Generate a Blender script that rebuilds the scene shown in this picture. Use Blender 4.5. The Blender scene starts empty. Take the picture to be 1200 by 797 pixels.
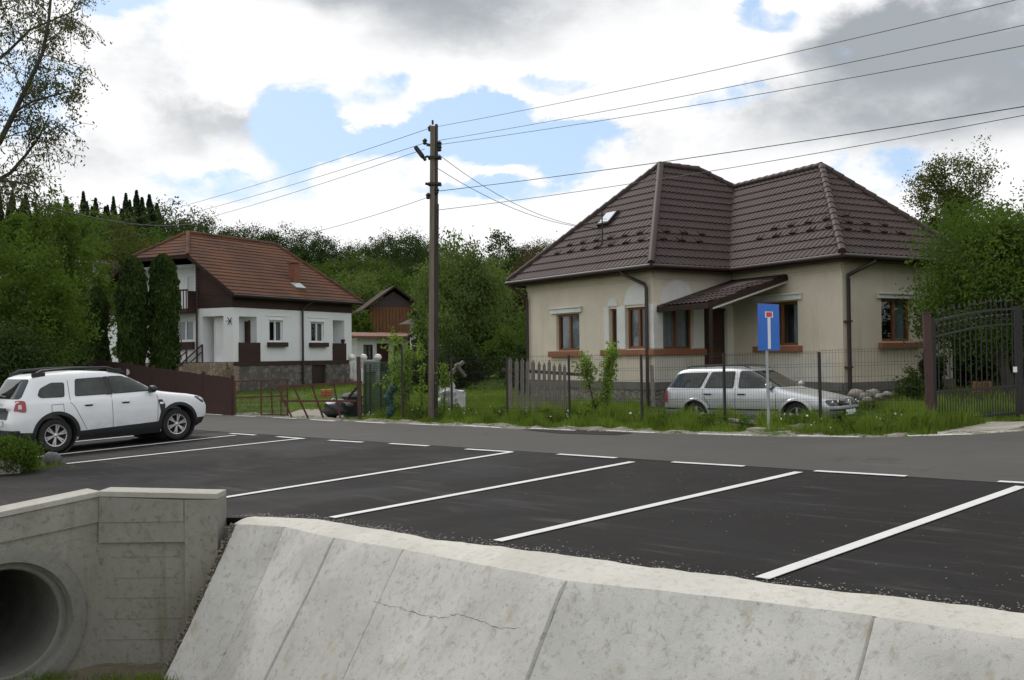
import bpy, bmesh, math, random
import numpy as np
from mathutils import Vector, Matrix
random.seed(7); rng = np.random.default_rng(7)
sc = bpy.context.scene; COL = sc.collection
PI = math.pi
# ------------------------------------------------------------------ camera
F = 1200.0; PITCH = .0152; ROLL = .0121; CZ = 1.83
R1 = np.array([[1,0,0],[0,math.cos(PITCH),-math.sin(PITCH)],[0,math.sin(PITCH),math.cos(PITCH)]])
R2 = np.array([[math.cos(ROLL),-math.sin(ROLL),0],[math.sin(ROLL),math.cos(ROLL),0],[0,0,1]])
MC = R2 @ R1            # (right, up, forward) world -> camera
cam = bpy.data.cameras.new('camera'); cam.sensor_width = 36; cam.lens = 36*F/1200
cam.clip_start = .1; cam.clip_end = 3000
co = bpy.data.objects.new('camera', cam); COL.objects.link(co)
def w3(v): return Vector((v[0], v[2], v[1]))
cx, cy, cz = w3(MC.T@[1,0,0]), w3(MC.T@[0,1,0]), -w3(MC.T@[0,0,1])
m = Matrix.Identity(4)
for i in range(3): m[i][0] = cx[i]; m[i][1] = cy[i]; m[i][2] = cz[i]
m.translation = (0,0,CZ); co.matrix_world = m
sc.camera = co
sc.render.resolution_x = 1024; sc.render.resolution_y = 680
# ------------------------------------------------------------------ world
sc.view_settings.view_transform = 'Standard'; sc.view_settings.look = 'None'
sc.view_settings.exposure = .48; sc.view_settings.gamma = 1; sc.view_settings.use_curve_mapping = False
SUN_EL = math.radians(48); SUN_AZ = math.radians(-35)     # azimuth from +Y towards +X
W = bpy.data.worlds.new('World'); sc.world = W; W.use_nodes = True
nt = W.node_tree; nt.nodes.clear()
class NT:
    def __init__(s, t): s.t = t
    def n(s, typ, **k):
        o = s.t.nodes.new(typ)
        for a, v in k.items(): setattr(o, a, v)
        return o
    def l(s, a, b): s.t.links.new(a, b)
    def val(s, x, sock):
        if isinstance(x, (int, float)): sock.default_value = x
        elif isinstance(x, (tuple, list)): sock.default_value = x
        else: s.l(x, sock)
    def m(s, op, a, b=0.0, c=0.0, clamp=False):
        o = s.n('ShaderNodeMath', operation=op, use_clamp=clamp)
        s.val(a, o.inputs[0]); s.val(b, o.inputs[1]); s.val(c, o.inputs[2]); return o.outputs[0]
    def vm(s, op, a, b=(0,0,0)):
        o = s.n('ShaderNodeVectorMath', operation=op); s.val(a, o.inputs[0]); s.val(b, o.inputs[1]); return o.outputs[0]
    def mix(s, f, a, b):
        o = s.n('ShaderNodeMix', data_type='RGBA'); s.val(f, o.inputs[0]); s.val(a, o.inputs[6]); s.val(b, o.inputs[7]); return o.outputs[2]
    def noise(s, vec, scale, detail=4, rough=.55, dist=0.0):
        o = s.n('ShaderNodeTexNoise'); s.l(vec, o.inputs['Vector'])
        o.inputs['Scale'].default_value = scale; o.inputs['Detail'].default_value = detail
        o.inputs['Roughness'].default_value = rough; o.inputs['Distortion'].default_value = dist
        return o.outputs['Fac']
    def ss(s, x, a, b, lo=0.0, hi=1.0):
        o = s.n('ShaderNodeMapRange', interpolation_type='SMOOTHSTEP')
        s.val(x, o.inputs[0]); o.inputs[1].default_value = a; o.inputs[2].default_value = b
        o.inputs[3].default_value = lo; o.inputs[4].default_value = hi; return o.outputs[0]
k = NT(nt)
tc = k.n('ShaderNodeTexCoord').outputs['Generated']
sky = k.n('ShaderNodeTexSky', sky_type='NISHITA', sun_disc=False)
sky.sun_elevation = SUN_EL; sky.sun_rotation = SUN_AZ; sky.air_density = 1.0; sky.dust_density = 1.5; sky.ozone_density = 2.0
sep = k.n('ShaderNodeSeparateXYZ'); k.l(tc, sep.inputs[0])
AZ = k.m('ARCTAN2', sep.outputs[0], sep.outputs[1]); EL = k.m('ARCSINE', sep.outputs[2])
stretch = k.vm('MULTIPLY', tc, (1, 1, 1.7))
nA = k.noise(stretch, 4.2, 9, .58, .3); nB = k.noise(stretch, 9.0, 8, .6, .2); nC = k.noise(stretch, 2.2, 6, .55, .4)
wob = k.m('MULTIPLY', k.m('SUBTRACT', nA, .5), .16); wob2 = k.m('MULTIPLY', k.m('SUBTRACT', nB, .5), .10)
AZw = k.m('ADD', AZ, wob); ELw = k.m('ADD', EL, wob2)
def ell(az, el, ra, re, soft=.6):   # a patch of sky given by azimuth / elevation in radians
    a = k.m('DIVIDE', k.m('SUBTRACT', AZw, az), ra); e = k.m('DIVIDE', k.m('SUBTRACT', ELw, el), re)
    r = k.m('SQRT', k.m('ADD', k.m('MULTIPLY', a, a), k.m('MULTIPLY', e, e)))
    return k.ss(r, 1-soft, 1+soft, 1, 0)
def total(items):
    o = None
    for wgt, t in items:
        v = k.m('MULTIPLY', t, wgt); o = v if o is None else k.m('ADD', o, v)
    return o
blue = total([(1.0, ell(-.212, .222, .036, .048)), (.85, ell(-.10, .205, .10, .019)), (.9, ell(-.03, .232, .06, .016)), (.8, ell(.04, .207, .08, .016)),
              (.55, ell(.055, .265, .05, .012)), (.75, ell(-.02, .165, .07, .014)), (.6, ell(.07, .18, .04, .014)), (.5, ell(-.14, .255, .03, .02)),
              (.85, ell(-.35, .325, .035, .020)), (.7, ell(-.375, .345, .05, .012)), (.75, ell(.255, .318, .032, .018)), (.4, ell(-.28, .155, .09, .018)), (.45, ell(.365, .165, .05, .022)), (.5, ell(-.46, .24, .06, .06)),
              (.35, ell(.19, .235, .06, .012)), (.6, ell(1.2, .5, .35, .12)), (.6, ell(-1.3, .55, .35, .15)), (.6, ell(2.6, .6, .5, .15))])
nD = k.noise(stretch, 22.0, 8, .62, .2)
cover = k.ss(k.m('ADD', k.m('ADD', k.m('SUBTRACT', .86, blue), k.m('MULTIPLY', k.m('SUBTRACT', nB, .5), 1.7)), k.m('MULTIPLY', k.m('SUBTRACT', nD, .5), .7)), .22, .66)
shade = total([(.95, ell(.40, .235, .14, .062, .6)), (.70, ell(.02, .352, .20, .045, .8)), (.60, ell(.36, .285, .08, .03, .9)), (.75, ell(-.27, .215, .08, .022, .9)),
               (.55, ell(-.15, .345, .12, .022, .9)), (.30, ell(.47, .33, .10, .04, .9)), (.45, ell(-.36, .26, .07, .03, .9)), (.5, ell(-.42, .18, .10, .03, .9)), (.35, ell(.16, .20, .12, .03, .9)), (.5, ell(-.05, .30, .10, .02, .9)),
               (.2, ell(.1, .6, .9, .2))])
lit = k.m('SUBTRACT', k.m('ADD', 1.08, k.m('MULTIPLY', k.m('SUBTRACT', nC, .50), 1.1)), shade)
lit = k.m('ADD', lit, k.m('MULTIPLY', k.m('SUBTRACT', nB, .5), 1.2)); lit = k.m('ADD', lit, k.m('MULTIPLY', k.m('SUBTRACT', nD, .5), .45))
litf = k.ss(lit, -.05, .95)
ccol = k.mix(litf, (2.8, 3.05, 3.3, 1), (7.5, 7.5, 7.55, 1))
skyc = k.mix(.65, sky.outputs[0], (3.9, 5.4, 7.4, 1))
out = k.mix(cover, skyc, ccol)
bg = k.n('ShaderNodeBackground'); k.l(out, bg.inputs[0]); bg.inputs[1].default_value = .1
wo = k.n('ShaderNodeOutputWorld'); k.l(bg.outputs[0], wo.inputs[0])
# ------------------------------------------------------------------ sun
sd = bpy.data.lights.new('sun', 'SUN'); sd.energy = 1.3; sd.angle = math.radians(12); sd.color = (1, .96, .9)
so = bpy.data.objects.new('sun', sd); COL.objects.link(so)
sdir = Vector((math.sin(SUN_AZ)*math.cos(SUN_EL), math.cos(SUN_AZ)*math.cos(SUN_EL), math.sin(SUN_EL)))
so.rotation_euler = sdir.to_track_quat('Z', 'Y').to_euler(); so.location = sdir*50
# ------------------------------------------------------------------ survey helpers: pixel of the 1200 px photo -> point of the place
GX = .812; VD = np.array([math.sin(GX), math.cos(GX)]); UD = np.array([math.cos(GX), -math.sin(GX)])
GV, GU = .033, .014
def ray(x, y):
    w = MC.T @ np.array([(x-600)/F, -(y-398.5)/F, 1]); return np.array([w[0], w[2], w[1]])/w[2]
def G(x, y):                      # on the road plane
    r = ray(x, y); Y = -CZ/(r[2]-GV*(r[:2]@VD)-GU*(r[:2]@UD)); return np.array([r[0]*Y, Y, CZ+r[2]*Y])
def D(x, y, Y): r = ray(x, y); return np.array([r[0]*Y, Y, CZ+r[2]*Y])
def ST(X, Y): return X*UD[0]+Y*UD[1], X*VD[0]+Y*VD[1]
def XY(s, t): return s*UD[0]+t*VD[0], s*UD[1]+t*VD[1]
def WS(x, y, P, Q):               # (distance along the wall P->Q, height) seen at that pixel
    r = ray(x, y); d = np.array([Q[0]-P[0], Q[1]-P[1]]); L = math.hypot(*d); d = d/L; n = np.array([d[1], -d[0]])
    Y = (n[0]*P[0]+n[1]*P[1])/(n[0]*r[0]+n[1]*1.0)
    return (r[0]*Y-P[0])*d[0]+(Y-P[1])*d[1], CZ+r[2]*Y
def plane_z(s, t): return GV*t+GU*s
# ------------------------------------------------------------------ mesh builder
class MB:
    def __init__(s): s.v = []; s.f = []; s.sm = []
    def add(s, vs, fs, smooth=False):
        o = len(s.v); s.v += [tuple(map(float, p)) for p in vs]
        for f in fs: s.f.append([i+o for i in f]); s.sm.append(smooth)
        return s
    def box(s, c, d, rz=0, ax=None):       # centre, full dims; ax = 3 axis vectors
        hx, hy, hz = d[0]/2, d[1]/2, d[2]/2
        if ax is None: ax = (Vector((math.cos(rz), math.sin(rz), 0)), Vector((-math.sin(rz), math.cos(rz), 0)), Vector((0,0,1)))
        a, b, e = [Vector(q) for q in ax]; c = Vector(c)
        vs = [c+a*(x*hx)+b*(y*hy)+e*(z*hz) for z in (-1,1) for y in (-1,1) for x in (-1,1)]
        return s.add(vs, [(0,2,3,1),(4,5,7,6),(0,1,5,4),(2,6,7,3),(0,4,6,2),(1,3,7,5)])
    def bar(s, p, q, w, h=None, up=(0,0,1)):
        p = Vector(p); q = Vector(q); h = h or w; d = (q-p); L = d.length; d = d/L
        u = Vector(up)
        if abs(d.dot(u)) > .98: u = Vector((0,1,0))
        a = d.cross(u).normalized(); b = a.cross(d)
        return s.box((p+q)/2, (L, w, h), ax=(d, a, b))
    def tube(s, pts, r, n=8, smooth=True, caps=True):
        pts = [Vector(p) for p in pts]; rs = r if isinstance(r, (list, tuple)) else [r]*len(pts)
        prev = None; rings = []
        for i, p in enumerate(pts):
            d = (pts[min(i+1, len(pts)-1)]-pts[max(i-1, 0)]).normalized()
            if prev is None:
                u = Vector((0,0,1)) if abs(d.z) < .9 else Vector((1,0,0)); a = d.cross(u).normalized()
            else: a = (prev-d*prev.dot(d)).normalized()
            prev = a; b = d.cross(a)
            rings.append([p+a*(rs[i]*math.cos(2*PI*j/n))+b*(rs[i]*math.sin(2*PI*j/n)) for j in range(n)])
        vs = [q for rg in rings for q in rg]; fs = []
        for i in range(len(pts)-1):
            for j in range(n): fs.append((i*n+j, i*n+(j+1)%n, (i+1)*n+(j+1)%n, (i+1)*n+j))
        s.add(vs, fs, smooth)
        if caps: s.add(rings[0]+rings[-1], [tuple(range(n))[::-1], tuple(range(n, 2*n))])
        return s
    def lathe(s, prof, c, axis=(0,0,1), n=32, smooth=True):      # prof: (radius, height along axis)
        ax = Vector(axis).normalized(); u = Vector((0,0,1)) if abs(ax.z) < .9 else Vector((1,0,0))
        a = ax.cross(u).normalized(); b = ax.cross(a); c = Vector(c); vs = []
        for r, h in prof:
            vs += [c+ax*h+a*(r*math.cos(2*PI*j/n))+b*(r*math.sin(2*PI*j/n)) for j in range(n)]
        fs = [(i*n+j, i*n+(j+1)%n, (i+1)*n+(j+1)%n, (i+1)*n+j) for i in range(len(prof)-1) for j in range(n)]
        return s.add(vs, fs, smooth)
    def prism(s, poly, z0, z1):               # poly of (x,y); z0,z1 numbers or per-vertex lists
        n = len(poly); a = z0 if isinstance(z0, list) else [z0]*n; b = z1 if isinstance(z1, list) else [z1]*n
        vs = [(p[0], p[1], a[i]) for i, p in enumerate(poly)]+[(p[0], p[1], b[i]) for i, p in enumerate(poly)]
        return s.add(vs, [tuple(range(n))[::-1], tuple(range(n, 2*n))]+[(i, (i+1)%n, (i+1)%n+n, i+n) for i in range(n)])
def clean(name):
    return bpy.data.meshes.new(name)
def root_of(o):
    while o.parent: o = o.parent
    return o
def obj(name, mb, mat, parent=None, world=True, sharp=35, bevel=0, fixn=True):
    """one mesh object; world=True: the coordinates are world ones and are moved into the thing's own frame"""
    me = bpy.data.meshes.new(name); me.from_pydata(mb.v, [], mb.f); me.update()
    if any(mb.sm):
        me.polygons.foreach_set('use_smooth', mb.sm)
    if fixn:
        bm = bmesh.new(); bm.from_mesh(me); bmesh.ops.recalc_face_normals(bm, faces=bm.faces[:])
        if bevel:
            es = [e for e in bm.edges if len(e.link_faces) == 2 and e.calc_face_angle(0) > .7]
            bmesh.ops.bevel(bm, geom=es, offset=bevel, segments=2, affect='EDGES', profile=.6)
        bm.to_mesh(me); bm.free()
    if any(mb.sm): me.set_sharp_from_angle(angle=math.radians(sharp))
    o = bpy.data.objects.new(name, me); COL.objects.link(o); me.materials.append(mat)
    if parent is not None:
        if world:
            r = root_of(parent); M = Matrix.Translation(r.location) @ r.rotation_euler.to_matrix().to_4x4()
            me.transform(M.inverted())
        o.parent = parent
    return o
def rebase(o, loc):      # give a single-mesh thing an origin of its own
    o.data.transform(Matrix.Translation(-Vector(loc))); o.location = loc; return o
def tag(o, label=None, cat=None, group=None, kind=None):
    if label: o['label'] = label
    if cat: o['category'] = cat
    if group: o['group'] = group
    if kind: o['kind'] = kind
    return o
def thing(name, label, cat, loc=(0,0,0), rz=0, group=None, rot=None):
    o = bpy.data.objects.new(name, None); COL.objects.link(o); o.location = loc
    o.rotation_euler = rot if rot is not None else (0, 0, rz); o.empty_display_size = .3
    return tag(o, label, cat, group)
def copy_tree(o, parent=None):
    c = o.copy(); COL.objects.link(c)
    if parent is not None: c.parent = parent
    for ch in list(o.children): copy_tree(ch, c)
    return c
def struct(name, mb, mat, kind='structure'):
    return tag(obj(name, mb, mat), kind=kind)
def npmesh(name, V, F, mat, parent=None, smooth=False):     # V (n,3), F (m,k) fast
    me = bpy.data.meshes.new(name); m_, kk = F.shape
    me.vertices.add(len(V)); me.vertices.foreach_set('co', np.asarray(V, dtype=np.float32).ravel())
    me.loops.add(m_*kk); me.loops.foreach_set('vertex_index', F.astype(np.int32).ravel())
    me.polygons.add(m_); me.polygons.foreach_set('loop_start', np.arange(0, m_*kk, kk, dtype=np.int32))
    me.polygons.foreach_set('loop_total', np.full(m_, kk, dtype=np.int32))
    if smooth: me.polygons.foreach_set('use_smooth', np.ones(m_, dtype=bool))
    me.update(calc_edges=True); me.materials.append(mat)
    o = bpy.data.objects.new(name, me); COL.objects.link(o)
    if parent is not None: o.parent = parent
    return o
# ------------------------------------------------------------------ materials
def mat(name, base, rough=.8, metal=0, spec=.5, build=None, **kw):
    mt = bpy.data.materials.new(name); mt.use_nodes = True; t = mt.node_tree; t.nodes.clear(); q = NT(t)
    b = q.n('ShaderNodeBsdfPrincipled'); o = q.n('ShaderNodeOutputMaterial'); q.l(b.outputs[0], o.inputs[0])
    b.inputs['Base Color'].default_value = (*base, 1); b.inputs['Roughness'].default_value = rough
    b.inputs['Metallic'].default_value = metal; b.inputs['Specular IOR Level'].default_value = spec
    for a, v in kw.items(): b.inputs[a].default_value = v
    q.b = b; q.o = o; q.pos = q.n('ShaderNodeNewGeometry').outputs['Position']; q.ob = q.n('ShaderNodeTexCoord').outputs['Object']
    if build: build(q)
    return mt
def bump(q, h, dist=.01, strength=.6):
    b = q.n('ShaderNodeBump'); b.inputs['Strength'].default_value = strength; b.inputs['Distance'].default_value = dist
    q.l(h, b.inputs['Height']); q.l(b.outputs[0], q.b.inputs['Normal'])
def C4(c): return (*c, 1)
def varied(name, c1, c2, scale=3, rough=.85, c3=None, bumpd=.005, fine=60, **kw):
    def B(q):
        f = q.ss(q.noise(q.ob, scale, 7, .6), .3, .7); col = q.mix(f, C4(c1), C4(c2))
        if c3: col = q.mix(q.ss(q.noise(q.ob, scale*4.3, 6, .65), .55, .72), col, C4(c3))
        q.l(col, q.b.inputs['Base Color'])
        if bumpd: bump(q, q.noise(q.ob, fine, 5, .6), bumpd)
    return mat(name, c1, rough, build=B, **kw)
def wood(name, c1, c2, axis_scale=(1,1,12), scale=6, rough=.8):
    def B(q):
        v = q.vm('MULTIPLY', q.ob, (1/axis_scale[0]*scale, 1/axis_scale[1]*scale, 1/axis_scale[2]*scale))
        f = q.ss(q.noise(v, 3, 6, .65), .3, .7); q.l(q.mix(f, C4(c1), C4(c2)), q.b.inputs['Base Color']); bump(q, f, .004)
    return mat(name, c1, rough, build=B)
def asphalt(name, c1, c2, cstone, streak):
    def B(q):
        big = q.noise(q.pos, .35, 6, .6, .5); col = q.mix(q.ss(big, .35, .68), C4(c1), C4(c2))
        rot = q.n('ShaderNodeVectorRotate', rotation_type='Z_AXIS'); q.l(q.pos, rot.inputs[0]); rot.inputs['Angle'].default_value = math.atan2(-UD[1], UD[0])
        st = q.noise(q.vm('MULTIPLY', rot.outputs[0], (.30, 3.0, 1)), 1.9, 8, .7, .4); col = q.mix(q.m('MULTIPLY', q.ss(st, .50, .72, 0, streak), q.ss(q.noise(q.pos, .8, 4, .6), .38, .6)), col, C4(tuple(x*4.6 if c2[0] < .03 else x*1.5 for x in c2)))
        col = q.mix(q.ss(q.noise(q.pos, 1.1, 7, .7, .8), .58, .70, 0, .5), col, C4(tuple(x*.62 for x in c1)))
        sp = q.noise(q.pos, 55, 3, .7); col = q.mix(q.ss(sp, .58, .72, 0, .8), col, C4(cstone))
        col = q.mix(q.ss(q.noise(q.pos, 24, 4, .7), .66, .74, 0, .55), col, C4(tuple(x*2.0 for x in cstone)))
        q.l(col, q.b.inputs['Base Color']); bump(q, sp, .006, .7)
        q.l(q.ss(big, .3, .7, .62, .85), q.b.inputs['Roughness'])
    return mat(name, c1, .8, spec=.12, build=B)
M = {}
M['parking'] = asphalt('parking_asphalt', (.0085,.0076,.0074), (.0135,.0122,.0118), (.030,.027,.026), .75)
M['road'] = asphalt('road_asphalt', (.062,.059,.055), (.082,.078,.073), (.12,.113,.105), .3)
M['patch'] = asphalt('patch_asphalt', (.016,.015,.014), (.024,.022,.021), (.035,.034,.032), .2)
def paintB(q):
    w = q.ss(q.noise(q.pos, 34, 6, .75), .50, .66); w2 = q.ss(q.noise(q.pos, 2.2, 4, .6), .4, .7, 0, .6)
    q.l(q.mix(q.m('MULTIPLY', w, w2), q.mix(q.noise(q.pos, 3, 4), (.50,.50,.49,1), (.66,.66,.65,1)), (.12,.115,.11,1)), q.b.inputs['Base Color'])
M['paint'] = mat('road_paint', (.7,.7,.7), .6, build=paintB)
def concreteB(c1, c2, dirt, k1=1.0, boards=False):
    def B(q):
        big = q.noise(q.pos, .9, 7, .62, .6); col = q.mix(q.ss(big, .3, .7), C4(c1), C4(c2))
        mid = q.noise(q.pos, 4.5, 8, .7, .3); col = q.mix(q.ss(mid, .55, .78, 0, .5*k1), col, C4(dirt))
        col = q.mix(q.ss(q.noise(q.pos, .55, 5, .6), .48, .66, 0, .38), col, C4(tuple(x*.70+y*.25 for x, y in zip(c2, dirt))))
        vv = q.vm('MULTIPLY', q.pos, (3.6, 3.6, .35)); col = q.mix(q.ss(q.noise(vv, 1.7, 6, .6), .55, .75, 0, .5*k1), col, C4(tuple(x*y for x, y in zip(dirt, (1.25, 1.15, .85)))))
        pit = q.noise(q.pos, 38, 4, .75); col = q.mix(q.ss(pit, .71, .78, 0, .6), col, C4(tuple(x*.35 for x in dirt)))
        fine = q.noise(q.pos, 110, 3, .6)
        col = q.mix(q.ss(q.noise(q.pos, 14, 7, .75, .5), .50, .72, 0, .55*k1), col, C4(tuple(x*.80 for x in dirt)))
        col = q.mix(q.ss(fine, .3, .7, 0, .35), col, C4(tuple(x*.72 for x in c1)))
        h = q.m('SUBTRACT', q.m('MULTIPLY', fine, .35), q.m('MULTIPLY', q.ss(pit, .62, .74), .9))
        h = q.m('ADD', h, q.m('MULTIPLY', mid, .8))
        q.l(col, q.b.inputs['Base Color']); bump(q, h, .012, .7)
    return B
M['slope'] = mat('slope_concrete', (.4,.4,.38), .9, spec=.25, build=concreteB((.57,.56,.53), (.43,.425,.40), (.25,.24,.20), 1.5))
M['coping'] = mat('coping_concrete', (.5,.5,.45), .9, spec=.25, build=concreteB((.55,.535,.49), (.455,.445,.40), (.29,.27,.215), 1.15))
M['head'] = mat('headwall_concrete', (.3,.3,.27), .9, spec=.25, build=concreteB((.29,.283,.245), (.215,.207,.172), (.11,.097,.062), 1.5))
M['headtop'] = mat('headwall_cap', (.4,.4,.36), .9, spec=.25, build=concreteB((.42,.41,.37), (.33,.32,.285), (.2,.18,.14), .9))
M['pipe'] = mat('pipe_concrete', (.25,.25,.24), .9, build=concreteB((.23,.228,.205), (.165,.162,.145), (.10,.095,.075), 1.2))
M['kerb'] = M['headtop']
def groundB(q):
    n1 = q.noise(q.pos, .25, 5, .6); n2 = q.noise(q.pos, 3.5, 7, .7); n3 = q.noise(q.pos, 20, 5, .7)
    col = q.mix(q.ss(n1, .35, .65), (.050,.085,.013,1), (.070,.11,.018,1)); col = q.mix(q.ss(n2, .45, .7, 0, .7), col, (.028,.05,.011,1))
    col = q.mix(q.ss(n3, .5, .75, 0, .6), col, (.08,.11,.03,1)); q.l(col, q.b.inputs['Base Color']); bump(q, q.m('ADD', n3, n2), .06, .8)
M['ground'] = mat('grass_ground', (.06,.1,.02), .95, spec=.2, build=groundB)
def vergeB(q):
    n2 = q.noise(q.pos, 2.5, 7, .7, .4); n3 = q.noise(q.pos, 28, 5, .75)
    vo = q.n('ShaderNodeTexVoronoi'); q.l(q.pos, vo.inputs['Vector']); vo.inputs['Scale'].default_value = 22
    g = q.mix(vo.outputs['Color'], (.17,.155,.125,1), (.34,.32,.28,1)); g = q.mix(q.ss(n3, .45, .7), g, (.14,.125,.10,1))
    col = q.mix(q.ss(n2, .48, .6), g, (.06,.095,.025,1)); q.l(col, q.b.inputs['Base Color']); bump(q, q.m('ADD', n3, vo.outputs['Distance']), .03, .9)
M['verge'] = mat('gravel_verge', (.2,.19,.16), .95, spec=.2, build=vergeB)
M['gravel'] = varied('gravel', (.26,.24,.20), (.19,.175,.145), 5, .95, (.36,.34,.30), .02, 40)
M['apron'] = varied('apron_concrete', (.36,.34,.29), (.27,.255,.215), 2.5, .95, (.2,.19,.15), .01, 50)
M['mud'] = varied('creek_mud', (.10,.085,.055), (.15,.13,.09), 3, .8, (.26,.25,.22), .03, 18)
M['cream_plain'] = varied('cream_render', (.58,.515,.415), (.52,.46,.37), .9, .92, (.43,.38,.31), .003, 90)
M['creamwhite'] = varied('pale_render', (.66,.64,.58), (.57,.55,.49), 1.6, .92, (.50,.47,.41), .003, 90)
def renderB(c1, c2, stain):
    def B(q):
        col = q.mix(q.ss(q.noise(q.ob, .8, 7, .65, .5), .35, .65), C4(c1), C4(c2)); v = q.vm('MULTIPLY', q.ob, (2.2, 2.2, .28))
        col = q.mix(q.ss(q.noise(v, 1.5, 7, .65), .52, .75, 0, .6), col, C4(stain)); col = q.mix(q.ss(q.noise(q.ob, 5, 7, .7), .58, .72, 0, .4), col, C4(stain))
        f = q.noise(q.ob, 70, 4, .7); col = q.mix(q.ss(f, .4, .75, 0, .25), col, C4(tuple(x*.75 for x in c2))); q.l(col, q.b.inputs['Base Color']); bump(q, f, .006, .6)
    return B
M['cream'] = mat('cream_render', (.58,.51,.41), .93, spec=.2, build=renderB((.68,.615,.50), (.62,.56,.455), (.49,.445,.36)))
M['whitetrim'] = varied('white_trim', (.72,.72,.69), (.62,.62,.59), 2, .85, None, .002, 80)
M['whitewall'] = mat('white_render', (.8,.81,.82), .93, spec=.2, build=renderB((.84,.85,.86), (.80,.81,.82), (.70,.71,.70)))
def stoneB(c1, c2, mortar, scale):
    def B(q):
        d = q.vm('ADD', q.ob, (0,0,0)); vo = q.n('ShaderNodeTexVoronoi', feature='F1'); q.l(d, vo.inputs['Vector']); vo.inputs['Scale'].default_value = scale
        ve = q.n('ShaderNodeTexVoronoi', feature='DISTANCE_TO_EDGE'); q.l(d, ve.inputs['Vector']); ve.inputs['Scale'].default_value = scale
        s2 = q.n('ShaderNodeSeparateColor'); q.l(vo.outputs['Color'], s2.inputs[0])
        col = q.mix(s2.outputs[0], C4(c1), C4(c2)); e = q.ss(ve.outputs['Distance'], .02, .09)
        col = q.mix(q.ss(q.noise(q.ob, 14, 5, .7), .35, .7, 0, .5), col, C4(tuple(x*.5 for x in c1)))
        col = q.mix(e, C4(mortar), col); q.l(col, q.b.inputs['Base Color']); bump(q, e, .03, .9)
    return B
M['stone'] = mat('rubble_stone', (.2,.19,.17), .9, build=stoneB((.11,.10,.095), (.27,.25,.22), (.12,.11,.10), 4.2))
M['stone2'] = mat('plinth_stone', (.2,.19,.17), .9, build=stoneB((.19,.175,.155), (.28,.26,.22), (.15,.14,.125), 5.0))
M['stonetan'] = mat('tan_stone', (.3,.24,.17), .9, build=stoneB((.30,.22,.15), (.42,.34,.25), (.22,.18,.14), 4.5))
M['rooftile'] = varied('brown_metal_tile', (.042,.027,.026), (.052,.034,.032), 1.2, .65, (.034,.022,.021), .0015, 120, spec=.25)
M['ridgecap'] = varied('brown_ridge', (.052,.035,.033), (.045,.030,.028), 1.5, .6, None, .001, 100, spec=.25)
def clayB(q):
    n1 = q.noise(q.ob, .55, 5, .6); n2 = q.noise(q.ob, 6, 5, .7)
    col = q.mix(q.ss(n1, .4, .62), (.068,.032,.020,1), (.110,.046,.025,1)); col = q.mix(q.ss(n2, .45, .7, 0, .8), col, (.045,.024,.017,1))
    at = q.n('ShaderNodeNewGeometry'); col = q.mix(q.m('MULTIPLY', at.outputs['Random Per Island'], .45), col, (.12,.058,.032,1))
    q.l(col, q.b.inputs['Base Color']); bump(q, n2, .01)
M['clay'] = mat('clay_tile', (.15,.07,.04), .9, spec=.2, build=clayB)
M['darkwood'] = wood('dark_brown_boards', (.030,.014,.011), (.055,.026,.02), (12,12,1))
M['winwood'] = wood('window_wood', (.16,.055,.022), (.22,.08,.032), (1,1,10), 5, .45)
M['sill'] = varied('terracotta_sill', (.30,.13,.065), (.24,.105,.055), 3, .8, None, .003, 60)
M['fascia'] = varied('dark_fascia', (.030,.018,.014), (.042,.026,.02), 3, .8, spec=.15)
M['soffit'] = wood('soffit_wood', (.12,.06,.03), (.16,.085,.045), (10,10,1))
M['pipebrown'] = mat('brown_downpipe', (.030,.018,.016), .45)
M['plastic'] = mat('black_plastic', (.018,.019,.02), .55)
M['rubber'] = varied('tyre_rubber', (.018,.018,.018), (.03,.03,.029), 4, .85, None, .002, 90)
M['chrome'] = mat('chrome', (.75,.76,.78), .18, 1)
M['alloy'] = mat('alloy', (.62,.62,.63), .32, .85)
def carpaint(name, c, metal=0, rough=.3, dirt=.25):
    def B(q):
        n = q.noise(q.ob, 3.5, 6, .7); h = q.n('ShaderNodeSeparateXYZ'); q.l(q.ob, h.inputs[0])
        low = q.ss(h.outputs[2], .75, .25, 0, 1)
        f = q.m('MULTIPLY', q.m('ADD', low, .2), q.ss(n, .35, .75, 0, dirt), clamp=True)
        q.l(q.mix(f, C4(c), (.22,.20,.17,1)), q.b.inputs['Base Color']); q.l(q.ss(n, .3, .8, rough, rough+.18), q.b.inputs['Roughness'])
    return mat(name, c, rough, metal, build=B, **{'Coat Weight': .6, 'Coat Roughness': .08})
M['suvpaint'] = carpaint('white_car_paint', (.74,.76,.78), 0, .35, .35)
M['silver'] = carpaint('silver_car_paint', (.50,.52,.54), .65, .34, .3)
def glassB(q):
    q.l(q.mix(q.ss(q.noise(q.ob, 2.2, 4, .6), .35, .7), (.006,.009,.009,1), (.035,.047,.044,1)), q.b.inputs['Base Color'])  # noise paints pale reflection blotches into the dark glass colour
M['carglass'] = mat('car_glass', (.02,.025,.027), .03, spec=.55, build=glassB)
M['taillight'] = mat('tail_light', (.28,.015,.02), .12, spec=.7)
M['tailclear'] = mat('clear_lens', (.55,.5,.5), .1, spec=.8)
M['headlight'] = mat('headlight_lens', (.35,.37,.38), .08, .3, spec=.9)
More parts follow.
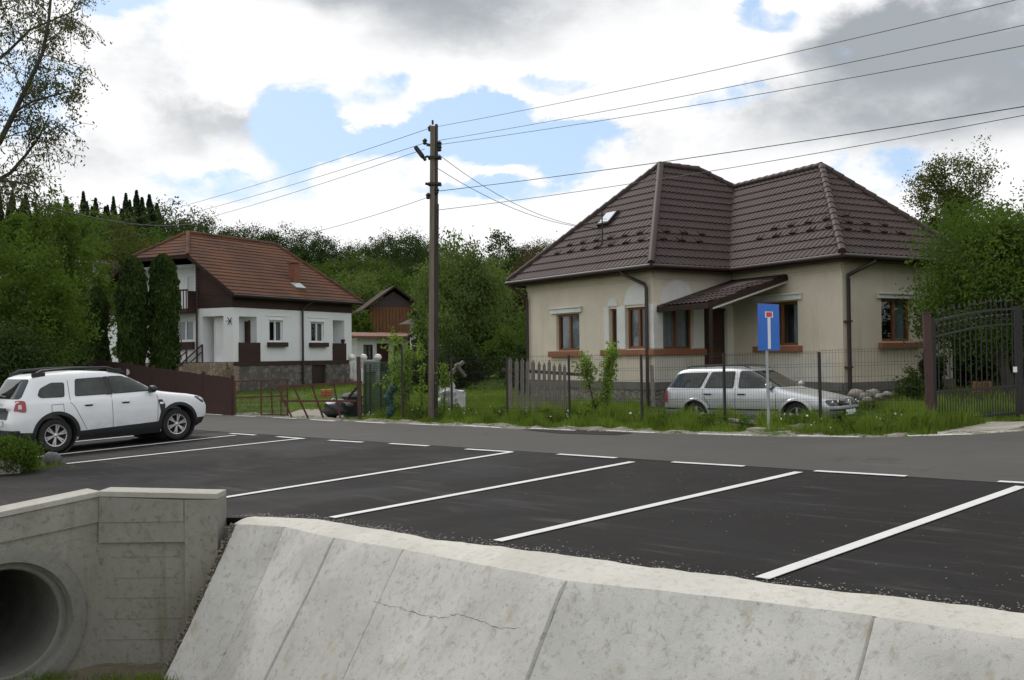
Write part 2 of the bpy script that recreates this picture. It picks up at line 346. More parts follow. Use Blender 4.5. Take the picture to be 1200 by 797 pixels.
def paneB(q):
    t = q.n('ShaderNodeBsdfTransparent'); g = q.n('ShaderNodeBsdfGlossy'); g.inputs['Roughness'].default_value = .03
    ge = q.n('ShaderNodeNewGeometry'); dt = q.n('ShaderNodeVectorMath', operation='DOT_PRODUCT'); q.l(ge.outputs['Normal'], dt.inputs[0]); q.l(ge.outputs['Incoming'], dt.inputs[1])
    x_ = q.m('SUBTRACT', 1.0, q.m('ABSOLUTE', dt.outputs['Value'])); mx = q.n('ShaderNodeMixShader')
    q.l(q.m('ADD', q.m('MULTIPLY', q.m('POWER', x_, 5.0), .9), .09), mx.inputs[0]); q.l(t.outputs[0], mx.inputs[1]); t.inputs[0].default_value = (.75,.8,.8,1)
    q.l(g.outputs[0], mx.inputs[2]); q.l(mx.outputs[0], q.o.inputs[0])
M['pane'] = mat('window_glass', (.5,.5,.5), .05, build=paneB)
M['curtain'] = varied('curtain_cloth', (.30,.36,.40), (.22,.27,.31), 4, .9, None, 0)
M['curtainwhite'] = varied('lace_curtain', (.38,.40,.42), (.30,.32,.34), 4, .9, None, 0)
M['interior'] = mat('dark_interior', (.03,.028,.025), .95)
M['door'] = wood('brown_door', (.045,.016,.010), (.07,.025,.015), (1,1,10), 5, .5)
M['doordark'] = wood('dark_door', (.022,.014,.012), (.035,.022,.018), (1,1,10), 5, .5)
M['pvc'] = mat('white_pvc', (.75,.76,.77), .4)
M['polewood'] = wood('weathered_pole', (.21,.18,.145), (.12,.10,.08), (1,1,25), 9, .9)
M['polecon'] = varied('creosote', (.05,.042,.036), (.075,.062,.05), 3, .9)
M['blackmetal'] = mat('black_metal', (.015,.015,.016), .5, .2)
M['fencemetal'] = mat('dark_fence_metal', (.028,.022,.020), .55, .2)
M['rust'] = varied('rusty_red_paint', (.10,.028,.019), (.065,.022,.016), 8, .75, (.16,.075,.04), .004, 60)
M['browngate'] = varied('brown_gate_paint', (.060,.024,.022), (.045,.018,.017), 4, .55, None, .001, 80)
M['brownfence'] = wood('brown_fence_boards', (.060,.026,.020), (.038,.016,.013), (1,1,14), 7, .85)
M['greywood'] = wood('weathered_grey_wood', (.20,.185,.16), (.12,.11,.095), (1,1,14), 8, .92)
M['galv'] = varied('galvanised_steel', (.42,.43,.43), (.33,.34,.34), 5, .45, None, .001, 80, metal=.5)
M['signblue'] = mat('sign_blue', (.008,.13,.56), .4)
M['signwhite'] = mat('sign_white', (.72,.76,.8), .45)
M['signred'] = mat('sign_red', (.62,.03,.02), .45)
M['terracotta'] = varied('terracotta_brick', (.22,.085,.05), (.15,.06,.038), 8, .9)
M['orange'] = varied('orange_plastic', (.42,.14,.06), (.34,.115,.05), 4, .6)
M['bag'] = varied('black_bag', (.025,.026,.03), (.05,.05,.055), 6, .4, None, .02, 12)
M['tarp'] = varied('white_tarp', (.55,.56,.56), (.42,.43,.43), 5, .7, None, .01, 20)
M['net'] = varied('green_net', (.014,.045,.036), (.03,.075,.06), 12, .8, None, .02, 30)
M['rock'] = varied('grey_rock', (.24,.225,.195), (.15,.14,.12), 6, .95, (.33,.31,.27), .02, 30)
M['darkrock'] = varied('dark_rock', (.075,.075,.08), (.11,.11,.115), 6, .9, None, .01, 30)
M['barnwood'] = wood('orange_barn_boards', (.17,.078,.030), (.11,.05,.022), (1,1,10), 4, .85)
M['rustroof'] = varied('rusty_sheet', (.20,.09,.06), (.14,.07,.05), 3, .85)
M['greyroof'] = varied('grey_old_roof', (.16,.145,.13), (.11,.10,.09), 3, .9)
M['globe'] = mat('white_globe', (.78,.78,.76), .3)
M['chimney'] = M['terracotta']
def leafmat(name, c1, c2, c3=None, trans=.35):
    def B(q):
        g = q.n('ShaderNodeNewGeometry'); r = g.outputs['Random Per Island']
        col = q.mix(r, C4(c1), C4(c2)); col = q.mix(q.ss(q.noise(q.ob, .9, 4, .6), .38, .66, 0, .8), col, C4(c3 or tuple(x*.55 for x in c1)))
        d = q.n('ShaderNodeBsdfDiffuse'); t = q.n('ShaderNodeBsdfTranslucent'); gl = q.n('ShaderNodeBsdfGlossy'); gl.inputs[1].default_value = .5
        q.l(col, d.inputs[0]); tcol = q.mix(.5, col, (c2[0]*1.3, c2[1]*1.5, c2[2]*.7, 1)); q.l(tcol, t.inputs[0])
        mx = q.n('ShaderNodeMixShader'); mx.inputs[0].default_value = trans; q.l(d.outputs[0], mx.inputs[1]); q.l(t.outputs[0], mx.inputs[2])
        m2 = q.n('ShaderNodeMixShader'); m2.inputs[0].default_value = .012; q.l(mx.outputs[0], m2.inputs[1]); q.l(gl.outputs[0], m2.inputs[2])
        q.l(m2.outputs[0], q.o.inputs[0])
    return mat(name, c1, .7, build=B)
M['leaf'] = leafmat('leaf_green', (.052,.092,.014), (.090,.145,.024))
M['leafbright'] = leafmat('leaf_spring_green', (.056,.100,.012), (.094,.150,.021))
M['leafolive'] = leafmat('leaf_olive', (.060,.075,.018), (.090,.105,.026))
M['leafwillow'] = leafmat('leaf_willow', (.088,.125,.034), (.125,.168,.048))
M['leafdark'] = leafmat('leaf_dark', (.030,.050,.013), (.048,.076,.019), None, .25)
M['leafbrown'] = leafmat('leaf_rusty', (.065,.045,.022), (.085,.062,.03))
M['leafyoung'] = leafmat('leaf_young', (.14,.23,.03), (.22,.32,.05))
M['thuja'] = leafmat('thuja_green', (.032,.058,.012), (.062,.095,.020), None, .15)
M['needle'] = leafmat('needle_green', (.022,.038,.016), (.036,.058,.022), None, .1)
M['bark'] = wood('tree_bark', (.075,.062,.05), (.045,.036,.03), (1,1,6), 6, .95)
M['grassblade'] = leafmat('grass_blade', (.115,.175,.022), (.185,.25,.042), (.07,.11,.016), .35)
M['dandelion'] = mat('white_clock', (.6,.6,.55), .9)
# ================================================================== GROUND, ROAD, CREEK
HRp = D(256,600,11.3)[:2]; H0p = D(116,600,11.3)[:2]; HLp = D(0,600,10.6)[:2]; HFp = HLp+(HLp-H0p)/np.linalg.norm(HLp-H0p)*7
dL_ = (H0p-HLp)/np.linalg.norm(H0p-HLp); nL_ = np.array([dL_[1], -dL_[0]]); r_ = ray(8,733); SU0 = (np.array([r_[0],1.0])*((nL_@HLp)/(nL_[0]*r_[0]+nL_[1]))-HLp)@dL_
def headline(X):
    pts = [HRp, H0p, HLp, HFp]
    for a, b in zip(pts[:-1], pts[1:]):
        if b[0] <= X <= a[0]: f = (X-a[0])/(b[0]-a[0]); return a[1]+f*(b[1]-a[1])
    return HRp[1] if X > HRp[0] else HFp[1]+(X-HFp[0])*.4
YC = np.array([(5.5,23.5,.07),(4.3,24.3,.05),(7.3,22.3,.15),(8.2,25.5,.62),(4,28.2,.32),(0,32,.25),(9.4,20.5,.58),(12,24,.75),(-3,30,.1),(-8,34,.1),(-14,50,.15),
      (-10,58,.25),(-22,45,.5),(-2,45,.4),(-6,70,.9),(6,60,1.2),(22,40,1.5),(16,30,.9),(-30,60,1.2),(-9,42,.1),(-18,41,.35),(2,52,.9),(-14,32,.0),(3,22,.2),(1,25.5,.18),(-35,45,.6),(30,20,.8),(50,60,2.0)])
def yard_z(X, Y):
    d2 = (YC[:,0]-X)**2+(YC[:,1]-Y)**2+.4; w = d2**-1.6; return float((w*YC[:,2]).sum()/w.sum())
def sstep(x, a, b): x = min(1, max(0, (x-a)/(b-a))); return x*x*(3-2*x)
def lump(X, Y): return .5*math.sin(X*1.3+math.sin(Y*.9))*math.cos(Y*1.1+.5*math.sin(X*.7))
def ground_z(X, Y):
    s, t = ST(X, Y)
    behind = (t > 6.15) if s > -10.4 else (Y > headline(X)+.3)
    if t < 0 and s > -9: behind = False
    uu_ = (X-HLp[0])*dL_[0]+(Y-HLp[1])*dL_[1]; vv_ = -((X-HLp[0])*nL_[0]+(Y-HLp[1])*nL_[1])
    if behind and -.2 < vv_ < 9 and abs(uu_-SU0) < 1.15 and s < -10.6: return -1.7
    if not behind and s > -60:
        if s < -10.4 and X < HFp[0]: return plane_z(s, t)-.06 if t > 3 else -.3
        z = -1.56+.05*lump(X*3, Y*3)
        return z+(1.45)*sstep(t, 2.5, .4)
    p = plane_z(s, t)-.07
    if t < 15.6: return p
    e = 16.9 if s < -9.5 else 18.2
    f = sstep(t, e-.3, e+1.8); z = (1-f)*(plane_z(s, min(t, e))-.07)+f*(yard_z(X, Y)+.03*lump(X, Y))
    R = math.hypot(X, Y)
    if Y > 70:
        az = math.atan2(X, Y); top = 10.5+3.2*sstep(az, -.2, -.5)-1.5*sstep(az, 0, .5)
        z += top*sstep(Y, 62, 190)+6*sstep(Y, 190, 600)
    return z
def lines(dense, far):
    out = [dense[0]]
    for a, b, st in zip(dense[:-1], dense[1:], far): out += list(np.arange(a+st, b+1e-6, st))
    return np.array(out)
sl = lines([-700,-260,-60,-30,-14,-8,12,30,80,700], [44,10,1.5,.5,.25,.5,1.0,5,62])
tl = lines([-400,-100,-10,2,8,15,22,60,130,300,1100], [60,15,1,.25,.5,.25,1.0,5,12,80])
V = []; 
for t in tl:
    for s in sl:
        X, Y = XY(s, t); V.append((X, Y, ground_z(X, Y)))
ns = len(sl); F_ = [(j*ns+i, j*ns+i+1, (j+1)*ns+i+1, (j+1)*ns+i) for j in range(len(tl)-1) for i in range(ns-1)]
g = npmesh('ground', np.array(V), np.array(F_), M['ground'], smooth=True); tag(g, kind='structure')
def sheet(name, pts, dz, m_, th=.05):
    """flat paving in the road plane; pts are (s,t)"""
    vs = [(*XY(s, t), plane_z(s, t)+dz) for s, t in pts]; n = len(vs)
    lo = [(x, y, z-th) for x, y, z in vs]
    mb = MB().add(vs+lo, [tuple(range(n))]+[(i, (i+1)%n, (i+1)%n+n, i+n) for i in range(n)])
    return struct(name, mb, m_)
px = lambda x, y: ST(*G(x, y)[:2])
edge = [px(*p) for p in [(300,488.5),(400,493.8),(500,498.3),(600,502.8),(700,506),(800,509),(900,511.8),(1000,513.3),(1090,511.5),(1140,509.5),(1200,505.5)]]
edge = [(-60,15.9),(-45,15.6),(-32,15.5)]+edge+[(2,19.2),(14,21)]
# bumpy gravel verge between the road and the grass
vg = []; vf = []; NV = 260
for i in range(NV+1):
    s = -40+i*(48/NV); t0 = np.interp(s, [e[0] for e in edge], [e[1] for e in edge])
    wv = .55+.25*math.sin(s*1.7)+.12*math.sin(s*5.1)
    for j in range(7):
        t = t0+.03+j/6*(wv+.42); X, Y = XY(s, t); vg.append((X, Y, plane_z(s, t)-.035+.05*math.sin(j/6*PI)*(.7+.5*math.sin(s*9+j))+.012*rng.standard_normal()-(.06 if j == 6 else 0)))
for i in range(NV):
    for j in range(6): a = i*7+j; vf.append((a, a+7, a+8, a+1))
v_ = npmesh('verge', np.array(vg), np.array(vf), M['verge'], smooth=True); tag(v_, kind='structure')
top_px = [(268,606),(300,606),(345,608),(390,612),(440,621),(500,632),(600,644),(700,657),(890,683),(1050,702),(1200,720)]
top_st = [px(*p) for p in top_px]; top_st += [(2,6.6),(16,6.7)]
hb = [ST(*(HRp+np.array([.1,.32]))), ST(*(H0p+np.array([-.1,.34]))), ST(*(HLp+np.array([-.25,.28]))), ST(*(HFp+np.array([-.2,.3])))]
park = [(16,12.05),(-45,12.05),(-45,5.2),(-30,4.2),(-19.5,3.2)]+hb[::-1]+[(a, b-.05) for a, b in top_st]
sheet('parking_lot', park, 0, M['parking'])
road = [(16,11.93),(-60,11.93)]+edge
sheet('road', road, .005, M['road'], .03)
# dark repair patch by the far edge
pp = [px(*p) for p in [(612,504),(655,508.5),(722,510.5),(742,508.2),(724,506.2),(640,502.4)]]
sheet('asphalt_patch', pp, .011, M['patch'], .004)
def stripe(a, b, w, dz=.013):
    a = np.array(a); b = np.array(b); d = (b-a)/np.linalg.norm(b-a); n = np.array([-d[1], d[0]])*w/2
    return sheet('painted_line', [tuple(a+n), tuple(b+n), tuple(b-n), tuple(a-n)], dz, M['paint'], .004)
for top, bot in [((1197,571),(893,679)),((936,554),(583,635)),((741,542),(389,607.5)),((599,530.5),(256,585)),((353,514.5),(78,544)),((276,510.5),(33,537))]:
    stripe(px(*top), px(*bot), .12)
stripe((-24.1,11.7), (-24.1,6.9), .12); stripe((-26.8,11.7), (-26.8,6.9), .12)
for a, b in [((270,508.5),(299,510.5)),((325,512.3),(356,514.8)),((386,516.6),(425,519)),((457,520.5),(502,523.3)),((546,527),(600,530.3)),((654,533),(722,537.5)),((788,542.3),(872,547.3)),((955,552.8),(1062,559)),((1170,565.2),(1290,572))]:
    stripe(px(*a), px(*b), .10, .014)
for a, b in [((238,485),(262,486.6)),((279,487.4),(302,488.5)),((321,489.3),(349,491)),((366,492),(395,493.8)),((420,494.5),(454,496.3)),((481,497),(516,498.6)),((546,499),(589,501.5)),((624,502.2),(676,504.7)),((714,505),(770,507.5)),((820,508.7),(883,510.5)),((937,511),(1008,512.3)),((1066,511.2),(1141,509.2))]:
    a = px(*a); b = px(*b); stripe((a[0], a[1]-.06), (b[0], b[1]-.06), .10, .015)
# crumbs of gravel lying on the asphalt
gv = []; gf = []
def crumbs(st_list, zf):
    for (s, t, r) in st_list:
        X, Y = XY(s, t); z = zf(s, t); o = len(gv); a0 = random.random()*6
        for k_ in range(4): a = a0+k_*PI/2+random.uniform(-.4,.4); gv.append((X+r*math.cos(a), Y+r*math.sin(a), z))
        gv.append((X+random.uniform(-.3,.3)*r, Y, z+r*.8))
        for k_ in range(4): gf.append((o+k_, o+(k_+1)%4, o+4))
L_ = []
for _ in range(220):
    s = random.uniform(-25, 3); t = random.uniform(6.4, 11.9); L_.append((s, t, random.uniform(.003,.008)))
for _ in range(130):
    c = random.choice([(-3,9.5),(-5.5,8.6),(-1.5,8.3),(-8,10.5),(-3.2,7.4)]); L_.append((random.gauss(c[0],.6), random.gauss(c[1],.35), random.uniform(.003,.010)))
for _ in range(900):
    i = random.uniform(0, len(top_st)-2.01); a, b = top_st[int(i)], top_st[int(i)+1]; f = i-int(i)
    L_.append((a[0]+(b[0]-a[0])*f, a[1]+(b[1]-a[1])*f+abs(random.gauss(0,.12))+.02, random.uniform(.003,.011)))
for _ in range(1500):
    s = random.uniform(-30, 0); t0 = np.interp(s, [e[0] for e in edge], [e[1] for e in edge]); L_.append((s, t0+.06+abs(random.gauss(.0,.16))-.08, random.uniform(.01,.03)))
crumbs(L_, lambda s, t: plane_z(s, t)+.004)
c_ = npmesh('gravel_crumbs', np.array(gv), np.array(gf), M['rock']); tag(c_, 'loose gravel crumbs scattered on the asphalt and along its edges', 'gravel', kind='stuff')
# ------------------------------------------------------------------ sloped concrete bank
bank = thing('concrete_bank', 'sloping pale concrete bank in jointed slabs below the parking lot edge', 'retaining wall', (*G(700,670)[:2], 0))
fold_px = [(276,611),(300,612),(335,614.5),(392,627),(473,640),(560,657),(665,676),(760,686),(890,700),(1025,716.5),(1200,743)]
fold = [px(*p) for p in fold_px]; fold += [(0,6.38),(2.6,6.4),(6,6.4),(14,6.4)]
fs_ = [p[0] for p in fold]; ft_ = [p[1] for p in fold]
ts_ = [p[0] for p in top_st]; tt_ = [p[1] for p in top_st]
def slope_pt(s, k_, off=0, n_=(0,0)):      # k_ : drop below the fold
    t0 = np.interp(s, fs_, ft_); tn = np.interp(s, [-11,-8.5,-4,14], [1.9,1.55,1.45,1.45]); z0 = plane_z(s, t0)-.03
    X, Y = XY(s, t0-k_/tn); return X, Y, z0-k_
joints = [px(276,611)[0], px(335,614)[0], px(392,627)[0], px(473,640)[0], px(665,676)[0], px(1025,716.5)[0], 1.6, 6, 13]
def wav(s, k_, sd): return .012*math.sin(s*2.3+sd)+.010*math.sin(k_*3.1+sd*2)+.006*math.sin(s*7+k_*5+sd)
for i, (a, b) in enumerate(zip(joints[:-1], joints[1:])):
    mb = MB(); n1 = max(6, int((b-a)/.12)); n2 = 22; vs = []
    lift = [0,.010,.0,.012,.0,.010,0,.01][i]; g0 = 0.0
    for jj in range(n1+1):
        s = a if jj == 0 else b if jj == n1 else a+.016 if jj == 1 else b-.016 if jj == n1-1 else a+(b-a)*jj/n1
        for q in range(n2+1):
            k_ = 2.6*(q/n2)**1.15; x, y, z = slope_pt(s, k_); w = wav(s, k_, 1.3)+(lift if 0 < jj < n1 else -.016+.006*math.sin(k_*23+i))+.004*math.sin(s*19+k_*13)*math.sin(k_*17)
            if q == 0: w = .0 if 0 < jj < n1 else -.006
            x -= VD[0]*w*.8; y -= VD[1]*w*.8; z += w*.6; vs.append((x, y, z))
    mb.add(vs, [(c*(n2+1)+r, c*(n2+1)+r+1, (c+1)*(n2+1)+r+1, (c+1)*(n2+1)+r) for c in range(n1) for r in range(n2)], True)
    obj('slab', mb, M['slope'], bank, fixn=False)
mb = MB(); vs = []; ss_ = np.linspace(joints[0]-.05, joints[-1], 260)
for q, s in enumerate(ss_):
    tf = np.interp(s, fs_, ft_); tb = np.interp(s, ts_, tt_); rr = .012*math.sin(s*3.7)+.01*math.sin(s*11)+.008*rng.standard_normal()
    for j in range(6):
        f = j/5; t = tf+(tb-tf)*f+(rr if j == 5 else 0); z = plane_z(s, t)-.032+.042*math.sin(min(1, f*1.6)*PI/2)+.003*math.sin(s*5+j)
        vs.append((*XY(s, t), z))
    vs.append((*XY(s, tb+rr+.01), plane_z(s, tb)-.05))
mb.add(vs, [(c*7+r, c*7+7+r, c*7+8+r, c*7+1+r) for c in range(259) for r in range(6)], True)
obj('coping', mb, M['coping'], bank, fixn=False)
# left end face of the bank
mb = MB(); vs = []
for q in range(12):
    k_ = 2.6*q/11; x, y, z = slope_pt(joints[0]+.008, k_); r_ = .02*random.random(); vs += [(x-UD[0]*r_, y-UD[1]*r_, z), (x+VD[0]*.6-UD[0]*.1, y+VD[1]*.6-UD[1]*.1, z-.05)]
mb.add(vs, [(2*q, 2*q+1, 2*q+3, 2*q+2) for q in range(11)]); obj('end_face', mb, M['pipe'], bank)
# crack across one slab
def on_slab(x, y):
    P0 = np.array(slope_pt(-7.2, 0)); P1 = np.array(slope_pt(-7.2, 1.2)); P2 = np.array(slope_pt(-6.0, .4)); n = np.cross(P1-P0, P2-P0); n /= np.linalg.norm(n)
    if n[1] > 0: n = -n
    r = ray(x, y); d = np.array([r[0], 1, r[2]]); o = np.array([0, 0, CZ]); q = o+d*(((P0-o)@n)/(d@n)); return q+n*.012, n
def crack(pts, w, nm='crack'):
    mb = MB(); P = []
    for a, b in zip(pts[:-1], pts[1:]):
        nn = 8
        for q in range(nn): f = q/nn; P.append((a[0]+(b[0]-a[0])*f+random.uniform(-1.5,1.5), a[1]+(b[1]-a[1])*f+random.uniform(-1.4,1.4)))
    P.append(pts[-1]); vs = []
    for i, p in enumerate(P):
        q, n = on_slab(*p); ww = w*random.uniform(.3,1.2)*(.2 if i in (0, len(P)-1) else 1)
        vs += [q+np.array([0,0,ww]), q-np.array([0,0,ww])]
    mb.add(vs, [(2*i, 2*i+1, 2*i+3, 2*i+2) for i in range(len(P)-1)]); obj(nm, mb, M['darkrock'], bank)
crack([(437,706),(465,712),(500,722),(520,725),(535,720),(560,727),(590,738),(615,737),(641,743)], .0026)
# ------------------------------------------------------------------ culvert headwall
ztopR = D(256,578,11.3)[2]; ztop0 = D(116,575,11.3)[2]; ztopL = D(0,599,10.6)[2]
hw = thing('culvert_headwall', 'stained grey concrete headwall with round culvert opening beside the parking', 'headwall', (HRp[0], HRp[1], -1.4))
dR = (HRp-H0p)/np.linalg.norm(HRp-H0p); dL = (H0p-HLp)/np.linalg.norm(H0p-HLp); nR = np.array([dR[1], -dR[0]]); nL = np.array([dL[1], -dL[0]])
TH = .32
def wallseg(P, Q, z0, za, zb, n, off0, off1):   # slab from offset off0 to off1 along the outward normal n
    a = P+n*off0; b = Q+n*off0; c = Q+n*off1; d = P+n*off1
    return MB().prism([tuple(a), tuple(b), tuple(c), tuple(d)], z0, [za, zb, zb, za])
obj('right_panel', wallseg(H0p, HRp, -2.2, ztop0-.06, ztopR-.06, nR, -TH, 0), M['head'], hw)
Pm = HRp-dR*.36
obj('pier', wallseg(Pm, HRp, -2.1, ztopR-.062, ztopR-.062, nR, .002, .045), M['head'], hw)
zl = D(250,634,11.3)[2]; obj('beam', wallseg(H0p+dR*.01, Pm-dR*.004, zl, ztop0-.062, ztopR-.062, nR, .002, .035), M['head'], hw)
zb2 = D(250,610,11.3)[2]; obj('board_band', wallseg(H0p+dR*.02, Pm-dR*.01, zb2, ztop0-.064, ztopR-.064, nR, .036, .044), M['head'], hw)
# left panel with the round opening
cpx = (8,733); Lw = np.linalg.norm(H0p-HLp); HX = HLp-dL*4.5; 
def wl(x, y):
    r = ray(x, y); Y = (nL@HLp)/(nL[0]*r[0]+nL[1]); return np.array([r[0]*Y, Y, CZ+r[2]*Y])
cc = wl(*cpx); ce = wl(72,733); rin = np.linalg.norm(ce-cc); ro_ = np.linalg.norm(wl(99,733)-cc)
su = (cc[:2]-HLp)@dL
def LP(u, z, off=0): p = HLp+dL*u+nL*off; return (p[0], p[1], z)
ztop = lambda u: ztopL+(ztop0-ztopL)*(u/Lw) if u > -.2 else ztopL-.2*(ztop0-ztopL)/Lw
mb = MB(); n = 48; ring = []; outer = []
u0, u1 = -4.5, Lw; z0 = -2.2
for i in range(n):
    a = 2*PI*i/n; c, s = math.cos(a), math.sin(a); ring.append((su+rin*1.12*c, cc[2]+rin*1.12*s))
    # project to the rectangle border
    big = 1e9
    for lim in ((u1-su)/c if c > 1e-6 else big, (u0-su)/c if c < -1e-6 else big, (z0-cc[2])/s if s < -1e-6 else big): big = min(big, lim)
    if s > 1e-6:
        for _ in range(20):
            u = su+big*c; zt = ztop(u)-.06
            if cc[2]+big*s > zt: big = (zt-cc[2])/s
    outer.append((su+big*c, cc[2]+big*s))
for off in (0, -TH):
    o = len(mb.v); vs = [LP(u, z, off) for u, z in ring]+[LP(u, z, off) for u, z in outer]
    mb.add(vs, [(i, (i+1)%n, (i+1)%n+n, i+n) for i in range(n)])
obj('left_panel', mb, M['head'], hw)
obj('left_band', wallseg(HLp-dL*4.5, H0p-dL*.012, D(115,645,11.3)[2], ztopL-1.1*.06-.06, ztop0-.064, nL, .002, .03) if False else MB().prism([tuple((HLp-dL*.2)+nL*.002), tuple(H0p-dL*.012+nL*.002), tuple(H0p-dL*.012+nL*.028), tuple((HLp-dL*.2)+nL*.028)], [ztopL-.34, ztop0-.34, ztop0-.34, ztopL-.34], [ztopL-.09, ztop0-.064, ztop0-.064, ztopL-.09]), M['head'], hw)
nl3 = (nL[0], nL[1], 0); p3 = Vector(LP(su, cc[2], 0))
mb = MB().lathe([(rin*1.13,-.3),(rin*1.13,.012),(rin*1.17,.05),(rin*1.28,.055),(ro_*.985,.05),(ro_,.02),(ro_,-.05)], p3, nl3, 56)
obj('culvert_collar', mb, M['pipe'], hw)
mb = MB().lathe([(rin*1.14,-.08),(rin*1.03,-.08),(rin,-.10),(rin,-7)], p3, nl3, 56); pi_o = obj('culvert_pipe', mb, M['pipe'], hw)
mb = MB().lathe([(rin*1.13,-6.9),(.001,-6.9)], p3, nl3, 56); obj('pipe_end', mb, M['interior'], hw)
# light cap on top of the walls
mb = MB(); capw = TH+.05
for (P, Q, za, zb, n_) in ((HLp-dL*4.5, H0p, ztop(-1), ztop0, nL), (H0p, HRp, ztop0, ztopR, nR)):
    if n_ is nL:
        P = HLp-dL*.2
        a = HLp-dL*4.5; mb.prism([tuple(a+nL*.04), tuple(P+nL*.04), tuple(P-nL*TH), tuple(a-nL*TH)], ztop(-1)-.06, ztop(-1)); za = ztop(-.2)
        za = ztop(-1)
    P2 = P+(0 if n_ is nL else 1)*dR*.002; mb.prism([tuple(P2+n_*.05), tuple(Q+n_*.05), tuple(Q-n_*TH), tuple(P2-n_*TH)], [za-.06, zb-.06, zb-.06, za-.06], [za, zb, zb, za])
obj('cap', mb, M['headtop'], hw, bevel=.008)
for yb_ in (598, 622, 652, 676, 700, 724, 748):
    z_ = D(180, yb_, 11.3)[2]+random.uniform(-.01,.01)
    if z_ < zl-.02: obj('board_joint', wallseg(H0p+dR*random.uniform(.03,.2), Pm-dR*random.uniform(.01,.25), z_, z_+.006, z_+.006, nR, -.002, .006), M['head'], hw)
vv_ = []; ff_ = []
for _ in range(520):
    k_ = random.uniform(0, 2.2); x, y, z = slope_pt(joints[0], k_); x -= UD[0]*random.uniform(-.02,.06); y -= UD[1]*random.uniform(-.02,.06); z += random.uniform(-.02,.03)
    o = len(vv_); r = random.uniform(.01,.03)
    for q_ in range(4): a = random.random()+q_*PI/2; vv_.append((x+r*math.cos(a), y+r*math.sin(a)*.6, z+random.uniform(-.01,.01)))
    vv_.append((x, y, z+r)); ff_ += [(o+q_, o+(q_+1)%4, o+4) for q_ in range(4)]
c_ = npmesh('soil_crumbs', np.array(vv_), np.array(ff_), M['mud']); tag(c_, 'dark soil crumbs filling the gap between headwall and sloping bank', 'soil', kind='stuff')
# small block between headwall and bank
q = G(268,622); tag(rebase(obj('concrete_block', MB().box(tuple(np.array(D(269.5,640,11.62))-np.array([0,0,.05])), (.15,.22,.56), .1), M['pipe'], bevel=.01), (q[0], q[1], q[2]-.7)), 'small grey concrete block wedged between headwall and sloping bank', 'block')
# stones and weeds in the creek bed
gv.clear(); gf.clear()
for _ in range(1600):
    X = random.uniform(-7,-2.5); Y = random.uniform(8.2,11.2); z = ground_z(X, Y); s, t = ST(X, Y); r = random.uniform(.01,.04); o = len(gv); a0 = random.random()*6
    for k_ in range(5): a = a0+k_*2*PI/5; gv.append((X+r*math.cos(a)*random.uniform(.7,1.2), Y+r*math.sin(a)*random.uniform(.7,1.2), z-.005))
    gv.append((X, Y, z+r*.7))
    for k_ in range(5): gf.append((o+k_, o+(k_+1)%5, o+5))
c_ = npmesh('creek_pebbles', np.array(gv), np.array(gf), M['rock']); tag(c_, 'small pebbles covering the muddy creek floor under the culvert', 'pebbles', kind='stuff')
cb = []; cf = []
n1, n2 = 50, 30
for i in range(n1+1):
    for j in range(n2+1):
        X = -10+9*i/n1; Y = 6.5+5.2*j/n2; cb.append((X, Y, -1.51+.035*lump(X*3, Y*3)+.012*rng.standard_normal()))
for i in range(n1):
    for j in range(n2): a = i*(n2+1)+j; cf.append((a, a+n2+1, a+n2+2, a+1))
c_ = npmesh('creek_bed', np.array(cb), np.array(cf), M['mud'], smooth=True); tag(c_, kind='structure')
# ================================================================== HOUSES
def poly_clip_grid(P2, du, dv, hfun, rows_v):
    """grid over the 2D polygon P2 (u,v), clipped; returns verts(u,v,h), faces"""
    us = [p[0] for p in P2]; vs_ = [p[1] for p in P2]; u0, u1, v1 = min(us)-.05, max(us)+.05, max(vs_)+.05
    uu = np.arange(u0, u1+du, du); vv = [v for v in rows_v if v[0] <= v1+dv*4]
    bm = bmesh.new(); grid = [[bm.verts.new((u, v, 0)) for v in [a for a, _ in vv]] for u in uu]
    for i, u in enumerate(uu):
        for j, (v, hv) in enumerate(vv): grid[i][j].co.z = hfun(u)+hv
    for i in range(len(uu)-1):
        for j in range(len(vv)-1): bm.faces.new((grid[i][j], grid[i+1][j], grid[i+1][j+1], grid[i][j+1]))
    n = len(P2)
    area = sum(P2[i][0]*P2[(i+1)%n][1]-P2[(i+1)%n][0]*P2[i][1] for i in range(n))
    Q = P2 if area > 0 else P2[::-1]
    for i in range(n):
        a = Q[i]; b = Q[(i+1)%n]; e = Vector((b[0]-a[0], b[1]-a[1], 0))
        if e.length < 1e-6: continue
        nn = Vector((e.y, -e.x, 0)).normalized()
        bmesh.ops.bisect_plane(bm, geom=bm.verts[:]+bm.edges[:]+bm.faces[:], dist=1e-6, plane_co=(a[0], a[1], 0), plane_no=nn, clear_outer=True)
    bm.verts.index_update(); V = [tuple(v.co) for v in bm.verts]; Fc = [[v.index for v in f.verts] for f in bm.faces]; bm.free(); return V, Fc
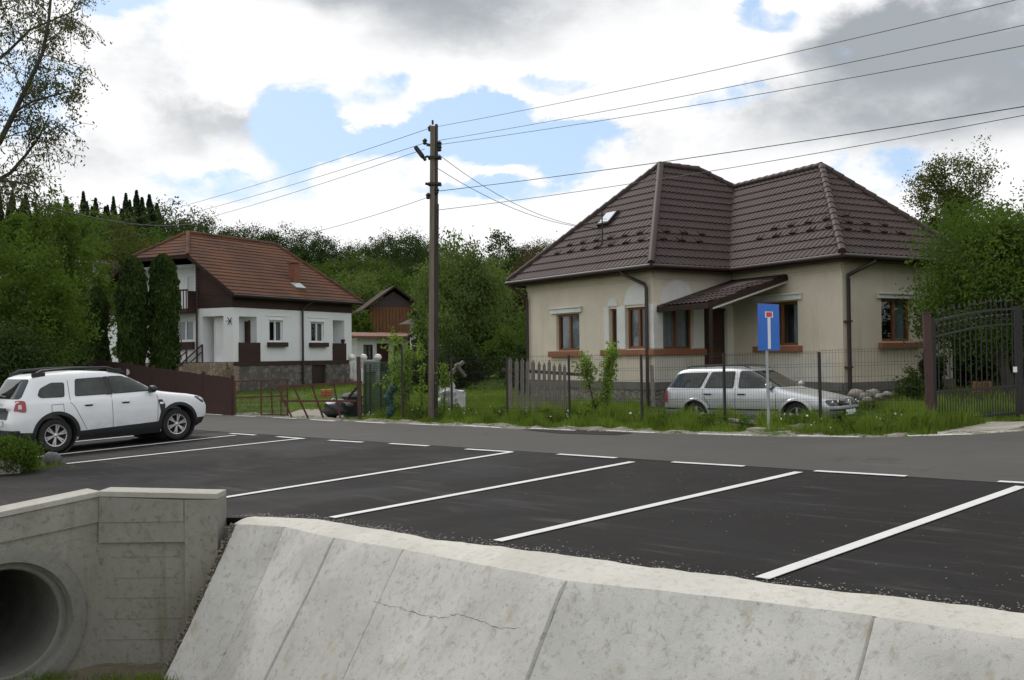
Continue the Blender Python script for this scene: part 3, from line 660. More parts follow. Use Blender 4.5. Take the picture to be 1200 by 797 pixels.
def tiled_face(pts, style):
    """pts: 3D polygon, the first edge is the eave (left->right seen from outside)"""
    P = [Vector(p) for p in pts]; e = (P[1]-P[0]); e.z = 0; e.normalize()
    nrm = Vector((0,0,0))
    for i in range(len(P)): a = P[i]; b = P[(i+1)%len(P)]; nrm += Vector(((a.y-b.y)*(a.z+b.z), (a.z-b.z)*(a.x+b.x), (a.x-b.x)*(a.y+b.y)))
    nrm.normalize(); 
    if nrm.z < 0: nrm = -nrm
    up = nrm.cross(e)
    if up.z < 0: up = -up
    P2 = [((p-P[0]).dot(e), (p-P[0]).dot(up)) for p in P]; vmin = min(q[1] for q in P2)
    if style == 'metal':
        step, per, amp, lip = .36, .205, .016, .034
        rows = []
        vmax = max(q[1] for q in P2); nstep = int(vmax/step)+2
        for i in range(nstep): rows += [(vmin+i*step+.001, lip), (vmin+i*step+step*.5, lip*.45), (vmin+(i+1)*step-.001, 0.0)]
        rows = [(vmin-.001, lip)]+rows
        h = lambda u: amp*(math.cos(2*PI*u/per))+amp*.3*math.cos(4*PI*u/per)
        V, Fc = poly_clip_grid(P2, per/6, step, h, rows)
    else:
        step, per = .36, .23; rows = []; vmax = max(q[1] for q in P2)
        for i in range(int(vmax/step)+2): rows += [(vmin+i*step+.001, .03+random.uniform(-.004,.004)), (vmin+(i+1)*step-.001, 0)]
        h = lambda u: .012*math.cos(2*PI*u/per)+.006*math.sin(u*1.7)
        V, Fc = poly_clip_grid(P2, per/3, step, h, rows)
    return [tuple(P[0]+e*v[0]+up*v[1]+nrm*v[2]) for v in V], Fc
def V2(P, Q): d = np.array([Q[0]-P[0], Q[1]-P[1]]); L = math.hypot(*d); d = d/L; return d, np.array([d[1], -d[0]]), L
def wp(P, Q, u, z, off=0): d, n, L = V2(P, Q); return (P[0]+d[0]*u+n[0]*off, P[1]+d[1]*u+n[1]*off, z)
def wbox(mb, P, Q, u0, u1, z0, z1, o0, o1):
    vs = [wp(P,Q,u,z,o) for o in (o0,o1) for z in (z0,z1) for u in (u0,u1)]
    return mb.add(vs, [(0,1,3,2),(4,6,7,5),(0,4,5,1),(2,3,7,6),(0,2,6,4),(1,5,7,3)])
def wall_mb(P, Q, z0, z1, opens, depth=.18, mb=None, u0=0, u1=None, off=0):
    d, n, L = V2(P, Q); u1 = L if u1 is None else u1; mb = mb or MB()
    us = sorted({u0, u1, *[o[0] for o in opens], *[o[1] for o in opens]}); zs = sorted({z0, z1, *[o[2] for o in opens], *[o[3] for o in opens]})
    for a, b in zip(us[:-1], us[1:]):
        for c, e in zip(zs[:-1], zs[1:]):
            mu, mz = (a+b)/2, (c+e)/2
            if any(o[0] < mu < o[1] and o[2] < mz < o[3] for o in opens): continue
            mb.add([wp(P,Q,a,c,off), wp(P,Q,b,c,off), wp(P,Q,b,e,off), wp(P,Q,a,e,off)], [(0,1,2,3)])
    for o in opens:
        a, b, c, e = o[:4]; D_ = -depth if len(o) < 5 else -o[4]
        A = [wp(P,Q,a,c,off), wp(P,Q,b,c,off), wp(P,Q,b,e,off), wp(P,Q,a,e,off)]; B = [wp(P,Q,a,c,D_), wp(P,Q,b,c,D_), wp(P,Q,b,e,D_), wp(P,Q,a,e,D_)]
        mb.add(A+B, [(0,4,5,1),(1,5,6,2),(2,6,7,3),(3,7,4,0)])
    return mb
def window(th, P, Q, u0, u1, z0, z1, fmat, curt, dep=.10, mull=1, trans=0, fw=.07, curtw=(0,1), name='window'):
    fr = MB(); o0, o1 = -dep-.06, -dep
    wbox(fr, P,Q,u0,u1,z0,z0+fw,o0,o1); wbox(fr, P,Q,u0,u1,z1-fw,z1,o0,o1); wbox(fr, P,Q,u0,u0+fw,z0+fw,z1-fw,o0,o1); wbox(fr, P,Q,u1-fw,u1,z0+fw,z1-fw,o0,o1)
    for k_ in range(mull):
        um = u0+(u1-u0)*(k_+1)/(mull+1); wbox(fr, P,Q,um-fw*.6,um+fw*.6,z0+fw,z1-fw,o0,o1+.008)
    for k_ in range(trans):
        zm = z0+(z1-z0)*(k_+1)/(trans+1); wbox(fr, P,Q,u0+fw,u1-fw,zm-.015,zm+.015,o0,o1-.01)
    f = obj(name, fr, fmat, th)
    pn = MB().add([wp(P,Q,u0+fw*.8,z0+fw*.8,-dep-.035), wp(P,Q,u1-fw*.8,z0+fw*.8,-dep-.035), wp(P,Q,u1-fw*.8,z1-fw*.8,-dep-.035), wp(P,Q,u0+fw*.8,z1-fw*.8,-dep-.035)], [(0,1,2,3)])
    obj('pane', pn, M['pane'], f)
    if curt:
        nn = 40
        for (a, b) in ((curtw[0], curtw[1]),) if curtw == (0,1) else ((0, curtw[0]), (curtw[1], 1)):
            ca, cb_ = u0+fw*.5+(u1-u0-fw)*a, u0+fw*.5+(u1-u0-fw)*b; cm = MB(); vs = []
            for i in range(nn+1):
                u = ca+(cb_-ca)*i/nn; o = -dep-.14+.025*math.sin(i*1.25)+.01*math.sin(i*.6)
                vs += [wp(P,Q,u,z0+.02,o), wp(P,Q,u,z1-.02,o)]
            cm.add(vs, [(2*i,2*i+2,2*i+3,2*i+1) for i in range(nn)], True); obj('curtain', cm, curt, f, sharp=80)
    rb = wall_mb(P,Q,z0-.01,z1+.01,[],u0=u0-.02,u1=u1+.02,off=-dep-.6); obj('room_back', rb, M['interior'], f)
    return f
def halfdisc(P, Q, u0, u1, zb, r_h, o0, o1, n=24):
    mb = MB(); c = (u0+u1)/2; r = (u1-u0)/2
    pts = [(c-r*math.cos(PI*i/n), zb+r_h*math.sin(PI*i/n)) for i in range(n+1)]
    a = [wp(P,Q,u,z,o1) for u, z in pts]; b = [wp(P,Q,u,z,o0) for u, z in pts]; m_ = len(pts)
    mb.add(a+b, [tuple(range(m_))]+[(i, i+1, i+1+m_, i+m_) for i in range(m_-1)]); return mb
def pipe(th, pts, r=.05, name='downpipe', m_=None):
    return obj(name, MB().tube(pts, r, 10), m_ or M['pipebrown'], th)
# ------------------------------------------------------------------ cream house on the right
He = 4.34
EL, E0, P1e, E2, E3 = (-.12,34.8), (3.89,28.4), (6.46,30.15), (8.42,26.0), (13.1,28.8)
BR = (7.4,39.2)
A1, A1b, J, A2 = (4.93,33.44,8.0), (6.34,34.05,8.0), (7.2,33.85,7.4), (9.36,30.68,7.4)
h3 = lambda p: (p[0], p[1], He)
def plane3(a, b, c): a, b, c = map(np.array, (a, b, c)); n = np.cross(b-a, c-a); n = n/np.linalg.norm(n); return n, n@a
pB_ = plane3(h3(E0), h3(P1e), A1); pC_ = plane3(h3(P1e), h3(E2), A2)
J = tuple(np.linalg.solve(np.array([pB_[0], pC_[0], [0,0,1]]), [pB_[1], pC_[1], A2[2]]))
A1b = (A1b[0], (pB_[1]-pB_[0][0]*A1b[0]-pB_[0][2]*A1[2])/pB_[0][1], A1[2])
hs = thing('cream_house', 'cream rendered house with steep brown tiled hip roof and arched white panels over wood windows', 'house', (E0[0], E0[1], .3))
ridge_back = BR
faces = [[h3(EL), h3(E0), A1], [h3(E0), h3(P1e), J, A1b, A1], [h3(P1e), h3(E2), A2, J], [h3(E2), h3(E3), A2],
         [h3(E3), h3(BR), A2], [h3(BR), J, A2], [h3(BR), A1b, J], [h3(BR), h3(EL), A1, A1b]]
rf = MB()
for i, f in enumerate(faces):
    if i < 5:
        v, fc = tiled_face(f, 'metal'); rf.add(v, fc)
    else: rf.add(f, [tuple(range(len(f)))])
roof = obj('roof', rf, M['rooftile'], hs, fixn=False)
# what lies under the tiles so that no light gets in
ub = MB()
for f in faces: ub.add([(p[0], p[1], p[2]-.07) for p in f], [tuple(range(len(f)))])
obj('roof_deck', ub, M['fascia'], hs)
def cap(a, b, r=.10):
    a = Vector(a); b = Vector(b); d = (b-a).normalized(); mb = MB(); n = int((b-a).length/.35); vs = []
    for i in range(n):
        p = a+(b-a)*(i/n); q = a+(b-a)*((i+1)/n)
        mb.tube([p+Vector((0,0,.0)), q+Vector((0,0,.012))], [r, r*1.12], 12)
    return mb
for a, b in [(h3(E0), A1), (A1, A1b), (A1b, J), (J, A2), (A2, h3(E2)), (h3(EL), A1), (A2, h3(E3)), (h3(BR), A1b)]:
    a_ = (a[0], a[1], a[2]+.02); b_ = (b[0], b[1], b[2]+.02); obj('ridge_cap', cap(a_, b_), M['ridgecap'], roof)
obj('valley_strip', MB().bar((P1e[0], P1e[1], He+.03), (J[0], J[1], J[2]+.03), .12, .01), M['ridgecap'], roof)
# snow guards
def on_face(f, u, v):
    P = [Vector(p) for p in f]; e = (P[1]-P[0]); e.z = 0; e.normalize(); n = (P[1]-P[0]).cross(P[-1]-P[0]).normalized(); n = n if n.z > 0 else -n
    up = n.cross(e); up = up if up.z > 0 else -up; return P[0]+e*u+up*v+n*.05, e, up, n
sg0 = None
for f, inset in ((faces[0], .0), (faces[1], 0), (faces[2], 0), (faces[3], 0)):
    L = (Vector(f[1])-Vector(f[0])).length
    for row, v in enumerate((1.1, 1.47)):
        n = int(L/.72)
        for i in range(n):
            u = .45+i*.72+(.36 if row else 0)
            if f is faces[0] and (u < .55+v*.9 or u > L-.3-v*.9): continue
            if f is faces[3] and (u < .5+v*.55 or u > L-.5-v*.9): continue
            if f is faces[1] and (u > L-.1+v*.1 or u < .5+v*.5): continue
            if f is faces[2] and (u > L-.3-v*.4 or u < .3-0*v): continue
            c, e, up, nn = on_face(f, u, v)
            mb = MB().box(c, (.26,.02,.05), ax=(e, up, nn)); mb.bar(c-e*.1, c-e*.1+up*.16-nn*.02, .02); mb.bar(c+e*.1, c+e*.1+up*.16-nn*.02, .02)
            obj('snow_guard', mb, M['fascia'], roof)
# walls
def inset(A, B, C, o):      # corner B moved inwards for order A->B->C (outside on the right-hand normal)
    d1, n1, _ = V2(A, B); d2, n2, _ = V2(B, C); Mx = np.array([n1, n2]); r = np.array([n1@np.array(B)-o, n2@np.array(B)-o]); return tuple(np.linalg.solve(Mx, r))
ring_ = [EL, E0, P1e, E2, E3, BR]; Wc = [inset(ring_[i-1], ring_[i], ring_[(i+1)%6], .48) for i in range(6)]
WL, W0, W1, W2, W3, WB = Wc
ZP = 1.02; ZT = He-.02
def spec(P, Q, x0, x1, y0, y1):      # pixel box -> (u0,u1,z0,z1)
    xm, ym = (x0+x1)/2, (y0+y1)/2
    a = WS(x0, ym, P, Q)[0]; b = WS(x1, ym, P, Q)[0]; c = WS(xm, y1, P, Q)[1]; e = WS(xm, y0, P, Q)[1]; return [a, b, c, e]
wA1 = spec(WL, W0, 652, 679, 368, 411); wA2 = spec(WL, W0, 714.5, 723.5, 362, 409); wA3 = spec(WL, W0, 733.5, 759.5, 362, 409)
wB1 = spec(W0, W1, 776.5, 812, 360, 409); dB = spec(W0, W1, 825.5, 852, 361, 446); dB[2] = ZP+.02
wC1 = spec(W1, W2, 893, 935, 354, 405); wD1 = spec(W2, W3, 1033, 1068, 350, 400)
wA3[2] = wA2[2] = (wA2[2]+wA3[2])/2; wA3[3] = wA2[3]
obj('wall', wall_mb(WL, W0, ZP, ZT, [wA1, wA2, wA3]), M['cream'], hs)
obj('wall', wall_mb(W0, W1, ZP, ZT, [wB1, dB]), M['cream'], hs)
obj('wall', wall_mb(W1, W2, ZP, ZT, [wC1]), M['cream'], hs)
obj('wall', wall_mb(W2, W3, ZP, ZT, [wD1]), M['cream'], hs)
obj('wall', wall_mb(WB, WL, ZP, ZT, [], mb=wall_mb(W3, WB, ZP, ZT, [])), M['cream'], hs)
pl = MB()
for P, Q in ((WL,W0),(W0,W1),(W1,W2),(W2,W3),(W3,WB),(WB,WL)):
    L = V2(P,Q)[2]; wbox(pl, P, Q, -.05, L+.05, -.6, ZP, -.25, .05)
obj('stone_plinth', pl, M['stone2'], hs)
pl = MB()
for P, Q in ((WL,W0),(W0,W1),(W1,W2),(W2,W3)):
    L = V2(P,Q)[2]; wbox(pl, P, Q, -.03 if P != W1 else .03, L+.03 if Q != W1 else L-.03, ZP-.22, ZP+.002, .052, .075)
obj('plinth_band', pl, varied('plinth_cement', (.17,.165,.15), (.13,.125,.115), 3, .95), hs)
# soffit, cornice, gutters
ins = lambda o: [inset(ring_[i-1], ring_[i], ring_[(i+1)%6], o) for i in range(6)]
so_ = MB(); A_ = ins(.02); B_ = ins(.47)
for i in range(6):
    a, b, c, d = A_[i], A_[(i+1)%6], B_[(i+1)%6], B_[i]; so_.add([(a[0],a[1],He-.13),(b[0],b[1],He-.13),(c[0],c[1],He-.13),(d[0],d[1],He-.13)], [(0,1,2,3)])
obj('soffit', so_, M['soffit'], hs)
fa = MB()
for i in range(6): P, Q = A_[i], A_[(i+1)%6]; wbox(fa, P, Q, 0, V2(P,Q)[2], He-.19, He-.035, -.02, .012)
obj('fascia', fa, M['fascia'], hs)
Gr = ins(-.045)
for i in range(4): P, Q = Gr[i], Gr[i+1]; obj('gutter', MB().tube([(P[0],P[1],He-.06),(Q[0],Q[1],He-.06)], .062, 10), M['pipebrown'], hs)
cn = MB()
for P, Q in ((WL,W0),(W0,W1),(W1,W2),(W2,W3)):
    L = V2(P,Q)[2]; s0 = .0 if P != W1 else .08; s1 = L if Q != W1 else L-.08
    wbox(cn, P,Q,s0,s1,ZT-.30,ZT-.13,.003,.05); wbox(cn, P,Q,s0,s1,ZT-.36,ZT-.302,.003,.025)
obj('cornice', cn, M['cream'], hs, bevel=.008)
# paler painted band below the sills
for P, Q, a, b in ((W0,W1,0,None),(W1,W2,0,None)):
    L = V2(P,Q)[2]; sp_ = wB1 if P is W0 else wC1; mb = MB()
    if P is W0: wbox(mb, P,Q,0,dB[0]-.05,ZP+.004,sp_[2]-.26,.003,.008)
    else: wbox(mb, P,Q,.02,L-.35,ZP+.004,sp_[2]-.34,.003,.008)
    obj('painted_band', mb, M['creamwhite'], hs)
window(hs, WL, W0, *wA1, M['winwood'], M['curtain']); window(hs, WL, W0, *wA2, M['winwood'], M['curtain'], mull=0, fw=.05); window(hs, WL, W0, *wA3, M['winwood'], M['curtain'], curtw=(.35,.6))
window(hs, W0, W1, *wB1, M['winwood'], M['curtainwhite'], fw=.06); window(hs, W1, W2, *wC1, M['winwood'], M['curtain'], mull=1, curtw=(.3,.75)); window(hs, W2, W3, *wD1, M['winwood'], M['curtain'], mull=1, curtw=(.0,.68))
def sillb(P, Q, x0, x1, y0, y1, out=.14): s = spec(P, Q, x0, x1, y0, y1); mb = MB(); wbox(mb, P, Q, *s, .003, out); return obj('window_sill', mb, M['sill'], hs, bevel=.015)
sillb(WL, W0, 646, 683, 411.5, 418.5); 
s_ = spec(WL, W0, 706, 762, 410, 417); s_[1] = V2(WL,W0)[2]+.10; mb = MB(); wbox(mb, WL, W0, *s_, .003, .1); obj('window_sill', mb, M['sill'], hs, bevel=.012)
s2 = spec(W0, W1, 766, 826, 409.5, 416); s2[0] = .0; s2[2:] = s_[2:]; mb = MB(); wbox(mb, W0, W1, *s2, .003, .101); obj('window_sill', mb, M['sill'], hs, bevel=.012)
sillb(W1, W2, 886, 941, 405.5, 412.5); sillb(W2, W3, 1029, 1077, 401.5, 408.5)
def shut(P, Q, x0, x1, y0, y1):
    s = spec(P, Q, x0, x1, y0, y1); mb = MB(); wbox(mb, P,Q,s[0],s[1],s[3]-.045,s[3],.003,.13); wbox(mb, P,Q,s[0]+.03,s[1]-.03,s[2],s[3]-.047,.003,.085); obj('window_hood', mb, M['whitetrim'], hs, bevel=.008)
shut(WL, W0, 646, 683, 360, 367); shut(W1, W2, 884, 941, 345, 353); shut(W2, W3, 1026.5, 1072, 343.5, 350)
# white pilasters and arched panels
def panel(P, Q, u0, u1, z0, z1, o=.03): mb = MB(); wbox(mb, P, Q, u0, u1, z0, z1, .003, o); obj('white_pilaster', mb, M['whitetrim'], hs, bevel=.004)
zb_, zt_ = wA3[2]-.0, wA3[3]
panel(WL, W0, wA2[0]-.24, wA2[0]-.01, zb_, zt_+.06); panel(WL, W0, wA2[1]+.01, wA3[0]-.01, zb_, zt_+.06); LA = V2(WL,W0)[2]; panel(WL, W0, wA3[1]+.01, LA+.028, zb_, zt_+.06)
panel(W0, W1, .0, wB1[0]-.01, zb_, zt_+.06, .031); panel(W0, W1, wB1[1]+.01, dB[0]-.03, zb_, zt_+.06, .031); panel(W0, W1, dB[1]+.02, dB[1]+.27, ZP+.02, dB[3]+.08, .031)
for P, Q, w_ in ((WL,W0,wA2),(WL,W0,wA3),(W0,W1,wB1)):
    hgt = (w_[1]-w_[0])/2*1.08
    obj('arch_groove', halfdisc(P,Q,w_[0]-.09,w_[1]+.09,zt_+.075,hgt+.10,.003,.012), M['cream'], hs)
    obj('arch_panel', halfdisc(P,Q,w_[0]-.05,w_[1]+.05,zt_+.075,hgt+.05,.013,.03), M['whitetrim'], hs)
# door
mb = MB(); wbox(mb, W0, W1, dB[0], dB[1], dB[2], dB[3], -.16, -.10); dr = obj('door', mb, M['doordark'], hs)
mb = MB(); wbox(mb, W0, W1, dB[0], dB[0]+.09, dB[2], dB[3], -.098, -.05); wbox(mb, W0, W1, dB[0]+.092, dB[1], dB[3]-.09, dB[3], -.098, -.05); obj('door_frame', mb, M['door'], dr)
um = (dB[0]+dB[1])/2
for zz in (.25, 1.2):
    mb = MB(); wbox(mb, W0, W1, dB[0]+.22, dB[1]-.12, dB[2]+zz, dB[2]+zz+.75, -.098, -.085); obj('door_panel', mb, M['door'], dr, bevel=.01)
q0 = wp(W0, W1, dB[0]+.16, dB[2]+1.05, -.05); obj('door_handle', MB().bar(q0, (q0[0]+.1, q0[1]+.05, q0[2]), .025), M['blackmetal'], dr)
# entrance canopy
b_ = np.array([.853,.5225]); a_ = np.array([-.5225,.853])
cB = np.array(wp(W0, W1, .12, 0, .02)[:2]); cF = D(831,354,26.9)[:2]; cT = WS(923,322,W1,W2); cTp = np.array(wp(W1, W2, cT[0], 0, .02)[:2]); zE = 3.17; zTt = cT[1]
cK = np.array(wp(W0, W1, V2(W0,W1)[2]-.04, 0, .02)[:2])
can = [(cB[0],cB[1],zE),(cF[0],cF[1],zE),(cTp[0],cTp[1],zTt),(cK[0],cK[1],zTt)]
v, fc = tiled_face([can[0], can[1], can[2]], 'metal'); cm = MB().add(v, fc); v, fc = tiled_face([can[0], can[2], can[3]], 'metal') if False else ([can[0], can[2], can[3]], [(0,1,2)]); cm.add([(p[0],p[1],p[2]+.03) for p in v], fc)
cn_ = obj('canopy', cm, M['rooftile'], hs, fixn=False)
mb = MB().add([(p[0],p[1],p[2]-.06) for p in can], [(0,1,2),(0,2,3)]); mb.bar((can[0][0],can[0][1],zE-.08),(can[1][0],can[1][1],zE-.08),.06,.16); mb.bar((can[1][0],can[1][1],zE-.07),(can[2][0],can[2][1],zTt-.07),.05,.14); obj('canopy_fascia', mb, M['fascia'], cn_)
obj('canopy_beam', MB().bar((can[1][0]+.1,can[1][1]+.12,zE-.16),(can[2][0]-.02,can[2][1]+.05,zTt-.2),.05,.05), M['creamwhite'], cn_)
obj('canopy_post', MB().bar((cF[0]+.05,cF[1]+.05,.2),(cF[0]+.05,cF[1]+.05,zE-.1),.08), M['fascia'], cn_)
mb = MB(); st0 = np.array(wp(W0,W1,dB[0]-.2,0)[:2])
for i in range(4):
    c = [wp(W0,W1,dB[0]-.3,0,.08), wp(W0,W1,dB[1]+.2,0,.08), wp(W0,W1,dB[1]+.2,0,.9+.28*i), wp(W0,W1,dB[0]-.3,0,.9+.28*i)]; mb.prism([(p[0],p[1]) for p in c], .0 if i == 3 else ZP-.2*(i+1), ZP-.2*i-.002*i)
obj('entrance_step', mb, M['apron'], hs)
# downpipes
def dp(P, Q, x, corner_u=None, y0=312, yb=475, outp=.1, run=.55):
    u = WS(x, 380, P, Q)[0]; pts = [wp(P,Q,u-run,He-.08,.5), wp(P,Q,u-run,He-.18,.5), wp(P,Q,u-.04,He-.52,.12), wp(P,Q,u,He-.62,outp), wp(P,Q,u,.35,outp)]
    pipe(hs, pts, .05)
dp(WL, W0, 761, run=.62); dp(W2, W3, 991.5, run=-.55)
u = .12; pipe(hs, [wp(WL,W0,-.3,He-.08,.5), wp(WL,W0,-.28,He-.2,.46), wp(WL,W0,u-.03,He-.55,.14), wp(WL,W0,u,He-.66,.1), wp(WL,W0,u,.2,.1)], .05)
for z in (1.4, 2.6): mb = MB(); wbox(mb, W2, W3, WS(991.5,380,W2,W3)[0]-.1, WS(991.5,380,W2,W3)[0]+.07, z, z+.04, .0, .16); obj('pipe_clamp', mb, M['pipebrown'], hs)
# skylight and aerial on the left hip
def face_pt(f, x, y):
    P = [Vector(p) for p in f]; n = (P[1]-P[0]).cross(P[-1]-P[0]).normalized(); r = ray(x, y); d = Vector((r[0],1,r[2])); o = Vector((0,0,CZ)); return o+d*((P[0]-o).dot(n)/d.dot(n)), (n if n.z > 0 else -n)
c, nn = face_pt(faces[0], 714, 258); e = (Vector(faces[0][1])-Vector(faces[0][0])).normalized(); up = nn.cross(e); up = up if up.z > 0 else -up
sk = obj('skylight', MB().box(c+nn*.06, (.62,.62,.12), ax=(e, up, nn)), M['fascia'], roof); obj('pane', MB().box(c+nn*.125, (.5,.5,.012), ax=(e, up, nn)), mat('skylight_glass', (.55,.6,.64), .12, spec=.8), sk)
c, nn = face_pt(faces[0], 706, 287)
an = MB().tube([c, c+Vector((0,0,1.05))], .022, 6)
for i, (z, l) in enumerate(((.72,.42),(.80,.30))): an.bar(c+Vector((-l/2,.02,z)), c+Vector((l/2,-.02,z)), .012)
for xx in (-.18,-.08,.06,.16): an.bar(c+Vector((xx,-.10,.72)), c+Vector((xx,.10,.72)), .01)
an.box(c+Vector((0,0,.02)), (.13,.13,.05)); ae = obj('roof_aerial', an, M['blackmetal']); tag(rebase(ae, tuple(c)), 'thin black aerial standing on the brown hip roof by the skylight', 'aerial')
# ------------------------------------------------------------------ white house on the left
wd = np.array([.465,.885]); ld = np.array([-.885,.465])
K0 = np.array([-14.15,52.0]); KR = K0+wd*9.95; KL = K0+ld*9.6; KB = KR+ld*9.6
wh = thing('white_house', 'two storey white house with rusty red tiled roof, brown boards and stone base', 'house', (K0[0], K0[1], .1))
zF = CZ+ray(273,424)[2]*52; zU = CZ+ray(273,360)[2]*52; zEv = 5.12; zR = 8.74
# front wall K0 -> KR
def sp(P, Q, *a): return spec(P, Q, *a)
fw1 = sp(K0,KR,315.7,331.5,376.5,401); fw2 = sp(K0,KR,364.5,379.5,376.5,401); fop = sp(K0,KR,391.5,406,375,401); pop = sp(K0,KR,280,299,371,401)
Lf = V2(K0,KR)[2]; Lg = 9.6
for o in (fw1, fw2): o[2] = (fw1[2]+fw2[2])/2 if o is fw1 else fw1[2]; 
fw1[3] = fw2[3] = (fw1[3]+fw2[3])/2
pop = [.42, 1.75, zF, zU-.45]; fop = [8.15, 9.25, zF, zU-.45]
obj('wall', wall_mb(K0, KR, zF, zU, [fw1, fw2, (*fop, .9), (*pop, 1.6)]), M['whitewall'], wh)
# gable side KL -> K0 ; u measured from KL, K0 at u=9.6
def gs(*a): return spec(tuple(KL), tuple(K0), *a)
gdoor = gs(237, 262, 371, 424); gdoor[2] = zF; gdoor[3] = zU-.42; gw = gs(207, 226.5, 375, 400)
obj('wall', wall_mb(KL, K0, zF, zU, [(*gdoor, 1.6), gw]), M['whitewall'], wh)
obj('wall', wall_mb(KR, KB, .0, zEv, [], mb=wall_mb(KB, KL, .0, zEv, [])), M['whitewall'], wh)
# porch recess back walls with the front door
mb = MB()
def inbox(mb, P, Q, u0, u1, z0, z1, dep): mb.add([wp(P,Q,u0,z0,-dep),wp(P,Q,u1,z0,-dep),wp(P,Q,u1,z1,-dep),wp(P,Q,u0,z1,-dep)], [(0,1,2,3)])
inbox(mb, KL, K0, gdoor[0]-.05, gdoor[1]+.6, zF-.05, zU, 1.595); inbox(mb, K0, KR, .3, 1.9, zF-.05, zU, 1.595); mb2 = MB(); inbox(mb2, K0, KR, 8.1, 9.3, zF-.05, zU, .895); obj('porch_back', mb2, M['whitewall'], wh)
obj('porch_back', mb, M['whitewall'], wh); obj('porch_floor', MB().prism([wp(K0,KR,0.02,0,-.02)[:2], wp(K0,KR,1.9,0,-.02)[:2], wp(K0,KR,1.9,0,-2)[:2], wp(K0,KR,0.02,0,-2.2)[:2]], zF-.1, zF-.005), M['apron'], wh)
dd = gs(245, 259, 377, 423); mb = MB(); wbox(mb, KL, K0, gdoor[0]+.75, gdoor[0]+1.75, zF, zF+2.1, -1.59, -1.54); d_ = obj('door', mb, M['doordark'], wh); mb = MB(); wbox(mb, KL, K0, gdoor[0]+.7, gdoor[0]+.748, zF, zF+2.15, -1.59, -1.5); wbox(mb, KL, K0, gdoor[0]+1.752, gdoor[0]+1.83, zF, zF+2.15, -1.59, -1.5); obj('door_frame', mb, M['door'], d_)
for w_ in (fw1, fw2):
    window(wh, K0, KR, *w_, M['pvc'], M['curtainwhite'], dep=.08, fw=.09, curtw=(.25,.7)); mb = MB(); wbox(mb, K0, KR, w_[0]-.2, w_[1]+.22, w_[2]-.26, w_[2]-.02, .003, .2); obj('window_sill', mb, M['darkwood'], wh, bevel=.01)
    mb = MB(); wbox(mb, K0, KR, w_[0]-.25, w_[1]+.3, w_[3]+.22, w_[3]+.26, .003, .04); wbox(mb, K0, KR, w_[0]-.05, w_[1]+.05, w_[3]+.005, w_[3]+.08, .003, .05); obj('window_hood', mb, M['whitewall'], wh)
window(wh, KL, K0, *gw, M['pvc'], M['curtain'], dep=.08, fw=.09); mb = MB(); wbox(mb, KL, K0, gw[0]-.4, gw[1]+.1, gw[2]-.42, gw[2]-.04, .003, .16); obj('window_sill', mb, M['darkwood'], wh)
# brown planked balustrades in the porch openings
def planks(mb, P, Q, u0, u1, z0, z1, o0, o1, n):
    for i in range(n): a = z0+(z1-z0)*i/n; wbox(mb, P, Q, u0, u1, a+.008, a+(z1-z0)/n-.008, o0, o1)
    wbox(mb, P, Q, u0+.004, u1-.004, z0, z1, o0, o1-.015)
mb = MB(); planks(mb, K0, KR, .36, 1.95, zF-.12, zF+.98, .01, .06, 9); obj('porch_parapet', mb, M['darkwood'], wh)
mb = MB(); planks(mb, K0, KR, 8.1, 9.35, zF-.1, zF+.98, .01, .06, 9); obj('porch_parapet', mb, M['darkwood'], wh)
obj('flower_pot', MB().lathe([(.05,0),(.11,.05),(.13,.22),(.03,.24)], wp(K0,KR,9.1,zF+.98,.0), n=10), M['darkwood'], wh)
# dark timber under the eaves
mb = MB(); planks(mb, K0, KR, 0, Lf, zU+.002, zEv-.08, -.1, .05, 4); obj('eave_boards', mb, M['darkwood'], wh)
mb = MB(); wbox(mb, K0, KR, .0, Lf, zF-.20, zF-.004, .062, .09); wbox(mb, K0, KR, 0,.30, zF-.2, zF-.004,.0,.0601); obj('base_rail', mb, M['darkwood'], wh)
# stone base
bd = sp(K0,KR,365,382,427,447); mb = wall_mb(K0, KR, -.4, zF-.2, [[bd[0], bd[1], .1, zF-.25]], off=.04); wbox(mb, K0, KR, .35, 1.9, zF-.22, zF-.2, 0, .0605); obj('stone_base', mb, M['stone'], wh)
mb = MB(); wbox(mb, K0, KR, bd[0], bd[1], -.1, zF-.25, -.15, -.10); obj('cellar_door', mb, M['doordark'], wh)
mb = MB(); wbox(mb, K0, KR, -.06, .34, -.4, zF-.21, .005, .065); wbox(mb, KL, K0, Lg-.9, Lg+.0, -.4, zF-.006, .005, .06); obj('tan_stone_pier', mb, M['stonetan'], wh)
mb = MB(); wbox(mb, K0, KR, Lf-.28, Lf+.06, -.4, zF-.2, .045, .09); obj('tan_stone_pier', mb, M['stonetan'], wh)
obj('stone_base', wall_mb(KL, K0, -.4, zF, []), M['stone'], wh)
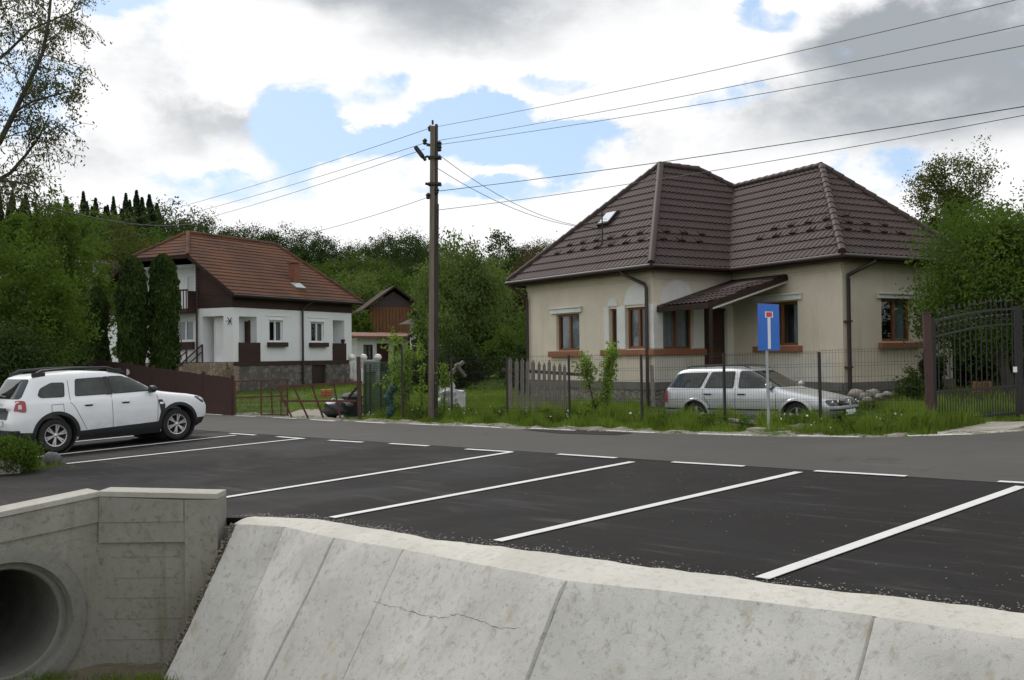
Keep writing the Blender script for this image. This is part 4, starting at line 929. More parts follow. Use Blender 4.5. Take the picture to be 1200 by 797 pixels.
# gable: triangle boards + balcony recess
halfw = 5.3; ov = .55
def gz(u): return zEv+(zR-zEv)*(1-abs(u-4.8)/halfw) - .1
zJ = 7.24
gb0, gb1 = 1.55, gs(232,233,340,350)[0]
ub_ = gb1
mb = MB()
def gpoly(us, zb): return us
pts = [(ub_, zU), (Lg, zU), (Lg, gz(Lg)), (8.0-.9, min(gz(7.1), zJ)), (ub_, min(gz(ub_), zJ))]
mb.add([wp(KL,K0,u,z,.01) for u, z in pts]+[wp(KL,K0,u,z,-.1) for u, z in pts], [(0,1,2,3,4),(9,8,7,6,5)]+[(i,(i+1)%5,(i+1)%5+5,i+5) for i in range(5)])
for i in range(14):
    z = zU+.05+i*.16
    uR = Lg-.02
    if z > gz(Lg): uR = 4.8+halfw*(1-(z+.1-zEv)/(zR-zEv))-.05
    if uR > ub_+.1 and z < zJ-.1: wbox(mb, KL, K0, ub_, uR, z, z+.13, .011, .03)
obj('gable_boards', mb, M['darkwood'], wh)
pts = [(0, zU), (1.5, zU), (1.5, min(gz(1.5), zJ)), (0, gz(0))]
mb = MB().add([wp(KL,K0,u,z,.01) for u, z in pts], [(0,1,2,3)]); obj('gable_boards', mb, M['darkwood'], wh)
mb = MB(); zc_ = gz(ub_)-.2; inbox(mb, KL, K0, 1.9, ub_, zU-.05, zc_, 1.3)
mb.add([wp(KL,K0,ub_,zU,0), wp(KL,K0,ub_,zU,-1.3), wp(KL,K0,ub_,zc_,-1.3), wp(KL,K0,ub_,zc_,0)], [(0,1,2,3)]); mb.add([wp(KL,K0,1.5,zU,0), wp(KL,K0,1.5,zU,-1.3), wp(KL,K0,1.5,gz(1.5)-.1,-1.3), wp(KL,K0,1.5,gz(1.5)-.1,0)], [(0,1,2,3)])
mb.add([wp(KL,K0,1.9,zc_,0), wp(KL,K0,ub_,zc_,0), wp(KL,K0,ub_,zc_,-1.3), wp(KL,K0,1.9,zc_,-1.3)], [(0,1,2,3)]); mb.add([wp(KL,K0,1.5,zU,.02), wp(KL,K0,ub_,zU,.02), wp(KL,K0,ub_,zU,-1.3), wp(KL,K0,1.5,zU,-1.3)], [(0,1,2,3)])
obj('balcony_recess', mb, M['whitewall'], wh)
mb = MB(); wbox(mb, KL, K0, ub_-1.15, ub_-.1, zU, zU+2.0, -1.29, -1.24); obj('balcony_door', mb, M['doordark'], wh)
window(wh, KL, K0, ub_-2.0, ub_-1.35, zU+.95, zU+1.9, M['pvc'], None, dep=1.18, mull=0)
bl = MB(); wbox(bl, KL, K0, 1.3, ub_-.02, zU-.22, zU-.01, .02, .75)
for i in range(30): u = 1.35+(ub_-1.5)*i/29; wbox(bl, KL, K0, u, u+.05, zU-.01, zU+.9, .68, .71)
wbox(bl, KL, K0, 1.3, ub_-.02, zU+.9, zU+.98, .66, .74)
for o in (.02,): wbox(bl, KL, K0, ub_-.08, ub_-.02, zU-.01, zU+.9, .02, .66)
obj('balcony', bl, M['darkwood'], wh)
mb = MB(); wbox(mb, KL, K0, ub_-1.75, ub_-1.45, zU-.01, zU+.9, .69, .725); obj('balcony_post', mb, M['whitewall'], wh)
obj('downpipe', MB().tube([wp(KL,K0,ub_+.02,zJ-.2,.12), wp(KL,K0,ub_+.02,.2,.12)], .055, 8), M['pipebrown'], wh)
# roof
def RP(u, w, z): p = KL+(-ld)*u+wd*w; return (p[0], p[1], z)      # u along gable from KL, w along the house
uC = 4.8; uE0, uE1 = uC-halfw, uC+halfw; w0, w1 = -.5, 9.95+.45; mJ = 1.72; mR = 8.8; hj = (1-(zJ-zEv)/(zR-zEv))*halfw
n0, n1_ = RP(uE1, w0, zEv), RP(uE1, w1, zEv); j1 = RP(uC+hj, w0, zJ); j0 = RP(uC-hj, w0, zJ); r0 = RP(uC, mJ, zR); r1 = RP(uC, mR, zR); f0 = RP(uE0, w0, zEv); f1 = RP(uE0, w1, zEv)
rf = MB()
for f in ([n0, n1_, r1, r0, j1],): v, fc = tiled_face(f, 'clay'); rf.add(v, fc)
for f in ([j0, j1, r0],): v, fc = tiled_face(f, 'clay'); rf.add(v, fc)
for f in ([n1_, f1, r1], [f1, f0, j0, r0, r1]): rf.add(f, [tuple(range(len(f)))])
roof2 = obj('roof', rf, M['clay'], wh, fixn=False)
mb = MB()
for f in ([n0, n1_, r1, r0, j1], [j0, j1, r0], [n1_, f1, r1], [f1, f0, j0, r0, r1]): mb.add([(p[0],p[1],p[2]-.08) for p in f], [tuple(range(len(f)))])
for a, b in ((n0,n1_),(n0,j1),(j0,j1),(j0,f0)): mb.bar((a[0],a[1],a[2]-.09),(b[0],b[1],b[2]-.09),.05,.18)
obj('roof_deck', mb, M['fascia'], wh)
for a, b in ((r0,r1),(j1,r0),(n1_,r1),(j0,r0)): obj('ridge_tile', cap((a[0],a[1],a[2]+.0),(b[0],b[1],b[2]+.0),.11), M['clay'], roof2)
mb = MB(); 
a, b, c, d = RP(uE1-.03,w0,zEv-.12), RP(uE1-.03,w1,zEv-.12), RP(Lg-.05,w1,zEv-.05), RP(Lg-.05,w0,zEv-.05); mb.add([a,b,c,d], [(0,1,2,3)]); obj('soffit', mb, M['darkwood'], wh)
obj('gutter', MB().tube([(n0[0]+.03,n0[1]-.03,zEv-.07),(n1_[0]+.03,n1_[1]-.03,zEv-.07)], .06, 8), M['pipebrown'], wh)
u = WS(352.9, 400, K0, KR)[0]; pipe(wh, [wp(K0,KR,u+.45,zEv-.1,.5), wp(K0,KR,u+.4,zEv-.2,.45), wp(K0,KR,u,zEv-.55,.12), wp(K0,KR,u,.2,.12)], .06)
# brick chimney and dormer pane
P = [Vector(n0), Vector(n1_), Vector(r0)]; n = (P[1]-P[0]).cross(P[2]-P[0]).normalized(); n = n if n.z > 0 else -n
def rp(x, y): r = ray(x, y); d = Vector((r[0],1,r[2])); o = Vector((0,0,CZ)); return o+d*((P[0]-o).dot(n)/d.dot(n))
c = rp(345, 329); a_z = math.atan2(wd[1], wd[0])
ch = obj('chimney', MB().box(c+Vector((0,0,.35)), (.48,.45,1.2), a_z).box(c+Vector((0,0,1.03)), (.6,.56,.09), a_z), M['terracotta'], roof2)
c = rp(349, 336); e = Vector((wd[0],wd[1],0)); up = n.cross(e); up = up if up.z > 0 else -up
obj('roof_hatch', MB().box(c+n*.06, (.8,.5,.08), ax=(e, up, n)), mat('hatch_glass', (.28,.34,.35), .2), roof2)
# outside stair with rails
mb = MB(); g0 = gdoor[0]-.1
for i in range(7):
    z = zF-.02-.2*(i+1); uu = g0-.28*(i); wbox(mb, KL, K0, uu-.3, uu, -.2, z+.0, .03, 1.25) if z > 0 else None
wbox(mb, KL, K0, g0, gdoor[1]+.3, -.3, zF-.03, .07, 1.25); obj('outer_stair', mb, M['stonetan'], wh)
mb = MB(); wbox(mb, KL, K0, g0+.9, g0+1.5, -.2, zF-.6, 1.26, 1.32); wbox(mb, KL, K0, g0+.2, g0+.9, -.2, zF-.9, 1.26, 1.32); obj('stair_cheek', mb, M['whitewall'], wh)
mb = MB()
for o in (.1, 1.2):
    a = wp(KL,K0,g0+.2,zF+.9,o); b = wp(KL,K0,g0-2.0,zF-.55,o); mb.bar(a,b,.06); mb.bar((a[0],a[1],a[2]-.35),(b[0],b[1],b[2]-.35),.05); mb.bar((a[0],a[1],zF-.2),a,.07); mb.bar((b[0],b[1],0),b,.07)
    c2 = wp(KL,K0,gdoor[1]-.3,zF+.9,o)
    m2 = wp(KL,K0,g0-.9,zF+.15,o); mb.bar((m2[0],m2[1],.2), m2, .06)
obj('stair_rail', mb, M['browngate'], wh)
# wall lamp ornament
mb = MB(); q = wp(KL,K0,Lg-.2,zU-.7,.04)
for i in range(6): a = i*1.05; mb.bar(q, (q[0]+.22*math.cos(a), q[1], q[2]+.22*math.sin(a)), .03)
obj('wall_lamp', mb, M['blackmetal'], wh)
# side stair with white balusters on the right end of the white house
sb = thing('white_balustrade', 'white balustrade with round globe lamps beside the white house', 'balustrade', tuple(D(420,447,60)))
def bl_pt(x, y, Y=59): p = D(x, y, Y); return Vector(p)
mb = MB()
for x, yt, yb in ((412,421,444),(416,426,446),(420,431,448),(424,436,450)): p = bl_pt(x, yt); q = bl_pt(x, yb); mb.lathe([(.10,0),(.14,.1),(.08,(p-q).z*.5),(.14,(p-q).z*.8),(.1,(p-q).z)], q, n=8)
mb.bar(bl_pt(410,420), bl_pt(427,437), .18, .12); obj('balusters', mb, M['whitetrim'], sb)
mb = MB(); p = bl_pt(412,420)
mb.lathe([(.001,-.2),(.17,-.12),(.22,0),(.17,.14),(.001,.21)], bl_pt(412,419), n=12); obj('globe_lamp', mb, M['globe'], sb)
for x in (426, 443):
    p = Vector(D(x, 419, 60)); q = ground_z(p.x, p.y); g_ = thing('globe_lamp', 'left white globe lamp before the small shed' if x == 426 else 'right white globe lamp before the small shed', 'lamp', (p.x, p.y, q), 0, 'white globe lamps before the shed')
    obj('globe', MB().lathe([(.001,-.22),(.17,-.13),(.23,0),(.17,.15),(.001,.22)], p, n=14), M['globe'], g_); obj('lamp_post', MB().lathe([(.16,q-p.z),(.13,-.5),(.15,-.22),(.05,-.2)], p, n=10), M['whitetrim'], g_)
# ------------------------------------------------------------------ small shed and barn
def bx(th, name, P, Q, u0, u1, z0, z1, o0, o1, m_): mb = MB(); wbox(mb, P, Q, u0, u1, z0, z1, o0, o1); return obj(name, mb, m_, th)
YS = 68.0; SA = D(419,430,YS)[:2]; SB = D(478,430,YS+3)[:2]; SC = D(505,430,YS+4.7)[:2]
sh = thing('garden_shed', 'small white shed with two dark lattice windows behind the green tree guard', 'shed', (SA[0], SA[1], .6))
zg = .3; zs = CZ+ray(440,396)[2]*YS
w1_ = spec(SA, SB, 426, 437, 404, 421.5); w2_ = spec(SA, SB, 461.5, 470, 403, 416); sd_ = spec(SA, SB, 441.5, 456, 402.5, 430); sd_[2] = .6
obj('wall', wall_mb(SA, SB, zg, zs, [w1_, w2_, sd_]), M['whitetrim'], sh); dS, nS, LS = V2(SA, SC)
obj('plank_wall', wall_mb(SB, SC, zg, zs, []), M['doordark'], sh)
bx(sh, 'door', SA, SB, sd_[0], sd_[1], sd_[2], sd_[3], -.15, -.08, M['door'])
for w_ in (w1_, w2_): window(sh, SA, SB, *w_, M['doordark'], M['curtainwhite'], dep=.03, fw=.09, trans=2)
mb = MB(); pts = [wp(SA,SC,-.6,zs,.5), wp(SA,SC,LS+.3,zs,.5), wp(SA,SC,LS+.3,zs+.35,-3.2), wp(SA,SC,-.6,zs+.35,-3.2)]; mb.add(pts+[(p[0],p[1],p[2]+.14) for p in pts], [(3,2,1,0),(4,5,6,7),(0,1,5,4),(1,2,6,5),(2,3,7,6),(3,0,4,7)]); obj('roof', mb, M['rustroof'], sh)
mb = MB(); [wbox(mb, SA, SC, a, b, zg, zs, -3.0, -2.9) for a, b in ((0, LS),)]; wbox(mb, SA, SC, 0, .1, zg, zs, -2.9, -.01); wbox(mb, SA, SC, LS-.1, LS, zg, zs, -2.9, -.01); obj('back_wall', mb, M['whitetrim'], sh)
YB = 76.0; BA = D(433,392,YB)[:2]; BB = D(492,392,YB+1)[:2]
bn = thing('timber_barn', 'orange timber barn with dark gable roof rising above the small white shed', 'barn', (BA[0], BA[1], 1.0)); dB_, nB_, LB = V2(BA, BB)
zt1 = CZ+ray(440,360)[2]*YB; zrd = CZ+ray(461,337)[2]*YB; uR_ = WS(461,337,BA,BB)[0]
mb = wall_mb(BA, BB, .5, zt1, [])
for i in range(int(LB/.25)): wbox(mb, BA, BB, i*.25+.02, i*.25+.21, 3.0, zt1-.02, .01, .05)
obj('board_wall', mb, M['barnwood'], bn)
mb = MB().add([wp(BA,BB,0,zt1,0), wp(BA,BB,uR_*2,zt1,0), wp(BA,BB,uR_,zrd-.25,0)], [(0,1,2)]); obj('gable', mb, M['doordark'], bn)
mb = MB()
for s_g, ue in ((1,-.6),(-1,uR_*2+.6)):
    A = [wp(BA,BB,ue,zt1-.35,.7), wp(BA,BB,uR_,zrd,.7), wp(BA,BB,uR_,zrd,-7), wp(BA,BB,ue,zt1-.35,-7)]; mb.add(A+[(p[0],p[1],p[2]+.15) for p in A], [(0,1,2,3),(4,5,6,7),(0,1,5,4),(1,2,6,5),(2,3,7,6),(3,0,4,7)])
obj('roof', mb, M['fascia'], bn)
mb = wall_mb(BB, tuple(np.array(BB)-nB_*7), .5, zt1, [], mb=wall_mb(tuple(np.array(BA)-nB_*7), BA, .5, zt1, [])); obj('side_wall', mb, M['barnwood'], bn)
# grey roofed cottage hidden in the trees, and a far house whose chimney shows over the hip roof
YC_ = 66.0; CA = D(556,378,YC_)[:2]; CB = D(586,378,YC_+3)[:2]
ct = thing('old_cottage', 'old cottage with grey roof half hidden among trees left of the cream house', 'cottage', (CA[0], CA[1], 1.0)); zc = CZ+ray(570,376)[2]*YC_; zrc = CZ+ray(560,352)[2]*YC_; _, nC_, LC = V2(CA, CB)
obj('wall', wall_mb(CA, CB, .3, zc, []), M['whitetrim'], ct); bx(ct, 'door', CA, CB, LC*.55, LC*.55+.9, .9, 2.6, .0, .05, M['doordark'])
A = [wp(CA,CB,-.5,zc-.1,.5), wp(CA,CB,LC+.5,zc-.1,.5), wp(CA,CB,LC-.6,zrc,-2.6), wp(CA,CB,.6,zrc,-2.6)]; A2_ = [wp(CA,CB,-.5,zc-.1,-5.6), wp(CA,CB,LC+.5,zc-.1,-5.6)]
mb = MB().add(A+A2_, [(0,1,2,3),(4,5,2,3),(0,4,3),(1,5,2)]); obj('roof', mb, M['greyroof'], ct)
obj('wall', wall_mb(CB, tuple(np.array(CB)-nC_*5), .3, zc, [], mb=wall_mb(tuple(np.array(CA)-nC_*5), CA, .3, zc, [])), M['whitetrim'], ct)
YH = 85.0; HA = D(616,330,YH)[:2]
fh = thing('far_house', 'far house behind the cream house, only its chimney and roof edge showing', 'house', (HA[0], HA[1], 1.5)); zh = CZ+ray(620,322)[2]*YH
HBq = (HA[0]+9, HA[1]+2); wm = wall_mb(HA, HBq, .8, zh-1.6, []); obj('wall', wm, M['creamwhite'], fh)
A = [wp(HA,HBq,-.5,zh-1.8,.6), wp(HA,HBq,9.7,zh-1.8,.6), wp(HA,HBq,8,zh,-3), wp(HA,HBq,1.2,zh,-3), wp(HA,HBq,-.5,zh-1.8,-7), wp(HA,HBq,9.7,zh-1.8,-7)]
rf_ = obj('roof', MB().add(A, [(0,1,2,3),(4,5,2,3),(0,4,3),(1,5,2)]), M['rustroof'], fh)
p = Vector(D(627,303,YH)); obj('chimney', MB().box((p.x,p.y,p.z-1.0), (.75,.75,2.0)).box((p.x,p.y,p.z), (.9,.9,.12)), M['terracotta'], rf_)
# pale house wall seen through the left trees
YL = 58.0; LA_ = D(124,425,YL)[:2]; LB_ = D(139,425,YL+.3)[:2]; LE = (LB_[0]+(LB_[0]-LA_[0])*.05, LB_[1]); LA2 = (LA_[0]-7, LA_[1]-1)
oh = thing('ochre_house', 'ochre rendered house mostly hidden between the tall hedge columns and the trees', 'house', (LA_[0], LA_[1], .5))
obj('wall', wall_mb(LA2, LB_, .0, CZ+ray(130,348)[2]*YL, []), varied('ochre_render', (.50,.33,.17), (.42,.27,.13), 1, .9), oh); bx(oh, 'corner_trim', LA2, LB_, V2(LA2,LB_)[2]-.35, V2(LA2,LB_)[2], .0, 5.3, .003, .04, M['whitetrim'])
zl_ = CZ+ray(130,352)[2]*YL; A = [wp(LA2,LB_,-.5,zl_-.1,.5), wp(LA2,LB_,8.6,zl_-.1,.5), wp(LA2,LB_,7,zl_+2.6,-3.5), wp(LA2,LB_,1,zl_+2.6,-3.5), wp(LA2,LB_,-.5,zl_-.1,-7.5), wp(LA2,LB_,8.6,zl_-.1,-7.5)]; obj('roof', MB().add(A, [(0,1,2,3),(4,5,2,3),(0,4,3),(1,5,2)]), M['greyroof'], oh)
# ================================================================== VEHICLES
def interp(tab, z): return float(np.interp(z, [a for a, _ in tab], [b for _, b in tab]))
class Car:
    def __init__(c, xr, xf, hw, n, ztop): c.xr, c.xf, c.hw, c.n, c.zt = xr, xf, hw, n, ztop
    def y(c, x, z):
        a, b = interp(c.xr, z), interp(c.xf, z); q = min(.99999, abs((2*(x-a)/(b-a))-1)); return interp(c.hw, z)*(1-q**c.n)**(1/c.n)
    def xend(c, y, z, front):
        a, b = interp(c.xr, z), interp(c.xf, z); h = interp(c.hw, z); q = min(.9999, abs(y)/h); r = (1-q**c.n)**(1/c.n); m_ = (a+b)/2; L = (b-a)/2; return m_+L*r if front else m_-L*r
    def body(c, levels, N=160):
        mb = MB(); vs = []
        for z in levels:
            a, b = interp(c.xr, z), interp(c.xf, z); h = interp(c.hw, z); m_, L = (a+b)/2, (b-a)/2
            for i in range(N):
                t = 2*PI*i/N; cs, sn = math.cos(t), math.sin(t); e = 2/c.n
                vs.append((m_+L*math.copysign(abs(cs)**e, cs), h*math.copysign(abs(sn)**e, sn), z))
        fs = [(j*N+i, j*N+(i+1)%N, (j+1)*N+(i+1)%N, (j+1)*N+i) for j in range(len(levels)-1) for i in range(N)]
        mb.add(vs, fs+[tuple(range(N))[::-1], tuple(range((len(levels)-1)*N, len(levels)*N))], True); return mb
def clip2(poly, step, fmap, mb, thick=None):
    bm = bmesh.new(); vs = [bm.verts.new((p[0], p[1], 0)) for p in poly]; bm.faces.new(vs)
    bmesh.ops.triangulate(bm, faces=bm.faces[:])
    for ax in (0, 1):
        lo = min(p[ax] for p in poly); hi = max(p[ax] for p in poly); k_ = lo+step
        while k_ < hi-1e-4:
            co_ = [0,0,0]; co_[ax] = k_; no = [0,0,0]; no[ax] = 1
            bmesh.ops.bisect_plane(bm, geom=bm.verts[:]+bm.edges[:]+bm.faces[:], dist=1e-5, plane_co=co_, plane_no=no); k_ += step
    bm.verts.index_update(); V = [fmap(v.co.x, v.co.y) for v in bm.verts]; F_ = [[v.index for v in f.verts] for f in bm.faces]; bm.free(); return mb.add(V, F_, True)
def side(c, poly, sgn, off, mb=None, step=.07): return clip2(poly, step, lambda x, z: (x, sgn*(c.y(x, z)+off), z), mb or MB())
def endp(c, poly, front, off, mb=None, step=.06): return clip2(poly, step, lambda y, z: (c.xend(y, z, front)+(off if front else -off), y, z), mb or MB())
def strip2(pts, w):
    out = []; 
    for a, b in zip(pts[:-1], pts[1:]):
        dx, dz = b[0]-a[0], b[1]-a[1]; L = math.hypot(dx, dz); nx, nz = -dz/L*w/2, dx/L*w/2; out.append([(a[0]+nx, a[1]+nz), (b[0]+nx, b[1]+nz), (b[0]-nx, b[1]-nz), (a[0]-nx, a[1]-nz)])
    return out
def rnd(poly, r=.03, n=4):
    out = []; m_ = len(poly)
    for i in range(m_):
        p = np.array(poly[i-1]); q = np.array(poly[i]); s = np.array(poly[(i+1)%m_]); a = (p-q); b = (s-q); la, lb = np.linalg.norm(a), np.linalg.norm(b); k_ = min(r, la*.45, lb*.45); A = q+a/la*k_; B = q+b/lb*k_
        for j in range(n+1): t = j/n; out.append(tuple((1-t)**2*A+2*t*(1-t)*q+t*t*B))
    return out
def place_obj(name, mb, m_, parent, **k_): return obj(name, mb, m_, parent, world=False, **k_)
def boolean_cut(o, cutters):
    for cu in cutters:
        co2 = obj('cutter', cu, M['interior']); md = o.modifiers.new('b', 'BOOLEAN'); md.object = co2; md.solver = 'EXACT'; md.operation = 'DIFFERENCE'
        co2.matrix_world = o.matrix_world.copy()
        bpy.context.view_layer.update(); co2.matrix_world = o.matrix_world.copy(); bpy.context.view_layer.update()
        dg = bpy.context.evaluated_depsgraph_get(); me = bpy.data.meshes.new_from_object(o.evaluated_get(dg)); o.modifiers.clear(); o.data = me; bpy.data.objects.remove(co2)
    o.data.set_sharp_from_angle(angle=math.radians(38))
def wheel(car, x, sgn, yw, R, spokes, wid=.21, rimr=.66, style=0):
    c = (x, sgn*yw, R); ax = (0, sgn, 0)
    w = place_obj('wheel', MB().lathe([(R*.5,-wid),(R*.9,-wid),(R,-wid*.85),(R,-wid*.12),(R*.985,-.012),(R*.93,.0),(R*.74,.004),(R*rimr,-.01)], c, ax, 40), M['rubber'], car)
    rim = MB().lathe([(R*rimr,-.01),(R*rimr*1.0,.004),(R*rimr*.93,.002),(R*rimr*.9,-.03),(R*rimr*.88,-.12)], c, ax, 40)
    Cc = Vector(c); A = Vector(ax); U = Vector((1,0,0)); Z = Vector((0,0,1))
    rim.lathe([(R*.13,-.08),(R*.15,-.012),(R*.10,.0),(.001,.002)], c, ax, 16)
    for i in range(spokes):
        for dd in ((-.13, .13) if style else (0,)):
            a = 2*PI*i/spokes+.3; a2 = a+dd; p = Cc+A*-.014+(U*math.cos(a)+Z*math.sin(a))*R*.1; q = Cc+A*-.008+(U*math.cos(a2)+Z*math.sin(a2))*R*rimr*.93
            rim.bar(p, q, R*(.085 if style else .17), .03, up=A)
    place_obj('rim', rim, M['alloy'], w)
    place_obj('brake_disc', MB().lathe([(R*rimr*.9,-.10),(.001,-.10)], c, ax, 24), M['interior'], w)
def xf_car(name, label, P0, fwd, pitch, wheelbase_mid):
    X = Vector((fwd[0], fwd[1], math.tan(pitch))).normalized(); Z0 = Vector((0,0,1)); Yv = Z0.cross(X).normalized(); Zv = X.cross(Yv)
    m_ = Matrix((X, Yv, Zv)).transposed(); t = thing(name, label, 'car', P0, rot=m_.to_euler()); bpy.context.view_layer.update(); return t
# ---- white crossover
zs_ = [.22,.27,.32,.4,.5,.6,.7,.78,.86,.92,.96,1.0,1.03,1.06,1.09,1.12,1.15,1.2,1.26,1.32,1.38,1.44,1.5,1.54,1.575,1.6,1.62,1.632,1.64]
suvc = Car([(.22,.16),(.32,.03),(.5,.0),(.72,.0),(.80,.04),(1.0,.07),(1.15,.13),(1.5,.34),(1.56,.40),(1.6,.60),(1.64,1.3)],
           [(.22,4.02),(.32,4.22),(.5,4.33),(.7,4.34),(.86,4.27),(.93,4.17),(.99,3.95),(1.04,3.6),(1.08,3.35),(1.11,3.18),(1.15,3.08),(1.3,2.83),(1.5,2.47),(1.56,2.3),(1.6,2.05),(1.64,1.6)],
           [(.22,.82),(.32,.87),(.5,.895),(.72,.905),(.9,.895),(1.02,.87),(1.09,.83),(1.15,.805),(1.3,.755),(1.5,.685),(1.56,.65),(1.6,.58),(1.64,.35)], 7, 1.64)
rw = G(66,530.5); fwx = G(206,515.5); fdir = (fwx-rw)[:2]; fdir /= np.linalg.norm(fdir); 
WBs = 2.674; nrm2 = np.array([-fdir[1], fdir[0]])          # left of the car = away from the camera
base = rw[:2]+nrm2*.79-fdir*.83; zb0 = rw[2]+.012
sp0 = (rw[2]-.83*((fwx-rw)[2]/np.linalg.norm((fwx-rw)[:2])))+.01
suv = xf_car('parked_suv', 'white suv with black roof rails parked across the left parking bays', (base[0], base[1], sp0), fdir, math.atan((fwx-rw)[2]/np.linalg.norm((fwx-rw)[:2])), None)
b_ = place_obj('body', suvc.body(zs_), M['suvpaint'], suv)
cuts = [MB().lathe([(.001,-.5),(.415,-.5),(.415,.5),(.001,.5)], (x, sy*.95, .365), (0,1,0), 40) for x in (.83, 3.504) for sy in (-1, 1)]
boolean_cut(b_, cuts)
for sg in (-1, 1):
    for x in (.83, 3.504):
        wheel(suv, x, sg, .80, .345, 6, style=1)
        # black arch trim, hugging the flank
        mb = MB(); vs = []; nA_ = 26
        for i in range(nA_+1):
            a = PI*(-.06+1.12*i/nA_); 
            for r, o in ((.405,-.06),(.408,.012),(.475,.016),(.478,-.004)):
                xx, zz = x+r*math.cos(a), .365+r*math.sin(a); zz = max(.2, zz); vs.append((xx, sg*(suvc.y(xx, max(zz,.24))+o), zz))
        mb.add(vs, [(4*i+j, 4*i+j+1, 4*i+5+j, 4*i+4+j) for i in range(nA_) for j in range(3)], True); place_obj('arch_trim', mb, M['plastic'], suv)
        place_obj('arch_liner', MB().lathe([(.413,-.45),(.413,.0)], (x, sg*.86, .365), (0,sg,0), 30).lathe([(.413,-.42),(.001,-.42)], (x, sg*.86, .365), (0,sg,0), 30), M['interior'], suv)
    place_obj('sill_trim', side(suvc, [(1.27,.20),(3.08,.20),(3.08,.40),(3.16,.62),(3.08,.66),(3.02,.45),(1.3,.40)], sg, .012), M['plastic'], suv)
    place_obj('rear_bumper_trim', side(suvc, [(.06,.23),(.42,.23),(.40,.44),(.06,.46)], sg, .012), M['plastic'], suv)
    place_obj('front_bumper_trim', side(suvc, [(3.93,.25),(4.12,.27),(4.2,.46),(3.99,.46)], sg, .012), M['plastic'], suv)
    fp = side(suvc, [(3.08,.66),(3.16,.62),(3.19,.80),(3.12,.93),(3.03,.93)], sg, .014); fpo = place_obj('fender_panel', fp, M['plastic'], suv); place_obj('fender_badge', side(suvc, [(3.06,.83),(3.15,.83),(3.14,.87),(3.06,.87)], sg, .019), M['chrome'], fpo)
    # glass with black surrounds
    for nm, poly in (('side_window', [(.50,1.18),(.56,1.13),(1.03,1.12),(1.07,1.42),(.80,1.43),(.56,1.32)]), ('side_window', [(1.24,1.12),(1.97,1.12),(1.89,1.49),(1.30,1.48)]), ('side_window', [(2.05,1.12),(2.92,1.13),(2.82,1.24),(2.50,1.43),(2.30,1.495),(1.99,1.50)])):
        w_ = place_obj(nm, side(suvc, rnd(poly, .05), sg, .006), M['plastic'], suv)
        c_ = np.mean(poly, 0); inn = [tuple(c_+(np.array(p)-c_)*np.array([1-.05/ max(.2,abs(poly[1][0]-poly[0][0])+.5), .90])) for p in poly]; place_obj('glass', side(suvc, rnd(inn, .05), sg, .010), M['carglass'], w_)
    place_obj('door_pillar', side(suvc, [(1.90,1.11),(2.05,1.11),(1.99,1.50),(1.88,1.49)], sg, .009), M['plastic'], suv)
    for nm, seam in (('door', [(2.0,1.10),(2.0,.42)]), ('door', [(1.14,1.46),(1.13,1.0),(1.2,.92),(1.44,.42)]), ('door', [(3.0,1.1),(3.03,.95),(3.0,.45)]), ('fuel_flap', [(.74,.98),(.98,.98),(.98,.80),(.74,.80),(.74,.98)])):
        mb = MB(); [side(suvc, s_, sg, .003, mb) for s_ in strip2(seam, .009)]; place_obj(nm+'_seam', mb, M['fascia'], suv)
    for x in (1.50, 2.30):
        y_ = suvc.y(x, .93); mb = MB().box((x, sg*(y_+.028), .945), (.20,.018,.026)); place_obj('door_handle', mb, M['suvpaint'], suv, bevel=.006)
        place_obj('handle_recess', side(suvc, rnd([(x-.08,.90),(x+.08,.90),(x+.08,.94),(x-.08,.94)],.02), sg, .004), M['interior'], suv)
    y_ = suvc.y(2.85, 1.13); mr = MB().lathe([(.001,-.07),(.06,-.06),(.092,-.02),(.095,.03),(.075,.065),(.001,.08)], (2.90, sg*(y_+.15), 1.17), (-1,0,.05), 20); mr.v = [(v[0], sg*(y_+.15)+(v[1]-sg*(y_+.15))*1.35, 1.17+(v[2]-1.17)*.85) for v in mr.v]
    mo = place_obj('mirror', mr, M['plastic'], suv); place_obj('mirror_arm', MB().bar((2.88, sg*(y_-.03), 1.11), (2.9, sg*(y_+.13), 1.13), .05), M['plastic'], mo)
    place_obj('taillight', side(suvc, rnd([(.12,.88),(.24,.86),(.26,.90),(.26,1.08),(.22,1.10),(.12,1.10)],.03), sg, .012), M['taillight'], suv)
    tl = side(suvc, rnd([(.13,.93),(.19,.93),(.19,1.02),(.14,1.02)],.02), sg, .017); place_obj('tail_lens', tl, M['tailclear'], suv)
    hl = place_obj('headlight', side(suvc, rnd([(3.93,.93),(4.14,.78),(4.20,.80),(4.20,.90),(4.05,.975)],.02), sg, .008), M['interior'], suv); place_obj('lens', side(suvc, rnd([(3.98,.93),(4.14,.82),(4.18,.83),(4.17,.90),(4.05,.955)],.02), sg, .013), M['headlight'], hl)
    # roof rail
    rl = MB(); pts = [(.50,.60,1.60),(.66,.60,1.675),(1.3,.585,1.70),(2.05,.565,1.685),(2.42,.565,1.56)]; rl.tube([(x, sg*y, z) for x, y, z in pts], [.02,.028,.028,.028,.018], 10); rl.box((.6, sg*.6, 1.60), (.26,.05,.09)); rl.box((2.22, sg*.56, 1.60), (.3,.045,.1)); place_obj('roof_rail', rl, M['plastic'], suv)
place_obj('windscreen', endp(suvc, [(-.74,1.14),(.74,1.14),(.60,1.54),(-.60,1.54)], True, .006), M['carglass'], suv)
rwn = place_obj('rear_window', endp(suvc, rnd([(-.70,1.13),(.70,1.13),(.60,1.52),(-.60,1.52)],.06), False, .006), M['carglass'], suv)
place_obj('wiper', MB().bar((.13,-.1,1.16),(.12,.25,1.19),.03), M['plastic'], rwn)
